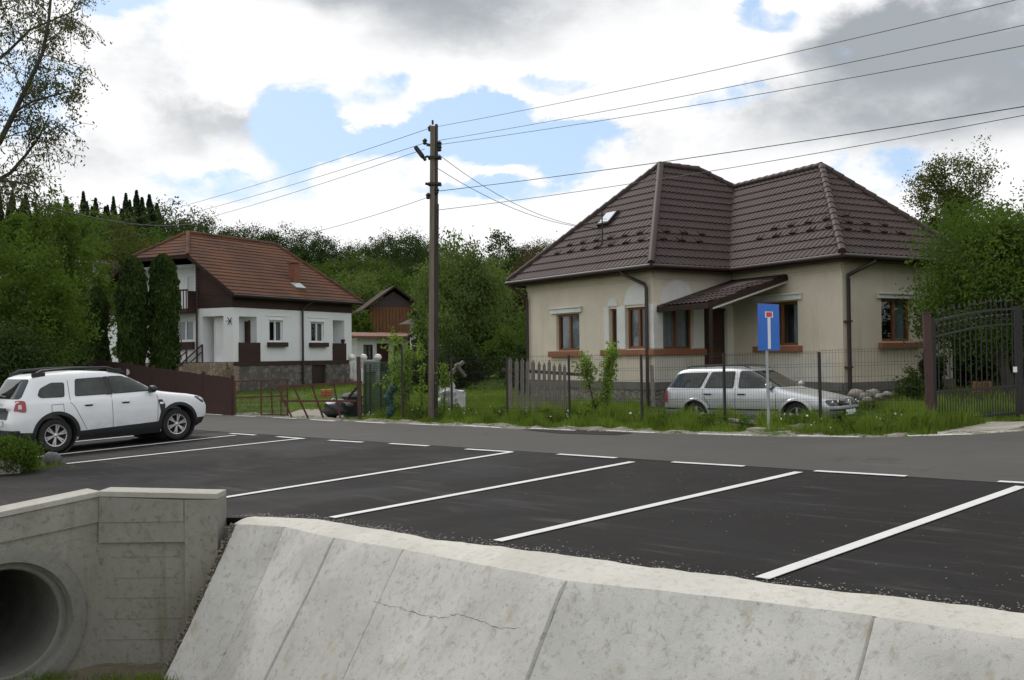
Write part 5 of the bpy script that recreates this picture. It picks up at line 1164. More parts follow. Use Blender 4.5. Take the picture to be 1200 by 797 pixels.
place_obj('rear_bumper', endp(suvc, [(-.76,.25),(.76,.25),(.78,.50),(-.78,.50)], False, .014), M['plastic'], suv)
place_obj('plate_recess', endp(suvc, [(-.42,.72),(.42,.72),(.42,.90),(-.42,.90)], False, .012), M['plastic'], suv)
place_obj('number_plate', MB().box((-.02,0,.64), (.02,.52,.11)), M['pvc'], suv)
place_obj('tailgate_strip', MB().box((-.01,0,.93), (.03,.9,.05)), M['plastic'], suv)
place_obj('tail_badge', MB().box((.035,0,1.03), (.02,.16,.06)), M['chrome'], suv)
place_obj('grille', endp(suvc, rnd([(-.55,.62),(.55,.62),(.58,.84),(-.58,.84)],.03), True, .010), M['plastic'], suv)
place_obj('underbody', MB().box((2.1,0,.26), (3.4,1.2,.16)), M['interior'], suv)
for sg in (-1, 1): place_obj('taillight', endp(suvc, rnd([(sg*.64,.89),(sg*.79,.89),(sg*.775,1.07),(sg*.66,1.06)][::sg],.03), False, .01), M['taillight'], suv)
# ---- silver estate
zs2 = [.18,.23,.3,.38,.46,.54,.6,.66,.70,.74,.78,.82,.86,.89,.92,.95,1.0,1.06,1.12,1.18,1.24,1.3,1.34,1.37,1.395,1.415,1.43,1.44]
wc = Car([(.18,.14),(.3,.04),(.42,.0),(.6,.0),(.8,.03),(.92,.06),(1.3,.33),(1.36,.42),(1.41,.65),(1.44,1.3)],
         [(.18,4.14),(.3,4.30),(.45,4.39),(.58,4.38),(.66,4.30),(.70,4.20),(.76,3.95),(.84,3.55),(.90,3.22),(.93,3.10),(1.0,2.97),(1.2,2.62),(1.34,2.33),(1.38,2.18),(1.41,1.98),(1.44,1.5)],
         [(.18,.79),(.3,.84),(.5,.865),(.7,.867),(.84,.85),(.92,.82),(.97,.79),(1.1,.75),(1.3,.67),(1.37,.62),(1.41,.55),(1.44,.3)], 6.5, 1.44)
hd = math.radians(50); f2 = np.array([math.sin(hd), -math.cos(hd)]); rwp = np.array([4.36, 24.25]); n2_ = np.array([-f2[1], f2[0]])
basep = rwp+n2_*.74-f2*.98
wag = xf_car('silver_estate_car', 'silver estate car standing in tall grass behind the mesh fence', (basep[0], basep[1], .055), f2, .012, None)
b_ = place_obj('body', wc.body(zs2), M['silver'], wag)
boolean_cut(b_, [MB().lathe([(.001,-.5),(.35,-.5),(.35,.5),(.001,.5)], (x, sy*.92, .32), (0,1,0), 36) for x in (.98, 3.495) for sy in (-1, 1)])
for sg in (-1, 1):
    for x in (.98, 3.495):
        wheel(wag, x, sg, .76, .31, 5)
        mb = MB(); vs = []
        for i in range(25):
            a = PI*(-.02+1.04*i/24)
            for r, o in ((.345,-.05),(.347,.014),(.385,.012),(.40,-.003)): xx, zz = x+r*math.cos(a), .32+r*math.sin(a); vs.append((xx, sg*(wc.y(xx, zz)+o), zz))
        mb.add(vs, [(4*i+j, 4*i+j+1, 4*i+5+j, 4*i+4+j) for i in range(24) for j in range(3)], True); place_obj('arch_lip', mb, M['silver'], wag)
        place_obj('arch_liner', MB().lathe([(.348,-.45),(.348,.0)], (x, sg*.83, .32), (0,sg,0), 30).lathe([(.348,-.42),(.001,-.42)], (x, sg*.83, .32), (0,sg,0), 30), M['interior'], wag)
    for poly in ([(.16,.955),(1.12,.945),(1.28,1.31),(.62,1.30),(.42,1.27)], [(1.22,.945),(1.98,.94),(1.98,1.33),(1.37,1.32)], [(2.10,.94),(2.98,.945),(2.82,1.07),(2.45,1.28),(2.28,1.33),(2.10,1.34)]):
        w_ = place_obj('side_window', side(wc, rnd(poly, .04), sg, .007, step=.03), M['plastic'], wag); c_ = np.mean(poly, 0); place_obj('glass', side(wc, rnd([tuple(c_+(np.array(p)-c_)*np.array([.93,.90])) for p in poly], .04), sg, .013, step=.03), M['carglass'], w_)
    mb = MB(); [side(wc, s_, sg, .012, mb) for s_ in strip2([(.10,.46),(.62,.46)], .035)+strip2([(1.34,.46),(3.1,.45)], .035)+strip2([(3.88,.45),(4.1,.45)], .035)]; place_obj('rubbing_strip', mb, M['plastic'], wag)
    for seam in ([(2.04,.93),(2.04,.25)], [(1.2,.93),(1.22,.75),(1.38,.55),(1.4,.28)], [(3.03,.93),(3.05,.6),(3.02,.28)]):
        mb = MB(); [side(wc, s_, sg, .003, mb) for s_ in strip2(seam, .009)]; place_obj('door_seam', mb, M['fascia'], wag)
    for x in (1.34, 2.20): place_obj('door_handle', MB().box((x, sg*(wc.y(x, .80)+.018), .80), (.18,.02,.03)), M['plastic'], wag)
    y_ = wc.y(2.9, .95); mr = MB().lathe([(.001,-.05),(.06,-.045),(.085,.0),(.07,.05),(.001,.065)], (2.88, sg*(y_+.13), 1.0), (1,0,0), 18); mr.v = [(v[0], sg*(y_+.13)+(v[1]-sg*(y_+.13))*1.35, 1.0+(v[2]-1.0)*.85) for v in mr.v]
    mo = place_obj('mirror', mr, M['silver'], wag); place_obj('mirror_base', MB().bar((2.92, sg*(y_-.03), .94), (2.9, sg*(y_+.15), .935), .05), M['plastic'], mo)
    place_obj('taillight', side(wc, rnd([(.05,.60),(.20,.60),(.20,.88),(.10,.88)],.02), sg, .010), M['taillight'], wag); place_obj('taillight', endp(wc, rnd([(sg*.58,.60),(sg*.77,.60),(sg*.74,.88),(sg*.62,.88)][::sg],.02), False, .01), M['taillight'], wag)
    hl = place_obj('headlight', endp(wc, rnd([(sg*.40,.54),(sg*.75,.55),(sg*.77,.64),(sg*.72,.68),(sg*.42,.665)][::sg],.03), True, .008), M['interior'], wag)
    for yy in (.50, .66): place_obj('lamp', MB().lathe([(.001,.0),(.06,.0),(.066,.02)], (wc.xend(sg*yy, .61, True)+.0, sg*yy, .61), (1,0,.1), 16), M['chrome'], hl)
    place_obj('lens', endp(wc, rnd([(sg*.41,.545),(sg*.745,.555),(sg*.765,.64),(sg*.715,.675),(sg*.43,.66)][::sg],.03), True, .022), M['pane'], hl)
    place_obj('side_indicator', side(wc, [(3.2,.68),(3.28,.68),(3.28,.71),(3.2,.71)], sg, .01), M['tailclear'], wag)
    rl = MB(); pts = [(.6,.52,1.41),(.72,.52,1.455),(1.5,.51,1.475),(2.1,.50,1.455),(2.28,.50,1.385)]; rl.tube([(x, sg*y, z) for x, y, z in pts], [.012,.018,.018,.018,.012], 8); place_obj('roof_rail', rl, M['plastic'], wag)
place_obj('windscreen', endp(wc, [(-.70,.96),(.70,.96),(.56,1.33),(-.56,1.33)], True, .006), M['carglass'], wag)
place_obj('rear_window', endp(wc, [(-.68,.96),(.68,.96),(.56,1.32),(-.56,1.32)], False, .006), M['carglass'], wag)
gr = place_obj('grille', endp(wc, rnd([(-.38,.55),(.38,.55),(.40,.67),(-.40,.67)],.02), True, .010), M['plastic'], wag)
for z in (.58,.61,.64): mb = MB(); endp(wc, [(-.36,z-.007),(.36,z-.007),(.36,z+.007),(-.36,z+.007)], True, .020, mb); place_obj('grille_bar', mb, M['chrome'], gr)
xx = wc.xend(0, .61, True)+.03; mb = MB().lathe([(.052,-.006),(.066,-.006),(.066,.006),(.052,.006)], (xx,0,.61), (1,0,.1), 24)
for a, b in (((-.026,.048),(0,.008)),((0,.008),(.026,.048)),((-.044,.02),(-.02,-.044)),((-.02,-.044),(0,-.004)),((0,-.004),(.02,-.044)),((.02,-.044),(.044,.02))): mb.bar((xx,a[0],.61+a[1]), (xx,b[0],.61+b[1]), .010, .008)
place_obj('emblem', mb, M['chrome'], gr)
place_obj('lower_grille', endp(wc, rnd([(-.5,.26),(.5,.26),(.5,.36),(-.5,.36)],.03), True, .01), M['plastic'], wag)
place_obj('front_strip', endp(wc, [(-.74,.44),(.74,.44),(.74,.475),(-.74,.475)], True, .012), M['plastic'], wag)
place_obj('number_plate', MB().box((4.405,0,.40), (.015,.52,.11)), M['pvc'], wag)
place_obj('underbody', MB().box((2.2,0,.22), (3.4,1.2,.14)), M['interior'], wag)
# ================================================================== POLE AND WIRES
pb = G(507,489); PY = pb[1]; pt = D(508.5,146,PY)
pole = thing('utility_pole', 'tall weathered utility pole with a street lamp on its left side by the road', 'pole', (pb[0], pb[1], pb[2]-.1))
mb = MB(); mb.bar((pb[0]-.03,pb[1],pb[2]-.3),(pt[0]-.03,pt[1],pt[2]),.30,.20) if False else None
def taper(p, q, w0, w1, d0, d1, ax): 
    p = Vector(p); q = Vector(q); a = Vector((math.cos(ax), math.sin(ax), 0)); b = Vector((-math.sin(ax), math.cos(ax), 0)); vs = []
    for c, w, d in ((p,w0,d0),(q,w1,d1)): vs += [c+a*(sx*w/2)+b*(sy*d/2) for sx, sy in ((-1,-1),(1,-1),(1,1),(-1,1))]
    return MB().add(vs, [(3,2,1,0),(4,5,6,7),(0,1,5,4),(1,2,6,5),(2,3,7,6),(3,0,4,7)])
obj('post', taper((pb[0]-.04,pb[1],pb[2]-.3),(pt[0]-.03,pt[1],pt[2]-.05),.15,.12,.24,.2,0), M['polewood'], pole, bevel=.012)
obj('post', taper((pb[0]+.085,pb[1]+.02,pb[2]-.3),(pt[0]+.065,pt[1]+.02,pt[2]),.09,.07,.22,.18,0), M['polecon'], pole, bevel=.008)
for y in (185, 216): p = D(509,y,PY); obj('pole_band', MB().box((p[0]+.01,p[1],p[2]), (.34,.30,.06)), M['blackmetal'] if y < 240 else M['polecon'], pole)
def PP(x, y, dy=0): p = D(x, y, PY); return Vector((p[0], p[1]+dy, p[2]))
mb = MB().tube([PP(504,216,-.12), PP(500,217,-.14), PP(497.5,187+26,-.14)], .035, 8); mb.tube([PP(504,183,-.1), PP(503,183,-.1)], .05, 8); obj('lamp_arm', MB().tube([PP(509,184+33,-.1), PP(502,216+1,-.14), PP(499,188+28,-.14)], .035, 8).tube([PP(502,184,-.12), PP(498,186,-.14)], .03, 8), M['blackmetal'], pole)
a_, b__ = PP(499.5,189.5,-.14), PP(487,173,-.14)
dd_ = (b__-a_).normalized(); hd_ = MB()
for k0, k1, w, h in ((0,.35,.10,.08),(.25,.98,.20,.11)): L = (b__-a_).length; hd_.bar(a_+dd_*L*k0, a_+dd_*L*k1, w, h)
obj('lamp_head', hd_, M['blackmetal'], pole, bevel=.03)
obj('insulator_bracket', MB().bar(PP(500,170,-.05), PP(514,172,-.05), .05, .07), M['blackmetal'], pole)
ins_pts = [(498,166,-.05),(515,169,-.05),(504,150,0),(515,174,-.05),(502,230,-.1),(512,224,-.1)]
for x, y, dy in ins_pts: obj('insulator', MB().lathe([(.03,-.09),(.06,-.06),(.045,-.02),(.07,.01),(.04,.06),(.001,.08)], PP(x, y, dy), n=12), M['blackmetal'], pole)
obj('pole_cap', MB().tube([PP(507,146), PP(507,141)], .03, 6), M['blackmetal'], pole)
obj('conduit', MB().tube([PP(514,240,-.13), PP(513,400,-.13), PP(512,478,-.13)], .02, 6), M['blackmetal'], pole)
def wire(name, label, a, b, sag, r=.007, group=None, n=24):
    a = Vector(a); b = Vector(b); pts = [a+(b-a)*(i/n)-Vector((0,0,sag*4*(i/n)*(1-i/n))) for i in range(n+1)]
    o = obj(name, MB().tube(pts, r, 5), M['blackmetal']); tag(rebase(o, tuple(a)), label, 'cable', group); return o
def ext(x, y, Y, a): return a
def tov(x0, y0, x1, y1, Y1, far=1.0, dy=-.05): a = PP(x0, y0, dy); b = Vector(D(x1, y1, Y1)); return a, a+(b-a)*far
GR = 'overhead wires strung past the pole'
a, b = tov(512,149,1175,0,17.6,1.15); wire('power_line', 'topmost wire rising to the upper right from the pole top', a, b, .12, group=GR)
a, b = tov(515,165,1200,25,17.4,1.2); wire('power_line', 'upper middle wire rising right from the pole bracket', a, b, .12, group=GR)
a, b = tov(515,170,1200,49,17.4,1.2); wire('power_line', 'lower middle wire rising right from the pole bracket', a, b, .12, group=GR)
a, b = tov(512,225,1200,121,17.2,1.2,-.1); wire('power_line', 'wire crossing the pole halfway up and passing over the brown roof', a, b, .10, .009, GR)
a, b = tov(512,247,1200,129,17.3,1.2,-.1); wire('power_line', 'lowest wire passing over the brown roof to the right', a, b, .16, .007, GR)
a, b = tov(503,151,190,241,41,1.7); wire('power_line', 'topmost wire falling to the left from the pole top', a, b, .25, group=GR)
a, b = tov(498,168,195,250,41,1.7); wire('power_line', 'second wire falling to the left from the pole bracket', a, b, .25, group=GR)
a, b = tov(498,175,200,258,41,1.7); wire('power_line', 'third wire falling to the left from the pole bracket', a, b, .3, group=GR)
a, b = tov(502,232,350,263,34,2.6,-.1); wire('power_line', 'lowest wire leaving the pole to the left towards the conifers', a, b, .4, group=GR)
a = PP(513,181,-.1); wire('service_cable', 'upper service cable sagging from the pole to the cream house', a, Vector((5.2,36.0,6.55)), .95, .008, 'service cables to the cream house')
a = PP(513,198,-.1); wire('service_cable', 'lower service cable sagging from the pole to the cream house', a, Vector((5.0,35.8,6.45)), .75, .008, 'service cables to the cream house')
a = Vector(D(-20,218,30)); b = Vector(D(228,262,54)); wire('thick_cable', 'thick dark cable sloping down over the left trees to the white house', a, b, .5, .022)
# ================================================================== SIGN
sb_ = G(901,504); SY = sb_[1]; sg_ = thing('road_sign', 'blue dead end road sign with red bar on a grey post at the verge', 'road sign', (sb_[0], sb_[1], sb_[2]))
zt = D(901,358,SY)[2]; obj('post', MB().tube([(sb_[0],sb_[1],sb_[2]-.2),(sb_[0]-.02,sb_[1],zt)], .027, 12), M['galv'], sg_)
fx = np.array([.72,.69]); nxx = np.array([.69,-.72]); pc = np.array([sb_[0]-.01, sb_[1]])+nxx*.045
z1, z0 = D(901,356.3,SY)[2], D(901,410.7,SY)[2]
def sbx(name, u0, u1, za, zb, o0, o1, m_, par, bev=0): 
    vs = [(pc[0]+fx[0]*u+nxx[0]*o, pc[1]+fx[1]*u+nxx[1]*o, z) for o in (o0,o1) for z in (za,zb) for u in (u0,u1)]
    return obj(name, MB().add(vs, [(0,1,3,2),(4,6,7,5),(0,4,5,1),(2,3,7,6),(0,2,6,4),(1,5,7,3)]), m_, par, bevel=bev)
H_ = z1-z0; pn_ = sbx('panel', -.36, .35, z0, z1, -.006, .006, M['signblue'], sg_)
sbx('white_stem', -.05, .045, z0+.03, z1-.28*H_, .0062, .009, M['signwhite'], pn_); sbx('white_border', -.13, .13, z1-.295*H_, z1-.165*H_, .0062, .010, M['signwhite'], pn_); sbx('red_bar', -.095, .095, z1-.28*H_, z1-.18*H_, .0102, .013, M['signred'], pn_)
for z in (z0+.12, z1-.12): sbx('clamp', -.06, .06, z-.02, z+.02, -.03, -.007, M['galv'], sg_)
# ================================================================== FENCES AND GATES
fpx = [(472,491),(530,491.5),(595,492.5),(668,494.5),(753,498),(850,499.5),(962,501.5),(1090,499)]
FP = [];
for x, y in fpx: q = G(x, y); FP.append(np.array([q[0], q[1], q[2]]))
FP[-1] = np.array([7.45,18.2,.47])
fe = thing('mesh_fence', 'dark wire mesh fence on slim posts along the grass verge', 'fence', tuple(FP[3]))
topo = [(472,404),(530,418.5),(595,418.5),(668,416),(753,415.5),(850,414),(962,412.5),(1088,404)]
for i, p in enumerate(FP[:-1]):
    zt = D(fpx[i][0], topo[i][1], p[1])[2]; obj('post', MB().bar((p[0],p[1],p[2]-.3),(p[0]-.01,p[1],zt),.05,.05), M['fencemetal'], fe)
for i in range(len(FP)-1):
    a, b = Vector(FP[i]), Vector(FP[i+1]); L = (b-a).length; mb = MB(); za = D(fpx[i][0], topo[i][1], FP[i][1])[2]-a.z; zb = D(fpx[i+1][0], topo[i+1][1], FP[i+1][1])[2]-b.z; Hh = (za+zb)/2+.02; nW = int(L/.055)
    for k_ in range(nW+1):
        p = a+(b-a)*(k_/nW); mb.bar(p+Vector((0,0,.05)), p+Vector((0,0,Hh)), .0034)
    zz = .08
    rows = [.08,.28,.48,.53,.73,.93,1.13,1.18,1.38,Hh-.03]
    for z in rows: mb.bar(a+Vector((0,0,z)), b+Vector((0,0,z)), .0045)
    obj('mesh_panel', mb, M['fencemetal'], fe)
# right gate
gp0 = np.array([7.42,18.25]); zg0 = .44
ga = thing('brown_gate_post', 'thick reddish brown steel post between mesh fence and iron gate', 'gate post', (gp0[0], gp0[1], zg0)); zt = D(1086,367,18.2)[2]
obj('post', MB().bar((gp0[0]+.02,gp0[1],zg0-.2),(gp0[0]-.03,gp0[1],zt),.115,.12), M['browngate'], ga, bevel=.01); obj('post_cap', MB().box((gp0[0]-.03,gp0[1],zt+.012), (.14,.14,.022)), M['browngate'], ga)
g1 = np.array([9.36,18.92]); du_ = (g1-gp0)/np.linalg.norm(g1-gp0)
def gate_leaf(name, label, P, Q, zl, zr, tl, tr, group):
    P = np.array(P); Q = np.array(Q); L = np.linalg.norm(Q-P); d = (Q-P)/L; gt = thing(name, label, 'gate', (P[0], P[1], zl), 0, group)
    pt_ = lambda u, z: (P[0]+d[0]*u, P[1]+d[1]*u, z); zlo = lambda u: zl+(zr-zl)*u/L; zhi = lambda u: tl+(tr-tl)*math.sin(u/L*PI/2) if tr > tl else tl+(tr-tl)*(1-math.cos(u/L*PI/2))
    fr = MB(); fr.bar(pt_(.02, zlo(0)+.05), pt_(.02, zhi(0)+.05), .05); fr.bar(pt_(L-.02, zlo(L)), pt_(L-.02, zhi(L)+.05), .06)
    fr.bar(pt_(0, zlo(0)+.08), pt_(L, zlo(L)+.08), .045, .05); fr.bar(pt_(0, zlo(0)+.58), pt_(L, zlo(L)+.58), .035)
    for k_ in range(10): u0_, u1_ = L*k_/10, L*(k_+1)/10; fr.bar(pt_(u0_, zhi(u0_)), pt_(u1_, zhi(u1_)), .04); fr.bar(pt_(u0_, zhi(u0_)-.28), pt_(u1_, zhi(u1_)-.28), .03)
    obj('frame', fr, M['blackmetal'], gt)
    n = int(L/.12)
    for k_ in range(1, n):
        u = L*k_/n; br = MB().bar(pt_(u, zlo(u)+.1), pt_(u, zhi(u)+.12), .016); br.lathe([(.001,0),(.022,.03),(.001,.12)], pt_(u, zhi(u)+.11), n=6); obj('bar', br, M['blackmetal'], gt)
        if k_ < n: u2 = u-L/n/2; br = MB().bar(pt_(u2, zlo(u2)+.1), pt_(u2, zlo(u2)+.56), .014); obj('short_bar', br, M['blackmetal'], gt)
        sc_ = MB().lathe([(.045,-.006),(.058,-.006),(.058,.006),(.045,.006)], pt_(u-L/n/2, zhi(u-L/n/2)-.14), (d[1],-d[0],0), 14); obj('ring', sc_, M['blackmetal'], gt)
    return gt
gl_ = gate_leaf('iron_gate', 'left leaf of the black wrought iron gate, hinged on the brown post', gp0+du_*.10, g1-du_*.03, .50, .58, D(1097,376,18.3)[2]-.02, D(1190,362,18.9)[2], 'leaves of the black iron gate')
q = Vector((g1[0]-du_[0]*.12, g1[1]-du_[1]*.12-.04, D(1187,433,18.9)[2])); obj('lock_plate', MB().box(q, (.06,.03,.10)), M['pvc'], gl_)
g2 = g1+du_*2.0; gate_leaf('iron_gate', 'right leaf of the black wrought iron gate, cut by the picture edge', g1+du_*.03, g2, .58, .66, D(1190,362,18.9)[2], D(1097,376,18.3)[2]+.1, 'leaves of the black iron gate')
# brown board fence on the left
FA = np.array([-8.62,31.45]); FB = np.array([-19.6,44.2]); 
bf = thing('brown_board_fence', 'tall reddish brown board fence behind the white suv', 'fence', (FA[0], FA[1], .0)); L = np.linalg.norm(FB-FA); d = (FB-FA)/L; nb_ = np.array([-d[1], d[0]]); seg = 3
ztA = D(271,443,31.3)[2]; ztM = D(160,427,37.5)[2]; ztB = D(60,414,44)[2]
def ftop(u): return float(np.interp(u, [0, L*.5, L], [ztA, ztM, ztB]))
def fbase(u): p = FA+d*u; return ground_z(p[0], p[1])-.1
npan = 8
for i in range(npan):
    mb = MB(); u = L*i/npan+.04; e_ = L*(i+1)/npan-.02
    while u < e_: h_ = random.uniform(-.015,.015); mb.box((FA[0]+d[0]*(u+.06), FA[1]+d[1]*(u+.06), (ftop(u)+fbase(u))/2+h_), (.115,.022,ftop(u)-fbase(u)), math.atan2(d[1], d[0])); u += .122
    obj('board_panel', mb, M['brownfence'], bf)
for i in range(npan+1): u = L*i/npan; p = FA+d*u; obj('post', MB().bar((p[0]-nb_[0]*.03,p[1]-nb_[1]*.03,fbase(u)-.2),(p[0]-nb_[0]*.03,p[1]-nb_[1]*.03,ftop(u)+.08),.09), M['brownfence'], bf)
for x in (150, 159): 
    Yq = 38.0; p = D(x,433,Yq); uq = (np.array(p[:2])-FA)@d; p2 = FA+d*uq; obj('plate', MB().box((p2[0]+nb_[0]*(-.05), p2[1]-.04, D(x,436,p2[1])[2]), (.14,.03,.22 if x < 155 else .14)), M['pvc'], bf)
# rusty red gate leaves
ra = G(338,489.5); 
def railgate(name, label, px_, rails, bars, base_, mesh=None, w=.042):
    th = thing(name, label, 'gate', tuple(D(*base_)), 0, 'rusty red gate leaves'); Yf = lambda x: float(np.interp(x, px_[0], px_[1]))
    fr = MB()
    for (x0,y0,x1,y1) in rails: fr.bar(D(x0,y0,Yf(x0)), D(x1,y1,Yf(x1)), w)
    obj('frame', fr, M['rust'], th)
    for (x0,y0,x1,y1) in bars: obj('bar', MB().bar(D(x0,y0,Yf(x0)), D(x1,y1,Yf(x0)-.05), w*.8), M['rust'], th)
    if mesh:
        x0, x1, ya, yb = mesh; mm = MB()
        for k_ in range(48): x = x0+(x1-x0)*k_/47; mm.bar(D(x,ya,Yf(x)), D(x,yb,Yf(x)), .006)
        for k_ in range(9): y = ya+(yb-ya)*k_/8; mm.bar(D(x0,y,Yf(x0)), D(x1,y,Yf(x1)), .006)
        obj('mesh_infill', mm, M['fencemetal'], th)
    return th
railgate('rusty_gate', 'rusty red gate leaf with wire mesh next to the brown board fence', ([273,340],[31.2,28.9]), [(275,447,338,445),(276,466,336,464),(306,486,338,486.5),(337,445,337,487)], [(306,446,306,486),(275.5,447,276,486),(318,456,319,486),(330,456,329,487)], (306,486,29.9), (277,336,447,486))
railgate('rusty_gate', 'rusty red gate leaf leaning askew with slanted bars before the garden', ([322,424],[28.6,27.6]), [(322,453,424,448),(330,470,418,470)], [(344,453,361,490),(365,451,379,490.5),(391,450,399,491),(326,455,342,489)], (370,489,28.1), None, .052)
p = D(422,489,27.55); rp_ = thing('red_gate_post', 'dark red gate post between the leaning gate and the green netting', 'gate post', tuple(p)); t_ = D(420,418,27.55); obj('post', MB().bar((p[0],p[1],p[2]-.3),(t_[0],t_[1],t_[2]),.10), M['browngate'], rp_); obj('stay', MB().bar(D(420,452,27.6), D(405,470,28.4), .05), M['browngate'], rp_)
# grey picket fence left of the house
pf = thing('picket_fence', 'short weathered grey picket fence between the mesh fence and the house corner', 'fence', tuple(D(597,490,26.3)))
for i, x in enumerate([598,605,612,618,625,631.5,638,644,650,656,662]):
    Yp = 26.0-.02*i; yt = [421,423,422,424,425,427,428,424.5,429,428,430][i]; p0, p1 = D(x, 484, Yp), D(x+random.uniform(-.6,.6), yt, Yp); k_ = MB().bar(p0, p1, .10 if i < 5 else .085, .02, up=(0,-1,0)); q1 = Vector(p1); k_.bar(q1-Vector((0,0,.01)), q1+Vector((0,0,.06)), .04, .02, up=(0,-1,0)); obj('picket', k_, M['greywood'], pf)
p0, p1 = D(588,433,26.12), D(694,440,25.95); obj('rail', MB().bar(p0, p1, .09, .08), M['polecon'], pf); p0, p1 = D(586,482,26.12), D(606,484,26.1); obj('rail', MB().bar(p0, p1, .12, .1), M['polecon'], pf)
# leaning board at the house corner
pl_ = thing('leaning_plank', 'grey plank leaning on the cream house wall beside the brown downpipe', 'plank', tuple(D(765,478,28.2))); obj('board', MB().bar(D(766,477,28.0), D(763.5,428,28.45), .10, .03), M['greywood'], pl_)
# ================================================================== YARD CLUTTER
def blob(name, label, cat, c, r, m_, seed=0, n=2, rough=.22, group=None, flat=True):
    bm = bmesh.new(); bmesh.ops.create_icosphere(bm, subdivisions=n+1, radius=1); rr = random.Random(seed); ph = [rr.uniform(0,6) for _ in range(6)]
    for v in bm.verts:
        p = v.co; k_ = 1+rough*(math.sin(p.x*3+ph[0])*math.cos(p.y*4+ph[1])+.5*math.sin(p.z*6+ph[2]+p.x*5)+.25*math.sin(p.y*11+ph[3]))
        v.co = Vector((p.x*r[0]*k_, p.y*r[1]*k_, p.z*r[2]*k_))
    mb = MB(); bm.verts.index_update(); mb.add([tuple(v.co+Vector(c)) for v in bm.verts], [[v.index for v in f.verts] for f in bm.faces], True); bm.free()
    return tag(rebase(obj(name, mb, m_, sharp=50 if flat else 180), (c[0], c[1], c[2]-r[2]*.6)), label, cat, group)
p = G(397,490)
blob('rubbish_bag', 'black plastic rubbish bags heaped on the drive by the red post', 'bag', (D(397,478,28.6)[0],28.6,D(397,478,28.6)[2]), (.36,.3,.23), M['bag'], 3)
blob('rubbish_bag', 'smaller dark grey bag left of the heaped rubbish bags', 'bag', (D(389,478,28.7)[0],28.75,D(389,480,28.7)[2]), (.22,.25,.26), M['bag'], 8)
p = D(413,478,29.6); bn_ = thing('dark_bin', 'dark grey dustbin behind the rubbish bags at the gate', 'bin', (p[0], p[1], p[2]-.5)); obj('barrel', MB().lathe([(.001,-.5),(.24,-.5),(.29,.28),(.30,.30)], p, n=20), M['bag'], bn_); obj('lid', MB().lathe([(.32,.30),(.32,.34),(.24,.42),(.001,.45)], p, n=20), M['plastic'], bn_)
p = D(386,457,52.5); 
for i, (x, l) in enumerate(((379.5,'left orange block standing on the lawn before the stone base'),(386,'right orange block standing on the lawn before the stone base'))):
    p = D(x,462,44.0); q = ground_z(p[0], p[1]); cr = thing('orange_crate', l, 'crate', (p[0], p[1], q), 0, 'orange blocks on the lawn'); zt = D(x,457,44.0)[2]; H2 = max(.35, zt-q); obj('side', MB().box((p[0],p[1],q+H2/2), (.21,.3,H2)), M['orange'], cr, bevel=.01)
    for z in (.3,.6): obj('slot', MB().box((p[0],p[1]-.152,q+H2*z), (.15,.004,.04)), M['terracotta'], cr)
# white tarp sheet and trestle
def sheet3(name, label, cat, pts, nu, nv, m_, amp=.05, th=.01):
    a, b, c, d = [Vector(p) for p in pts]; vs = []; nn = (b-a).cross(d-a).normalized()
    for j in range(nv+1):
        for i in range(nu+1):
            u, v = i/nu, j/nv; p = (a*(1-u)+b*u)*(1-v)+(d*(1-u)+c*u)*v; w = amp*(math.sin(u*11+v*4)+.6*math.sin(v*13+u*3)+.4*math.sin(u*23)); vs.append(p+nn*w+Vector((0,0,-.05*math.sin(u*PI)*v)))
    f = [(j*(nu+1)+i, j*(nu+1)+i+1, (j+1)*(nu+1)+i+1, (j+1)*(nu+1)+i) for j in range(nv) for i in range(nu)]
    o = obj(name, MB().add(vs, f, True), m_, sharp=60); return tag(rebase(o, tuple(vs[len(vs)//2])), label, cat)
o = sheet3('white_tarp', 'crumpled white plastic sheet draped over the grass right of the pole', 'tarp', [D(514,452,27.2), D(546,458,26.6), D(545,470,26.5), D(512,474,27.1)], 24, 12, M['tarp'], .05)
mb = MB(); vs = [Vector(D(x,y,26.55)) for x, y in ((534,458),(546,459),(545,484),(541,480),(536,470))]; mb.add(vs, [(0,1,2,3,4)]); k_ = obj('hanging_flap', mb, M['tarp'], o); 
mb = MB(); vs = [Vector(D(x,y,27.0)) for x, y in ((527,453),(529,443),(534,453),(531,458))]; mb.add(vs, [(0,1,2,3)]); obj('raised_corner', mb, M['tarp'], o)
tr = thing('wooden_trestle', 'grey wooden trestle frame standing in the grass behind the fence', 'trestle', tuple(D(540,441,31)))
for x0, y0, x1, y1 in ((524,441,543,424),(534,427,545,441),(537,426,529,441)): obj('beam' if x0 == 524 else 'leg', MB().bar(D(x0,y0,31), D(x1,y1,31.3), .09), M['greywood'], tr)
# green netting round a young plant and green fence net
for i, (x, yt, yb, Yq, w, lab) in enumerate(((457,452,486,26.6,.17,'green plastic netting wrapped round a young shrub by the verge'),)):
    n_ = MB(); pts = []
    for j in range(9): y = yb+(yt-yb)*j/8; q = D(x+3.5*math.sin(j*.9)+j*.8-3, y, Yq); pts.append(q)
    n_.tube([pts[int(j/5)]*(1-(j%5)/5)+pts[min(8,int(j/5)+1)]*((j%5)/5) for j in range(41)], [.095+.02*math.sin(j*.35)+random.uniform(-.02,.02) for j in range(41)], 14, caps=False); n_.v = [(v[0]+random.uniform(-.012,.012), v[1]+random.uniform(-.012,.012), v[2]+random.uniform(-.015,.015)) for v in n_.v]; tag(rebase(obj('plant_net', n_, M['net'], sharp=80), tuple(pts[0])), lab, 'netting')
gn = thing('green_net_fence', 'dark green net fence panel between the red gate post and the sapling', 'fence', tuple(D(440,488,27.9)))
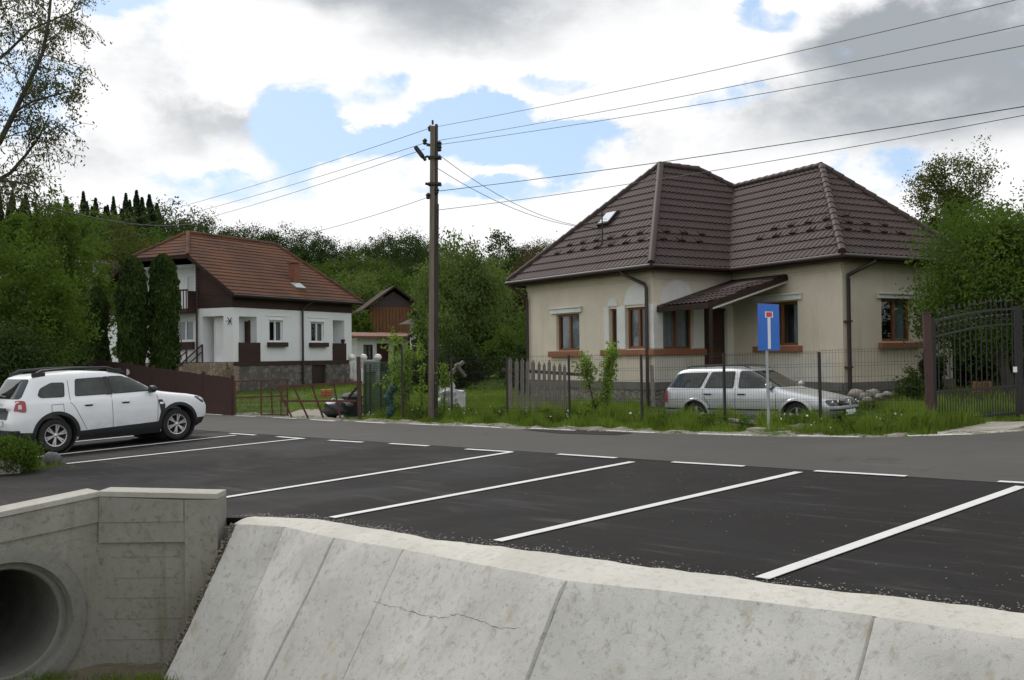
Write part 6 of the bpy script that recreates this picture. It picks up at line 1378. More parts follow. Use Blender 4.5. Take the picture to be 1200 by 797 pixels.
for x in (428, 434, 446, 452, 478): obj('post', MB().bar(D(x,487,28.2), D(x,425+abs(x-450)*.1,28.2), .035), M['fencemetal'], gn)
nm_ = MB()
for k_ in range(70): x = 426+k_*.78; nm_.bar(D(x,484,28.25), D(x,424,28.25), .012)
for k_ in range(24): y = 424+k_*2.6; nm_.bar(D(426,y,28.25), D(480,y,28.25), .012)
obj('net', nm_, mat('green_wire', (.02,.06,.045), .6), gn)
# rubble by the verge, rocks by the house
for i, (x, y, r, lab) in enumerate(((866,497.5,.42,'low heap of gravel and soil at the verge left of the sign'),(948,503,.30,'small heap of rubble at the verge right of the sign'))):
    q = G(x, y); blob('rubble_heap', lab, 'rubble', (q[0], q[1]+.1, q[2]+.01), (r*.95, r*.42, .085), M['rock'], i+20, 3, .3, 'rubble heaps at the verge')
q = G(905,504.5); o = obj('sign_footing', MB().prism([tuple(np.array(q[:2])+np.array(v)) for v in ((-.45,.12),(.42,-.22),(.6,.0),(-.2,.36))], q[2]-.1, q[2]+.04), M['apron'], bevel=.01); tag(rebase(o, tuple(q)), 'pale concrete footing slab under the blue road sign', 'concrete slab')
for i in range(7):
    x, y, s_ = [(1003,459,.34),(1012,462,.28),(1023,458,.3),(1017,466,.24),(1032,462,.26),(1000,468,.22),(1040,459,.2)][i]; Yq = 24.6-.1*i; q = D(x, y, Yq)
    blob('rubble_stone', 'grey rubble stone by the right wall, '+['leftmost of the back row','second from the left','highest in the middle','low one in front of the middle','right one of the front row','nearest one by the car bonnet','rightmost and smallest'][i], 'stone', (q[0],q[1],q[2]-.06), (s_*.55, s_*.45, s_*.36), M['rock'], 40+i, 1, .18, 'grey rubble stones by the right wall of the cream house')
pl_ = thing('leaning_board', 'dark board leaning in the weeds under the right window', 'plank', tuple(D(1062,463,25.5))); obj('board', MB().bar(D(1063,464,25.3), D(1055,446,25.8), .16, .04), M['greywood'], pl_)
wb = thing('wooden_crate', 'orange brown wooden crate standing behind the iron gate', 'crate', tuple(D(1148,462,23))); 
for z in range(4): obj('slat', MB().bar(D(1141,449+z*3.2,23), D(1161,448+z*3.2,23.2), .03, .05), M['barnwood'], wb)
for x in (1142, 1160): obj('corner_post', MB().bar(D(x,462,23.05), D(x,447,23.1), .05), M['barnwood'], wb)
q = G(61,544); blob('dark_stone_block', 'dark grey stone block on the asphalt below the rear wheel of the suv', 'stone', (q[0], q[1], q[2]+.09), (.19,.17,.14), M['darkrock'], 5, 1, .12)
q = G(0,556); kb = obj('kerb_block', MB().box((q[0]-.35,q[1]+.0,q[2]+.07), (1.3,.22,.34), .25), M['headtop'], bevel=.02); tag(rebase(kb, tuple(q)), 'short pale kerb block in front of the green bush at the left edge', 'kerb')
# concrete apron before the iron gate, gravel drive before the rusty gate
ap = MB(); aps = [px(*p) for p in ((1100,511),(1140,509),(1200,505),(1290,500))]; apt = [px(*p) for p in ((1290,480),(1200,490),(1094,494))]
pts_ = aps+apt; ap.add([(*XY(s,t), plane_z(s,t)+(.0 if i < 4 else -.03)) for i, (s,t) in enumerate(pts_)], [tuple(range(len(pts_)))]); struct('gate_apron', ap, M['apron'])
dv = MB(); ring2 = [D(325,488.5,28.6), D(398,491.5,26.6), D(406,487,27.9), D(392,470,34), D(352,470,34), D(330,480,30.5)]
vs = [(p[0], p[1], ground_z(p[0], p[1])+.03) for p in ring2]; dv.add(vs, [tuple(range(6))]); struct('gravel_drive', dv, M['gravel'])
# ================================================================== VEGETATION
def leaf_quads(C, size, rg, asp=.5, droop=0.0, vert=False):
    """C (n,3) centres -> quads of leaf shape (diamonds folded a little)"""
    n = len(C); a = rg.normal(size=(n,3)); 
    if droop: a[:,2] = -abs(a[:,2])-droop
    if vert: a[:,:2] *= .35; a[:,2] = abs(a[:,2])+.6
    a /= np.linalg.norm(a, axis=1)[:,None]; b = rg.normal(size=(n,3)); b -= a*(a*b).sum(1)[:,None]; b /= np.linalg.norm(b, axis=1)[:,None]
    s = (size*rg.uniform(.6, 1.3, n))[:,None]; V = np.stack([C-a*s*.5, C+b*s*.5*asp, C+a*s*.5, C-b*s*.5*asp], 1).reshape(-1,3)
    return V, np.arange(n*4).reshape(-1,4)
def branches(mb, p, d, L, r, depth, rg, tips, spread=.6, up=.12, n=6, kids=3):
    pts = [Vector(p)]; d = Vector(d).normalized(); rs = [r]
    for i in range(4):
        d = (d+Vector(rg.normal(size=3))*.13+Vector((0,0,up))).normalized(); pts.append(pts[-1]+d*(L/4)); rs.append(r*(1-.16*(i+1)))
    mb.tube(pts, rs, n, caps=False)
    if depth == 0: tips.append((pts[-1], d)); tips.append((pts[2], d)); return
    for k_ in range(kids):
        i = 2+k_%3; a = Vector(rg.normal(size=3)); a.z = abs(a.z)*.4; a = (a-d*a.dot(d)*.7).normalized(); branches(mb, pts[min(i,4)], d*(1-spread)+a*spread, L*rg.uniform(.55,.8), r*.45, depth-1, rg, tips, spread, up, max(4, n-1), kids)
def make_tree(H, cr, tr, seed, nleaf, lsz, trunkf=.35, depth=2, cl=.16, asp=.5, shape=(1,1), kids=4, limbs=7, squash=.8, bottom=.0, droop=0, loose=0):
    """returns (trunk MB, leaf V, leaf F) for a tree standing on the origin"""
    rg = np.random.default_rng(seed); mb = MB(); tips = []; top = H*(trunkf+.30)
    lean = rg.normal(size=2)*.03*H; pts = [Vector((0,0,-.1*H*.3))]+[Vector((lean[0]*(i/5)**2+rg.normal()*.01*H, lean[1]*(i/5)**2+rg.normal()*.01*H, top*i/5)) for i in range(1,6)]
    mb.tube(pts, [tr*(1.15-.75*i/5) for i in range(6)], 8, caps=False)
    for k_ in range(limbs):
        f = trunkf/(trunkf+.30)+(1-trunkf/(trunkf+.30))*k_/(limbs-1); i = min(4, int(f*5)); p = pts[i]+(pts[i+1]-pts[i])*(f*5-i) if i < 5 else pts[5]
        a = k_*2.4+rg.uniform(-.4,.4); e = .35+.9*k_/limbs; branches(mb, p, (math.cos(a)*math.cos(e), math.sin(a)*math.cos(e), math.sin(e)), cr*rg.uniform(.6,.85), tr*.42, depth, rg, tips, kids=kids-1)
    T = np.array([tuple(t[0]) for t in tips]); zc = H*(trunkf+1)/2+bottom*H; hz = H*(1-trunkf)/2
    # clump centres: lumpy ellipsoid shell + branch tips
    nC = max(30, nleaf//60); U = rg.normal(size=(nC,3)); U /= np.linalg.norm(U,axis=1)[:,None]; lump = 1+.16*np.sin(U[:,0]*4+seed)+.13*np.sin(U[:,1]*5+seed*2)+.12*np.sin(U[:,2]*6+seed*3)
    rad = rg.uniform(.30+.2*(1-loose), 1.0, nC)**.6*lump; C = np.stack([U[:,0]*cr*rad, U[:,1]*cr*rad, zc+U[:,2]*hz*rad*.97], 1)
    tp = T[rg.integers(0, len(T), nC)]; C = np.where((rg.random(nC) < .35+.35*loose)[:,None], tp, C); C[:,2] = np.clip(C[:,2], H*trunkf*.7, None)
    idx = rg.integers(0, nC, nleaf); w = rg.uniform(.5,1.3,nC)[idx][:,None]; P = C[idx]+rg.normal(size=(nleaf,3))*w*np.array([cl*cr, cl*cr, cl*cr*squash])
    if droop: P[:,2] -= abs(rg.normal(size=nleaf))*droop*cr
    V, Fq = leaf_quads(P, lsz, rg, asp, .5 if droop else 0); return mb, V, Fq
def tree_thing(name, label, cat, loc, gen, lm, group=None, bark='bark'):
    mb, V, Fq = gen; t = thing(name, label, cat, tuple(loc), 0, group); tk = obj('trunk', mb, M[bark], t, world=False, fixn=False); cr = npmesh('crown', V, Fq, M[lm], t); return t
def at(x, Y, dz=-.05): p = D(x, 400, Y); return (p[0], p[1], ground_z(p[0], p[1])+dz)
def topH(x, y, Y): p = D(x, y, Y); return p[2]-ground_z(p[0], p[1])
def fitT(name, label, cat, x, ytop, Y, halfw_px, nleaf, lsz, lm, seed, group=None, **k_):
    H = topH(x, ytop, Y); cr = halfw_px*Y/1200; return tree_thing(name, label, cat, at(x, Y), make_tree(H, cr, k_.pop('tr', .035*H**.9), seed, nleaf, lsz, **k_), lm, group)
# --- left group
fitT('leafy_tree', 'bright green leafy tree at the left edge behind the suv', 'tree', 18, 262, 34, 60, 26000, .13, 'leafbright', 11, trunkf=.12, cl=.13)
fitT('leafy_tree', 'tallest green tree of the left group, rising behind the suv roof', 'tree', 52, 216, 39, 46, 22000, .15, 'leaf', 12, trunkf=.15, cl=.13)
fitT('leafy_tree', 'green tree right of the left group beside the hedge columns', 'tree', 98, 268, 50, 36, 14000, .16, 'leafbright', 13, trunkf=.15, cl=.18)
fitT('leafy_tree', 'olive green tree behind the left hedge columns', 'tree', 146, 262, 62, 40, 12000, .24, 'leafolive', 14, trunkf=.2, cl=.18)
fitT('leafy_tree', 'yellowish green tree just behind the white house roof end', 'tree', 180, 276, 72, 22, 7000, .25, 'leafolive', 15, trunkf=.2, cl=.2)
fitT('shrub', 'dark broad shrub behind the rear of the white suv', 'shrub', 14, 376, 30, 46, 13000, .12, 'leafdark', 16, trunkf=.02, cl=.2)
fitT('shrub', 'dark shrub between the left trees and the board fence', 'shrub', 66, 366, 40, 34, 9000, .13, 'leafdark', 17, trunkf=.02, cl=.2)
# sparse tall tree at the top left, limbs entering from outside the picture
rg = np.random.default_rng(5); st_ = thing('tall_sparse_tree', 'tall sparse tree leaning in at the top left with thin leafy limbs', 'tree', at(-95, 22.5))
tb = MB(); TP = lambda x, y, Y: Vector(D(x, y, Y)); lp = []
base_t = Vector(at(-95, 22.5)); t1 = TP(-80, 330, 22.5); t2 = TP(-55, 240, 22.4)
tb.tube([base_t-Vector((0,0,.3)), (base_t+t1)/2, t1, t2], [.2,.17,.14,.12], 10, caps=False)
def limb(pts, r0, r1, nk, ln, kids=2, leafy=1.0):
    n = len(pts); Ps = [TP(*p) for p in pts]; tb.tube(Ps, [r0+(r1-r0)*i/(n-1) for i in range(n)], 7, caps=False)
    for k_ in range(nk):
        f = .12+.88*k_/nk; i = min(n-2, int(f*(n-1))); q = Ps[i]+(Ps[i+1]-Ps[i])*(f*(n-1)-i); d = (Ps[i+1]-Ps[i]).normalized(); a = Vector(rg.normal(size=3)); a = (a-d*a.dot(d)).normalized()
        dd = (d*.45+a*.7+Vector((.12,0,.05))).normalized(); L = ln*rg.uniform(.55,1.1)*(1.15-.5*f); seg = [q]
        for j in range(5): dd = (dd+Vector(rg.normal(size=3))*.2+Vector((.02,0,-.07))).normalized(); seg.append(seg[-1]+dd*(L/5))
        tb.tube(seg, [r1*.75*(1-.15*j) for j in range(6)], 5, caps=False)
        for j in range(1, 6):
            for _ in range(kids):
                e = Vector(rg.normal(size=3)); e = (e+dd*.8+Vector((0,0,-.25))).normalized(); l2 = ln*.33*rg.uniform(.5,1.2); tw = [seg[j], seg[j]+e*l2*.5, seg[j]+(e+Vector((0,0,-.25))).normalized()*l2]; tb.tube(tw, [.008,.006,.003], 4, caps=False)
                if rg.random() < leafy:
                    for u in rg.uniform(.15, 1.1, int(10*leafy)): lp.append(tw[0]+(tw[2]-tw[0])*u+Vector(rg.normal(size=3))*.07)
limb([(-55,240,22.4),(0,166,22.2),(18,130,22),(35,95,21.9),(50,62,21.8),(57,25,21.8),(62,-30,21.8),(66,-80,21.8)], .07, .018, 30, 1.35, 2)
limb([(-55,240,22.4),(-10,215,22.6),(12,203,22.7),(30,182,22.8),(46,160,22.8),(58,135,22.9)], .06, .015, 20, 1.1, 2)
limb([(-60,260,22.4),(-20,214,21.6),(5,212,21.5),(25,214,21.4),(45,220,21.4)], .04, .012, 10, .8, 2, .8)
limb([(-60,180,22.4),(-30,90,23),(-5,20,23.2),(10,-40,23.3)], .08, .02, 22, 1.4, 2)
limb([(-30,90,23),(10,60,23.4),(35,35,23.6),(70,20,23.6),(95,10,23.7)], .04, .012, 14, 1.0, 2)
limb([(18,130,22),(40,118,21.6),(70,110,21.4),(95,104,21.3)], .03, .010, 10, .8, 2)
limb([(-55,240,22.4),(-58,200,22.4),(-60,180,22.4)], .11, .09, 1, .5, 1)
obj('trunk', tb, M['bark'], st_, fixn=False)
V, Fq = leaf_quads(np.array([tuple(p) for p in lp])-np.array(st_.location), .075, rg, .45, .5); npmesh('crown', V, Fq, M['leafolive'], st_)
# --- clipped hedge columns
def column(name, label, x, ytop, Y, hw_px, seed, group):
    rg = np.random.default_rng(seed); b = at(x, Y); H = topH(x, ytop, Y); R_ = hw_px*Y/1200; n = 15000; z = rg.random(n)**.9*H; a = rg.random(n)*2*PI
    prof = lambda z: R_*np.clip(np.minimum(1.0, .80+.5*z/H), 0, 1)*np.sqrt(np.clip(1-np.clip((z/H-.72)/.28, 0, 1)**2.3, 0, 1))*(1+.06*np.sin(z*3+seed))
    r = prof(z)*(1+.08*np.sin(a*3+z*2.3+seed)+.07*np.sin(a*7-z*5)+.05*np.sin(a*4+z*11))*rg.uniform(.80, 1.10, n); P = np.stack([r*np.cos(a), r*np.sin(a), z], 1)
    V, Fq = leaf_quads(P, .15, rg, .45, vert=True); t = thing(name, label, 'hedge', b, 0, group); npmesh('foliage', V, Fq, M['thuja'], t)
    core = MB().lathe([(.8*float(prof(np.array(zz))), zz) for zz in np.linspace(0.05, H*.985, 14)], (0,0,0), n=20); obj('inner_foliage', core, M['thuja'], t, world=False); obj('trunk', MB().tube([(0,0,-.2),(0,0,.5)], .09, 8), M['bark'], t, world=False); return t
GH = 'clipped thuja columns by the white house'
column('thuja_column', 'tall dark thuja column second from the right, with rounded top', 155, 299, 46, 15.5, 1, GH)
column('thuja_column', 'tall dark thuja column directly in front of the balcony', 192, 297, 46.5, 16, 2, GH)
column('thuja_column', 'shorter dark thuja column nearest the left trees', 113, 335, 47, 12, 3, GH)
# --- middle distance
fitT('willow_tree', 'broad soft green tree behind the utility pole', 'tree', 540, 268, 50, 56, 26000, .17, 'leafwillow', 21, trunkf=.08, cl=.15, loose=.5, droop=.06)
fitT('leafy_tree', 'grey green tree right of the pole, before the old cottage', 'tree', 578, 300, 58, 34, 12000, .18, 'leafwillow', 22, trunkf=.1, cl=.18, loose=.4)
fitT('leafy_tree', 'pale silvery green tree left of the timber barn', 'tree', 418, 316, 86, 34, 8000, .28, 'leafwillow', 23, trunkf=.1, cl=.2)
fitT('leafy_tree', 'bright green tree between the white house and the shed', 'tree', 421, 362, 74, 15, 7000, .22, 'leafbright', 24, trunkf=.05, cl=.2)
fitT('leafy_tree', 'grey green tree partly hiding the right side of the barn', 'tree', 494, 322, 64, 15, 5000, .18, 'leafwillow', 25, trunkf=.25, cl=.2, loose=.4)
fitT('shrub', 'round dark green shrub on the lawn left of the cream house', 'shrub', 598, 374, 44, 25, 11000, .11, 'leaf', 26, trunkf=.10, cl=.18)
fitT('shrub', 'dark shrub to the right of the utility pole foot', 'shrub', 538, 392, 44, 26, 9000, .12, 'leafdark', 27, trunkf=.03, cl=.2)
fitT('shrub', 'low dark shrub behind the green net fence', 'shrub', 500, 400, 42, 24, 8000, .12, 'leafdark', 28, trunkf=.02, cl=.2)
fitT('shrub', 'leafy shrub between the pole and the round shrub', 'shrub', 565, 384, 50, 24, 9000, .14, 'leaf', 29, trunkf=.02, cl=.2)
fitT('shrub', 'dark green bush touching the left wall of the cream house', 'shrub', 614, 398, 39, 14, 6000, .10, 'leafdark', 30, trunkf=.02, cl=.2)
def bare(name, label, x, ytop, Y, hw, seed):
    rg2 = np.random.default_rng(seed); H = topH(x, ytop, Y); mb = MB(); tips = []
    pts = [Vector((0,0,-.3)), Vector((0,0,H*.3)), Vector((.1,0,H*.6))]; mb.tube(pts, [.22,.17,.12], 7, caps=False)
    for k_ in range(9): a = k_*2.4; branches(mb, pts[2]-Vector((0,0,H*.03*k_)), (math.cos(a)*.7, math.sin(a)*.7, .8), hw*Y/1200*.8, .06, 3, rg2, tips, .5, .12, 4, 3)
    T = np.array([tuple(t[0]) for t in tips]); P = np.repeat(T, 5, 0)+rg2.normal(size=(len(T)*5,3))*.25
    V, Fq = leaf_quads(P, .15, rg2, .5); t = thing(name, label, 'tree', at(x, Y)); obj('trunk', mb, M['bark'], t, world=False, fixn=False); npmesh('crown', V, Fq, M['leafbrown'], t)
bare('bare_tree', 'nearly bare tree whose twigs rise above the willow by the pole', 545, 242, 62, 24, 31)
bare('bare_tree', 'nearly bare tree with fine twigs left of the brown roof', 640, 256, 60, 30, 32)
fitT('leafy_tree', 'rusty brown tree behind the left end of the cream house', 'tree', 624, 290, 66, 36, 12000, .20, 'leafbrown', 33, trunkf=.15, cl=.2, loose=.4)
fitT('leafy_tree', 'dark rounded tree on the skyline right of the pole', 'tree', 589, 268, 105, 24, 6000, .32, 'leafdark', 34, trunkf=.15, cl=.2)
# --- right side
fitT('leafy_tree', 'large green tree overhanging the right wall of the cream house', 'tree', 1180, 244, 24.5, 92, 40000, .10, 'leaf', 41, trunkf=.18, cl=.14, limbs=9)
fitT('leafy_tree', 'green tree at the right edge above the iron gate', 'tree', 1250, 204, 27, 84, 24000, .11, 'leafbright', 42, trunkf=.15, cl=.15)
fitT('leafy_tree', 'loose crowned tall tree standing far behind the right trees', 'tree', 1117, 170, 52, 46, 24000, .14, 'leafolive', 43, trunkf=.35, cl=.16, loose=.3)
fitT('leafy_tree', 'reddish green tree beside the far loose crowned tree', 'tree', 1078, 206, 54, 24, 6000, .18, 'leafbrown', 44, trunkf=.35, cl=.18, loose=.5)
fitT('leafy_tree', 'shaded green tree behind the large right tree', 'tree', 1135, 258, 36, 60, 20000, .15, 'leaf', 45, trunkf=.12, cl=.18)
for i, (x, y, Y, w, l) in enumerate(((1108,388,30,28,'dark shrub behind the hinge side of the iron gate'),(1150,372,31,34,'dark shrub behind the middle of the iron gate'),(1200,380,29,36,'dark shrub behind the right end of the iron gate'),(1175,350,36,60,'broad dark shrub filling the space under the right trees'),(1085,410,28.5,16,'small shrub at the right corner of the cream house'))):
    fitT('shrub', l, 'shrub', x, y, Y, w, 9000, .13, 'leafdark', 50+i, trunkf=.02, cl=.2)
fitT('shrub', 'leafy weed bush under the right window of the cream house', 'shrub', 1066, 428, 25.3, 13, 2200, .08, 'leaf', 57, trunkf=.02, cl=.25, tr=.03)
# --- young plants by the road
def sapling(name, label, pts, Y, n, lsz, lm, sp, seed):
    rg2 = np.random.default_rng(seed); P0 = Vector(D(pts[0][0], pts[0][1], Y)); t = thing(name, label, 'sapling', tuple(P0)); mb = MB(); C = []
    Ps = [Vector(D(x, y, Y))-P0 for x, y in pts]; mb.tube(Ps, [.022-.012*i/(len(Ps)-1) for i in range(len(Ps))], 6, caps=False)
    for k_ in range(n//22):
        f = rg2.uniform(.12, 1); i = min(len(Ps)-2, int(f*(len(Ps)-1))); q = Ps[i]+(Ps[i+1]-Ps[i])*(f*(len(Ps)-1)-i); e = Vector(rg2.normal(size=3)); e.z = abs(e.z)+.3; e.normalize(); tip = q+e*sp*rg2.uniform(.5,1.1); mb.tube([q, tip], [.007,.003], 4, caps=False)
        for u in rg2.uniform(.1, 1.1, 22): C.append(tuple(q+(tip-q)*u+Vector(rg2.normal(size=3))*.05))
    obj('stem', mb, M['bark'], t, world=False, fixn=False); V, Fq = leaf_quads(np.array(C), lsz, rg2, .55); npmesh('leaves', V, Fq, M[lm], t)
sapling('sapling', 'dense yellow green sapling shooting up before the cream wall', [(713,492),(711,460),(714,430),(717,411)], 22.6, 1500, .075, 'leafyoung', .24, 61)
sapling('sapling', 'lower leafy sapling left of the dense one by the fence', [(700,493),(694,465),(688,440),(686,424)], 22.8, 1000, .07, 'leafyoung', .30, 62)
sapling('sapling', 'bare legged sapling with sparse leaves above the green netting', [(457,488),(461,455),(463,425),(462,396)], 26.9, 700, .085, 'leafyoung', .42, 63)
sapling('sapling', 'bushy sapling between the netting and the utility pole', [(472,487),(474,455),(476,432),(478,412)], 27.0, 1100, .085, 'leafyoung', .38, 64)
sapling('sapling', 'small leafy shoot right of the utility pole', [(520,490),(521,470),(522,448),(524,430)], 26.0, 500, .075, 'leafyoung', .26, 65)
sapling('sapling', 'small leafy shoot left of the utility pole', [(494,488),(494,460),(495,430),(494,404)], 29.0, 420, .09, 'leafyoung', .26, 66)
fitT('green_bush', 'feathery bright green bush at the left edge beside the kerb', 'bush', 14, 508, 17.6, 26, 9000, .05, 'leafbright', 67, trunkf=.01, cl=.22, tr=.02)
# --- wooded hill
GT = 'trees of the wooded hillside'; protos = []
def proto(kind, seed):
    if kind == 'conifer':
        rg2 = np.random.default_rng(seed); n = 7000; z = rg2.random(n)**1.15; tier = .5+.5*np.abs(np.sin(z*34+seed)); r = (1-z)**.95*.17*(.25+.75*tier)*np.sqrt(rg2.random(n))+.004; a = rg2.random(n)*2*PI; a += .5*np.sin(z*50)
        P = np.stack([r*np.cos(a), r*np.sin(a), .08+.92*z-.25*r], 1); V, Fq = leaf_quads(P, .019, rg2, .4); tk = MB().tube([(0,0,-.05),(0,0,.5),(0,0,.97)], [.016,.010,.002], 6, caps=False); return tk, V, Fq, 'needle'
    lm = {'dark':'leafdark','mid':'leaf','pale':'leafwillow','olive':'leafolive'}[kind]
    g_ = make_tree(1.0, .36, .022, seed, 12000, .023, trunkf=.14, cl=.12, depth=1, kids=3); return (*g_, lm)
lab = {'conifer':'dark spruce tree on the wooded hill behind the left trees','dark':'dark round tree on the skyline of the wooded hill','mid':'mid green tree on the slope of the wooded hill','pale':'pale grey green tree on the slope of the wooded hill','olive':'olive green tree on the slope of the wooded hill'}
pr = {}
for kind, sd_ in (('conifer',71),('conifer',72),('dark',73),('dark',74),('mid',75),('mid',76),('pale',77),('olive',78)):
    pr.setdefault(kind, []).append([proto(kind, sd_), None])
nm = {'conifer':'spruce_tree','dark':'round_tree','mid':'leafy_tree','pale':'leafy_tree','olive':'leafy_tree'}
HT = []
def hilltree(kind, x, ytop, Y, wscale=1.0):
    e = random.choice(pr[kind]); b = at(x, Y, -.3); H = max(4.0, topH(x, ytop, Y)); 
    if e[1] is None:
        (tk, V, Fq, lm) = e[0]; t = thing(nm[kind], lab[kind], 'tree', b, 0, GT); obj('trunk', tk, M['bark'], t, world=False, fixn=False); npmesh('crown', V, Fq, M[lm], t); e[1] = t
    else: t = copy_tree(e[1])
    HT.append((t, kind, x, ytop, Y)); t.location = b; t.rotation_euler.z = random.uniform(0, 6.28); t.scale = (H*wscale, H*wscale, H)
for x, y in ((-6,238),(2,228),(9,238),(17,222),(25,232),(31,224),(43,240),(66,238),(78,228),(84,236),(97,222),(103,234),(113,230),(126,238),(134,228),(148,224),(153,232),(161,221),(168,229),(175,226),(183,236),(192,252)): hilltree('conifer', x+random.uniform(-2,2), y, random.uniform(135,170), random.uniform(1.0,1.5))
for x in (54,90,118,140,196): hilltree('dark', x, 234+random.uniform(-4,6), random.uniform(126,140), 1.0)
for x in range(-8, 196, 9): hilltree('conifer', x+random.uniform(-3,3), 244+random.uniform(-6,8), random.uniform(128,140), 1.3)
for x in range(-30, 200, 13): hilltree('dark' if random.random() < .6 else 'mid', x+random.uniform(-5,5), 266+random.uniform(-6,8), random.uniform(105,130), 1.1)
for x, y in ((214,250),(232,244),(248,258),(283,260),(298,261),(312,266),(340,262),(357,270),(372,268),(392,284),(408,280),(425,279),(441,276),(456,270),(470,264),(484,268),(498,276),(512,282),(600,284),(612,280),(630,276),(650,282)): hilltree('dark', x, y+random.uniform(-2,2), random.uniform(150,180), .95)
for x in range(200, 665, 14): hilltree('dark' if random.random() < .7 else 'mid', x+random.uniform(-5,5), 302+random.uniform(-6,6), random.uniform(125,145), 1.2)
for x in range(385, 640, 13): hilltree(random.choice(['mid','mid','olive','pale','dark']), x+random.uniform(-5,5), 316+random.uniform(-8,10), random.uniform(100,118), 1.2)
for x in range(395, 640, 13): hilltree(random.choice(['mid','mid','olive','pale']), x+random.uniform(-5,5), 345+random.uniform(-8,10), random.uniform(84,96), 1.2)
for x in (-20,0,22,40,62,85,100,128): hilltree(random.choice(['mid','dark','olive']), x, 290+random.uniform(-12,12), random.uniform(75,90), 1.1)
for x in (1060,1090,1125,1160,1195,1230,1050,1140,1210): hilltree(random.choice(['mid','dark']), x, 262+random.uniform(-10,10), random.uniform(60,80), 1.1)
ORD = 'first second third fourth fifth sixth seventh eighth ninth tenth eleventh twelfth thirteenth fourteenth fifteenth sixteenth seventeenth eighteenth nineteenth twentieth'.split()
ZN = [(-99,75,'over the far left trees'),(75,200,'beside the white house'),(200,330,'above the red roof'),(330,440,'right of the red roof'),(440,508,'between the barn and the pole'),(508,600,'right of the pole'),(600,760,'by the brown roof'),(1000,1400,'behind the right trees')]
KD = {'conifer':'dark spruce','dark':'dark round tree','mid':'mid green tree','pale':'pale green tree','olive':'olive green tree'}
grp = {}
for h_ in HT:
    _, kind, x, yt, Y = h_; z = next((w for a, b, w in ZN if a <= x < b), 'behind the right trees'); row = 'skyline' if Y > 148 else 'upper slope' if Y > 120 else 'middle slope' if Y > 98 else 'lower slope'
    grp.setdefault((kind, z, row), []).append(h_)
for (kind, z, row), L in grp.items():
    L.sort(key=lambda h_: h_[2])
    for i, h_ in enumerate(L): h_[0]['label'] = (ORD[i]+' '+KD[kind]+' from the left '+z if len(L) > 1 else 'the '+KD[kind]+' '+z)+', '+row
# --- grass
def blades(name, label, sample, n, h0, h1, w, seed, lm='grassblade'):
    rg2 = np.random.default_rng(seed); P = np.array([sample(rg2) for _ in range(n)]); P = P[~np.isnan(P[:,0])]; n = len(P)
    Z = np.array([ground_z(x, y) for x, y in P[:,:2]]); h = rg2.uniform(h0, h1, n)*P[:,2]; a = rg2.random(n)*2*PI; lean = rg2.normal(size=(n,2))*.28*h[:,None]; wd_ = w*rg2.uniform(.6,1.4,n)
    dx = np.stack([np.cos(a), np.sin(a)], 1)*wd_[:,None]/2; B = np.stack([P[:,0], P[:,1], Z-.02], 1)
    v0 = B.copy(); v0[:,:2] -= dx; v1 = B.copy(); v1[:,:2] += dx; m1 = B.copy(); m1[:,2] += h*.6; m1[:,:2] += lean*.4
    v2 = m1.copy(); v2[:,:2] += dx*.7; v3 = m1.copy(); v3[:,:2] -= dx*.7; tp = B.copy(); tp[:,2] += h; tp[:,:2] += lean
    V = np.stack([v0, v1, v2, v3, tp, tp+1e-4], 1).reshape(-1,3); i0 = np.arange(n)*6; Fq = np.concatenate([np.stack([i0, i0+1, i0+2, i0+3], 1), np.stack([i0+3, i0+2, i0+4, i0+5], 1)])
    o = npmesh(name, V, Fq, M[lm]); return tag(o, label, 'grass', kind='stuff')
def clumpf(s, t): return .62+.45*math.sin(s*2.1+math.sin(t*3.1))*math.cos(t*1.7+s*.6)+.25*math.sin(s*6.3+t*4.1)
def samp(s0, s1, t0, t1, edgeoff=None):
    def f(rg2):
        s = rg2.uniform(s0, s1); t = rg2.uniform(t0, t1); te = float(np.interp(s, [e[0] for e in edge], [e[1] for e in edge]))+.55+.2*math.sin(s*1.7)
        if t < te: return (np.nan, 0, 0)
        c = clumpf(s, t); 
        if rg2.random() > c+.35: return (np.nan, 0, 0)
        X, Y = XY(s, t)
        if -9.0 < X < -3.6 and 26 < Y < 34 and t < 22 : 
            if (X+6.0)**2/6+(Y-29.5)**2/14 < 1: return (np.nan, 0, 0)
        return (X, Y, max(.25, c)*(1.25 if t > te+.6 else .7))
    return f
blades('tall_grass', 'tall fresh grass around the mesh fence and the silver car', samp(-17.5, -7.6, 15.9, 20.6), 52000, .16, .42, .016, 81)
blades('tall_grass', 'tall grass along the verge around the utility pole', samp(-27, -17.5, 15.6, 21.5), 42000, .14, .38, .018, 82)
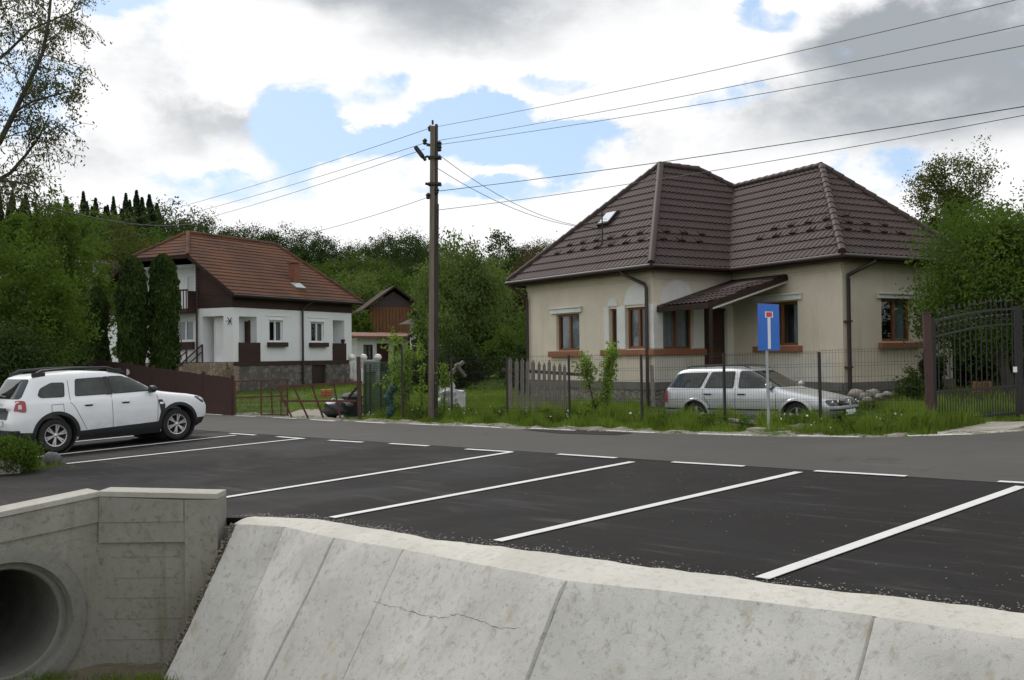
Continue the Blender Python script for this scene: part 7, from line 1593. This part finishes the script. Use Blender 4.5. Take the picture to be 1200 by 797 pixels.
blades('lawn_grass', 'lawn grass in front of the cream house and towards the shrubs', samp(-32, -5, 19.5, 34), 45000, .08, .24, .03, 83)
blades('lawn_grass', 'lawn grass before the white house and left of the drive', samp(-52, -24, 16.2, 36), 30000, .06, .16, .035, 84)
blades('lawn_grass', 'grass behind the iron gate under the right trees', samp(-7.6, 6, 19.6, 30), 26000, .10, .34, .02, 85)
def creeks(rg2):
    c = [(-4.25,10.75),(-3.85,10.7),(-4.9,10.8),(-3.75,10.5),(-4.5,10.45),(-5.1,10.5),(-4.05,10.4)][rg2.integers(0,7)]; return (c[0]+rg2.normal()*.13, c[1]+rg2.normal()*.08, 1.0)
blades('creek_weeds', 'small grass tufts growing on the creek bed below the headwall', creeks, 2600, .06, .19, .009, 86)
def plantbed(rg2):
    q = G(20,550); return (q[0]+rg2.normal()*.35, q[1]+rg2.normal()*.25, 1.0)
blades('bush_grass', 'grass around the feathery bush at the left kerb', plantbed, 1500, .08, .25, .008, 87)
# broad leafed weeds in the grass
def weeds(rg2):
    return None
wl_ = []
rgw = np.random.default_rng(90)
for _ in range(240):
    s = rgw.uniform(-26, -7.8); t = rgw.uniform(16.4, 18.6); X, Y = XY(s, t); z = ground_z(X, Y); r = rgw.uniform(.06,.16)
    for k_ in range(14): a = rgw.random()*6.28; wl_.append((X+r*math.cos(a)*rgw.random(), Y+r*math.sin(a)*rgw.random(), z+rgw.uniform(.05,.32)))
V, Fq = leaf_quads(np.array(wl_), .10, rgw, .6); o = npmesh('broad_weeds', V, Fq, M['leafbright']); tag(o, 'broad leafed weeds scattered through the verge grass', 'weeds', kind='stuff')
fl = []
for _ in range(90):
    s = rgw.uniform(-24, -8); t = rgw.uniform(16.2, 18.4); X, Y = XY(s, t); fl.append((X, Y, ground_z(X, Y)+rgw.uniform(.15,.36)))
V, Fq = leaf_quads(np.array(fl), .05, rgw, 1.0); o = npmesh('dandelion_heads', V, Fq, M['dandelion']); tag(o, 'tiny white dandelion heads dotted over the verge grass', 'flowers', kind='stuff')
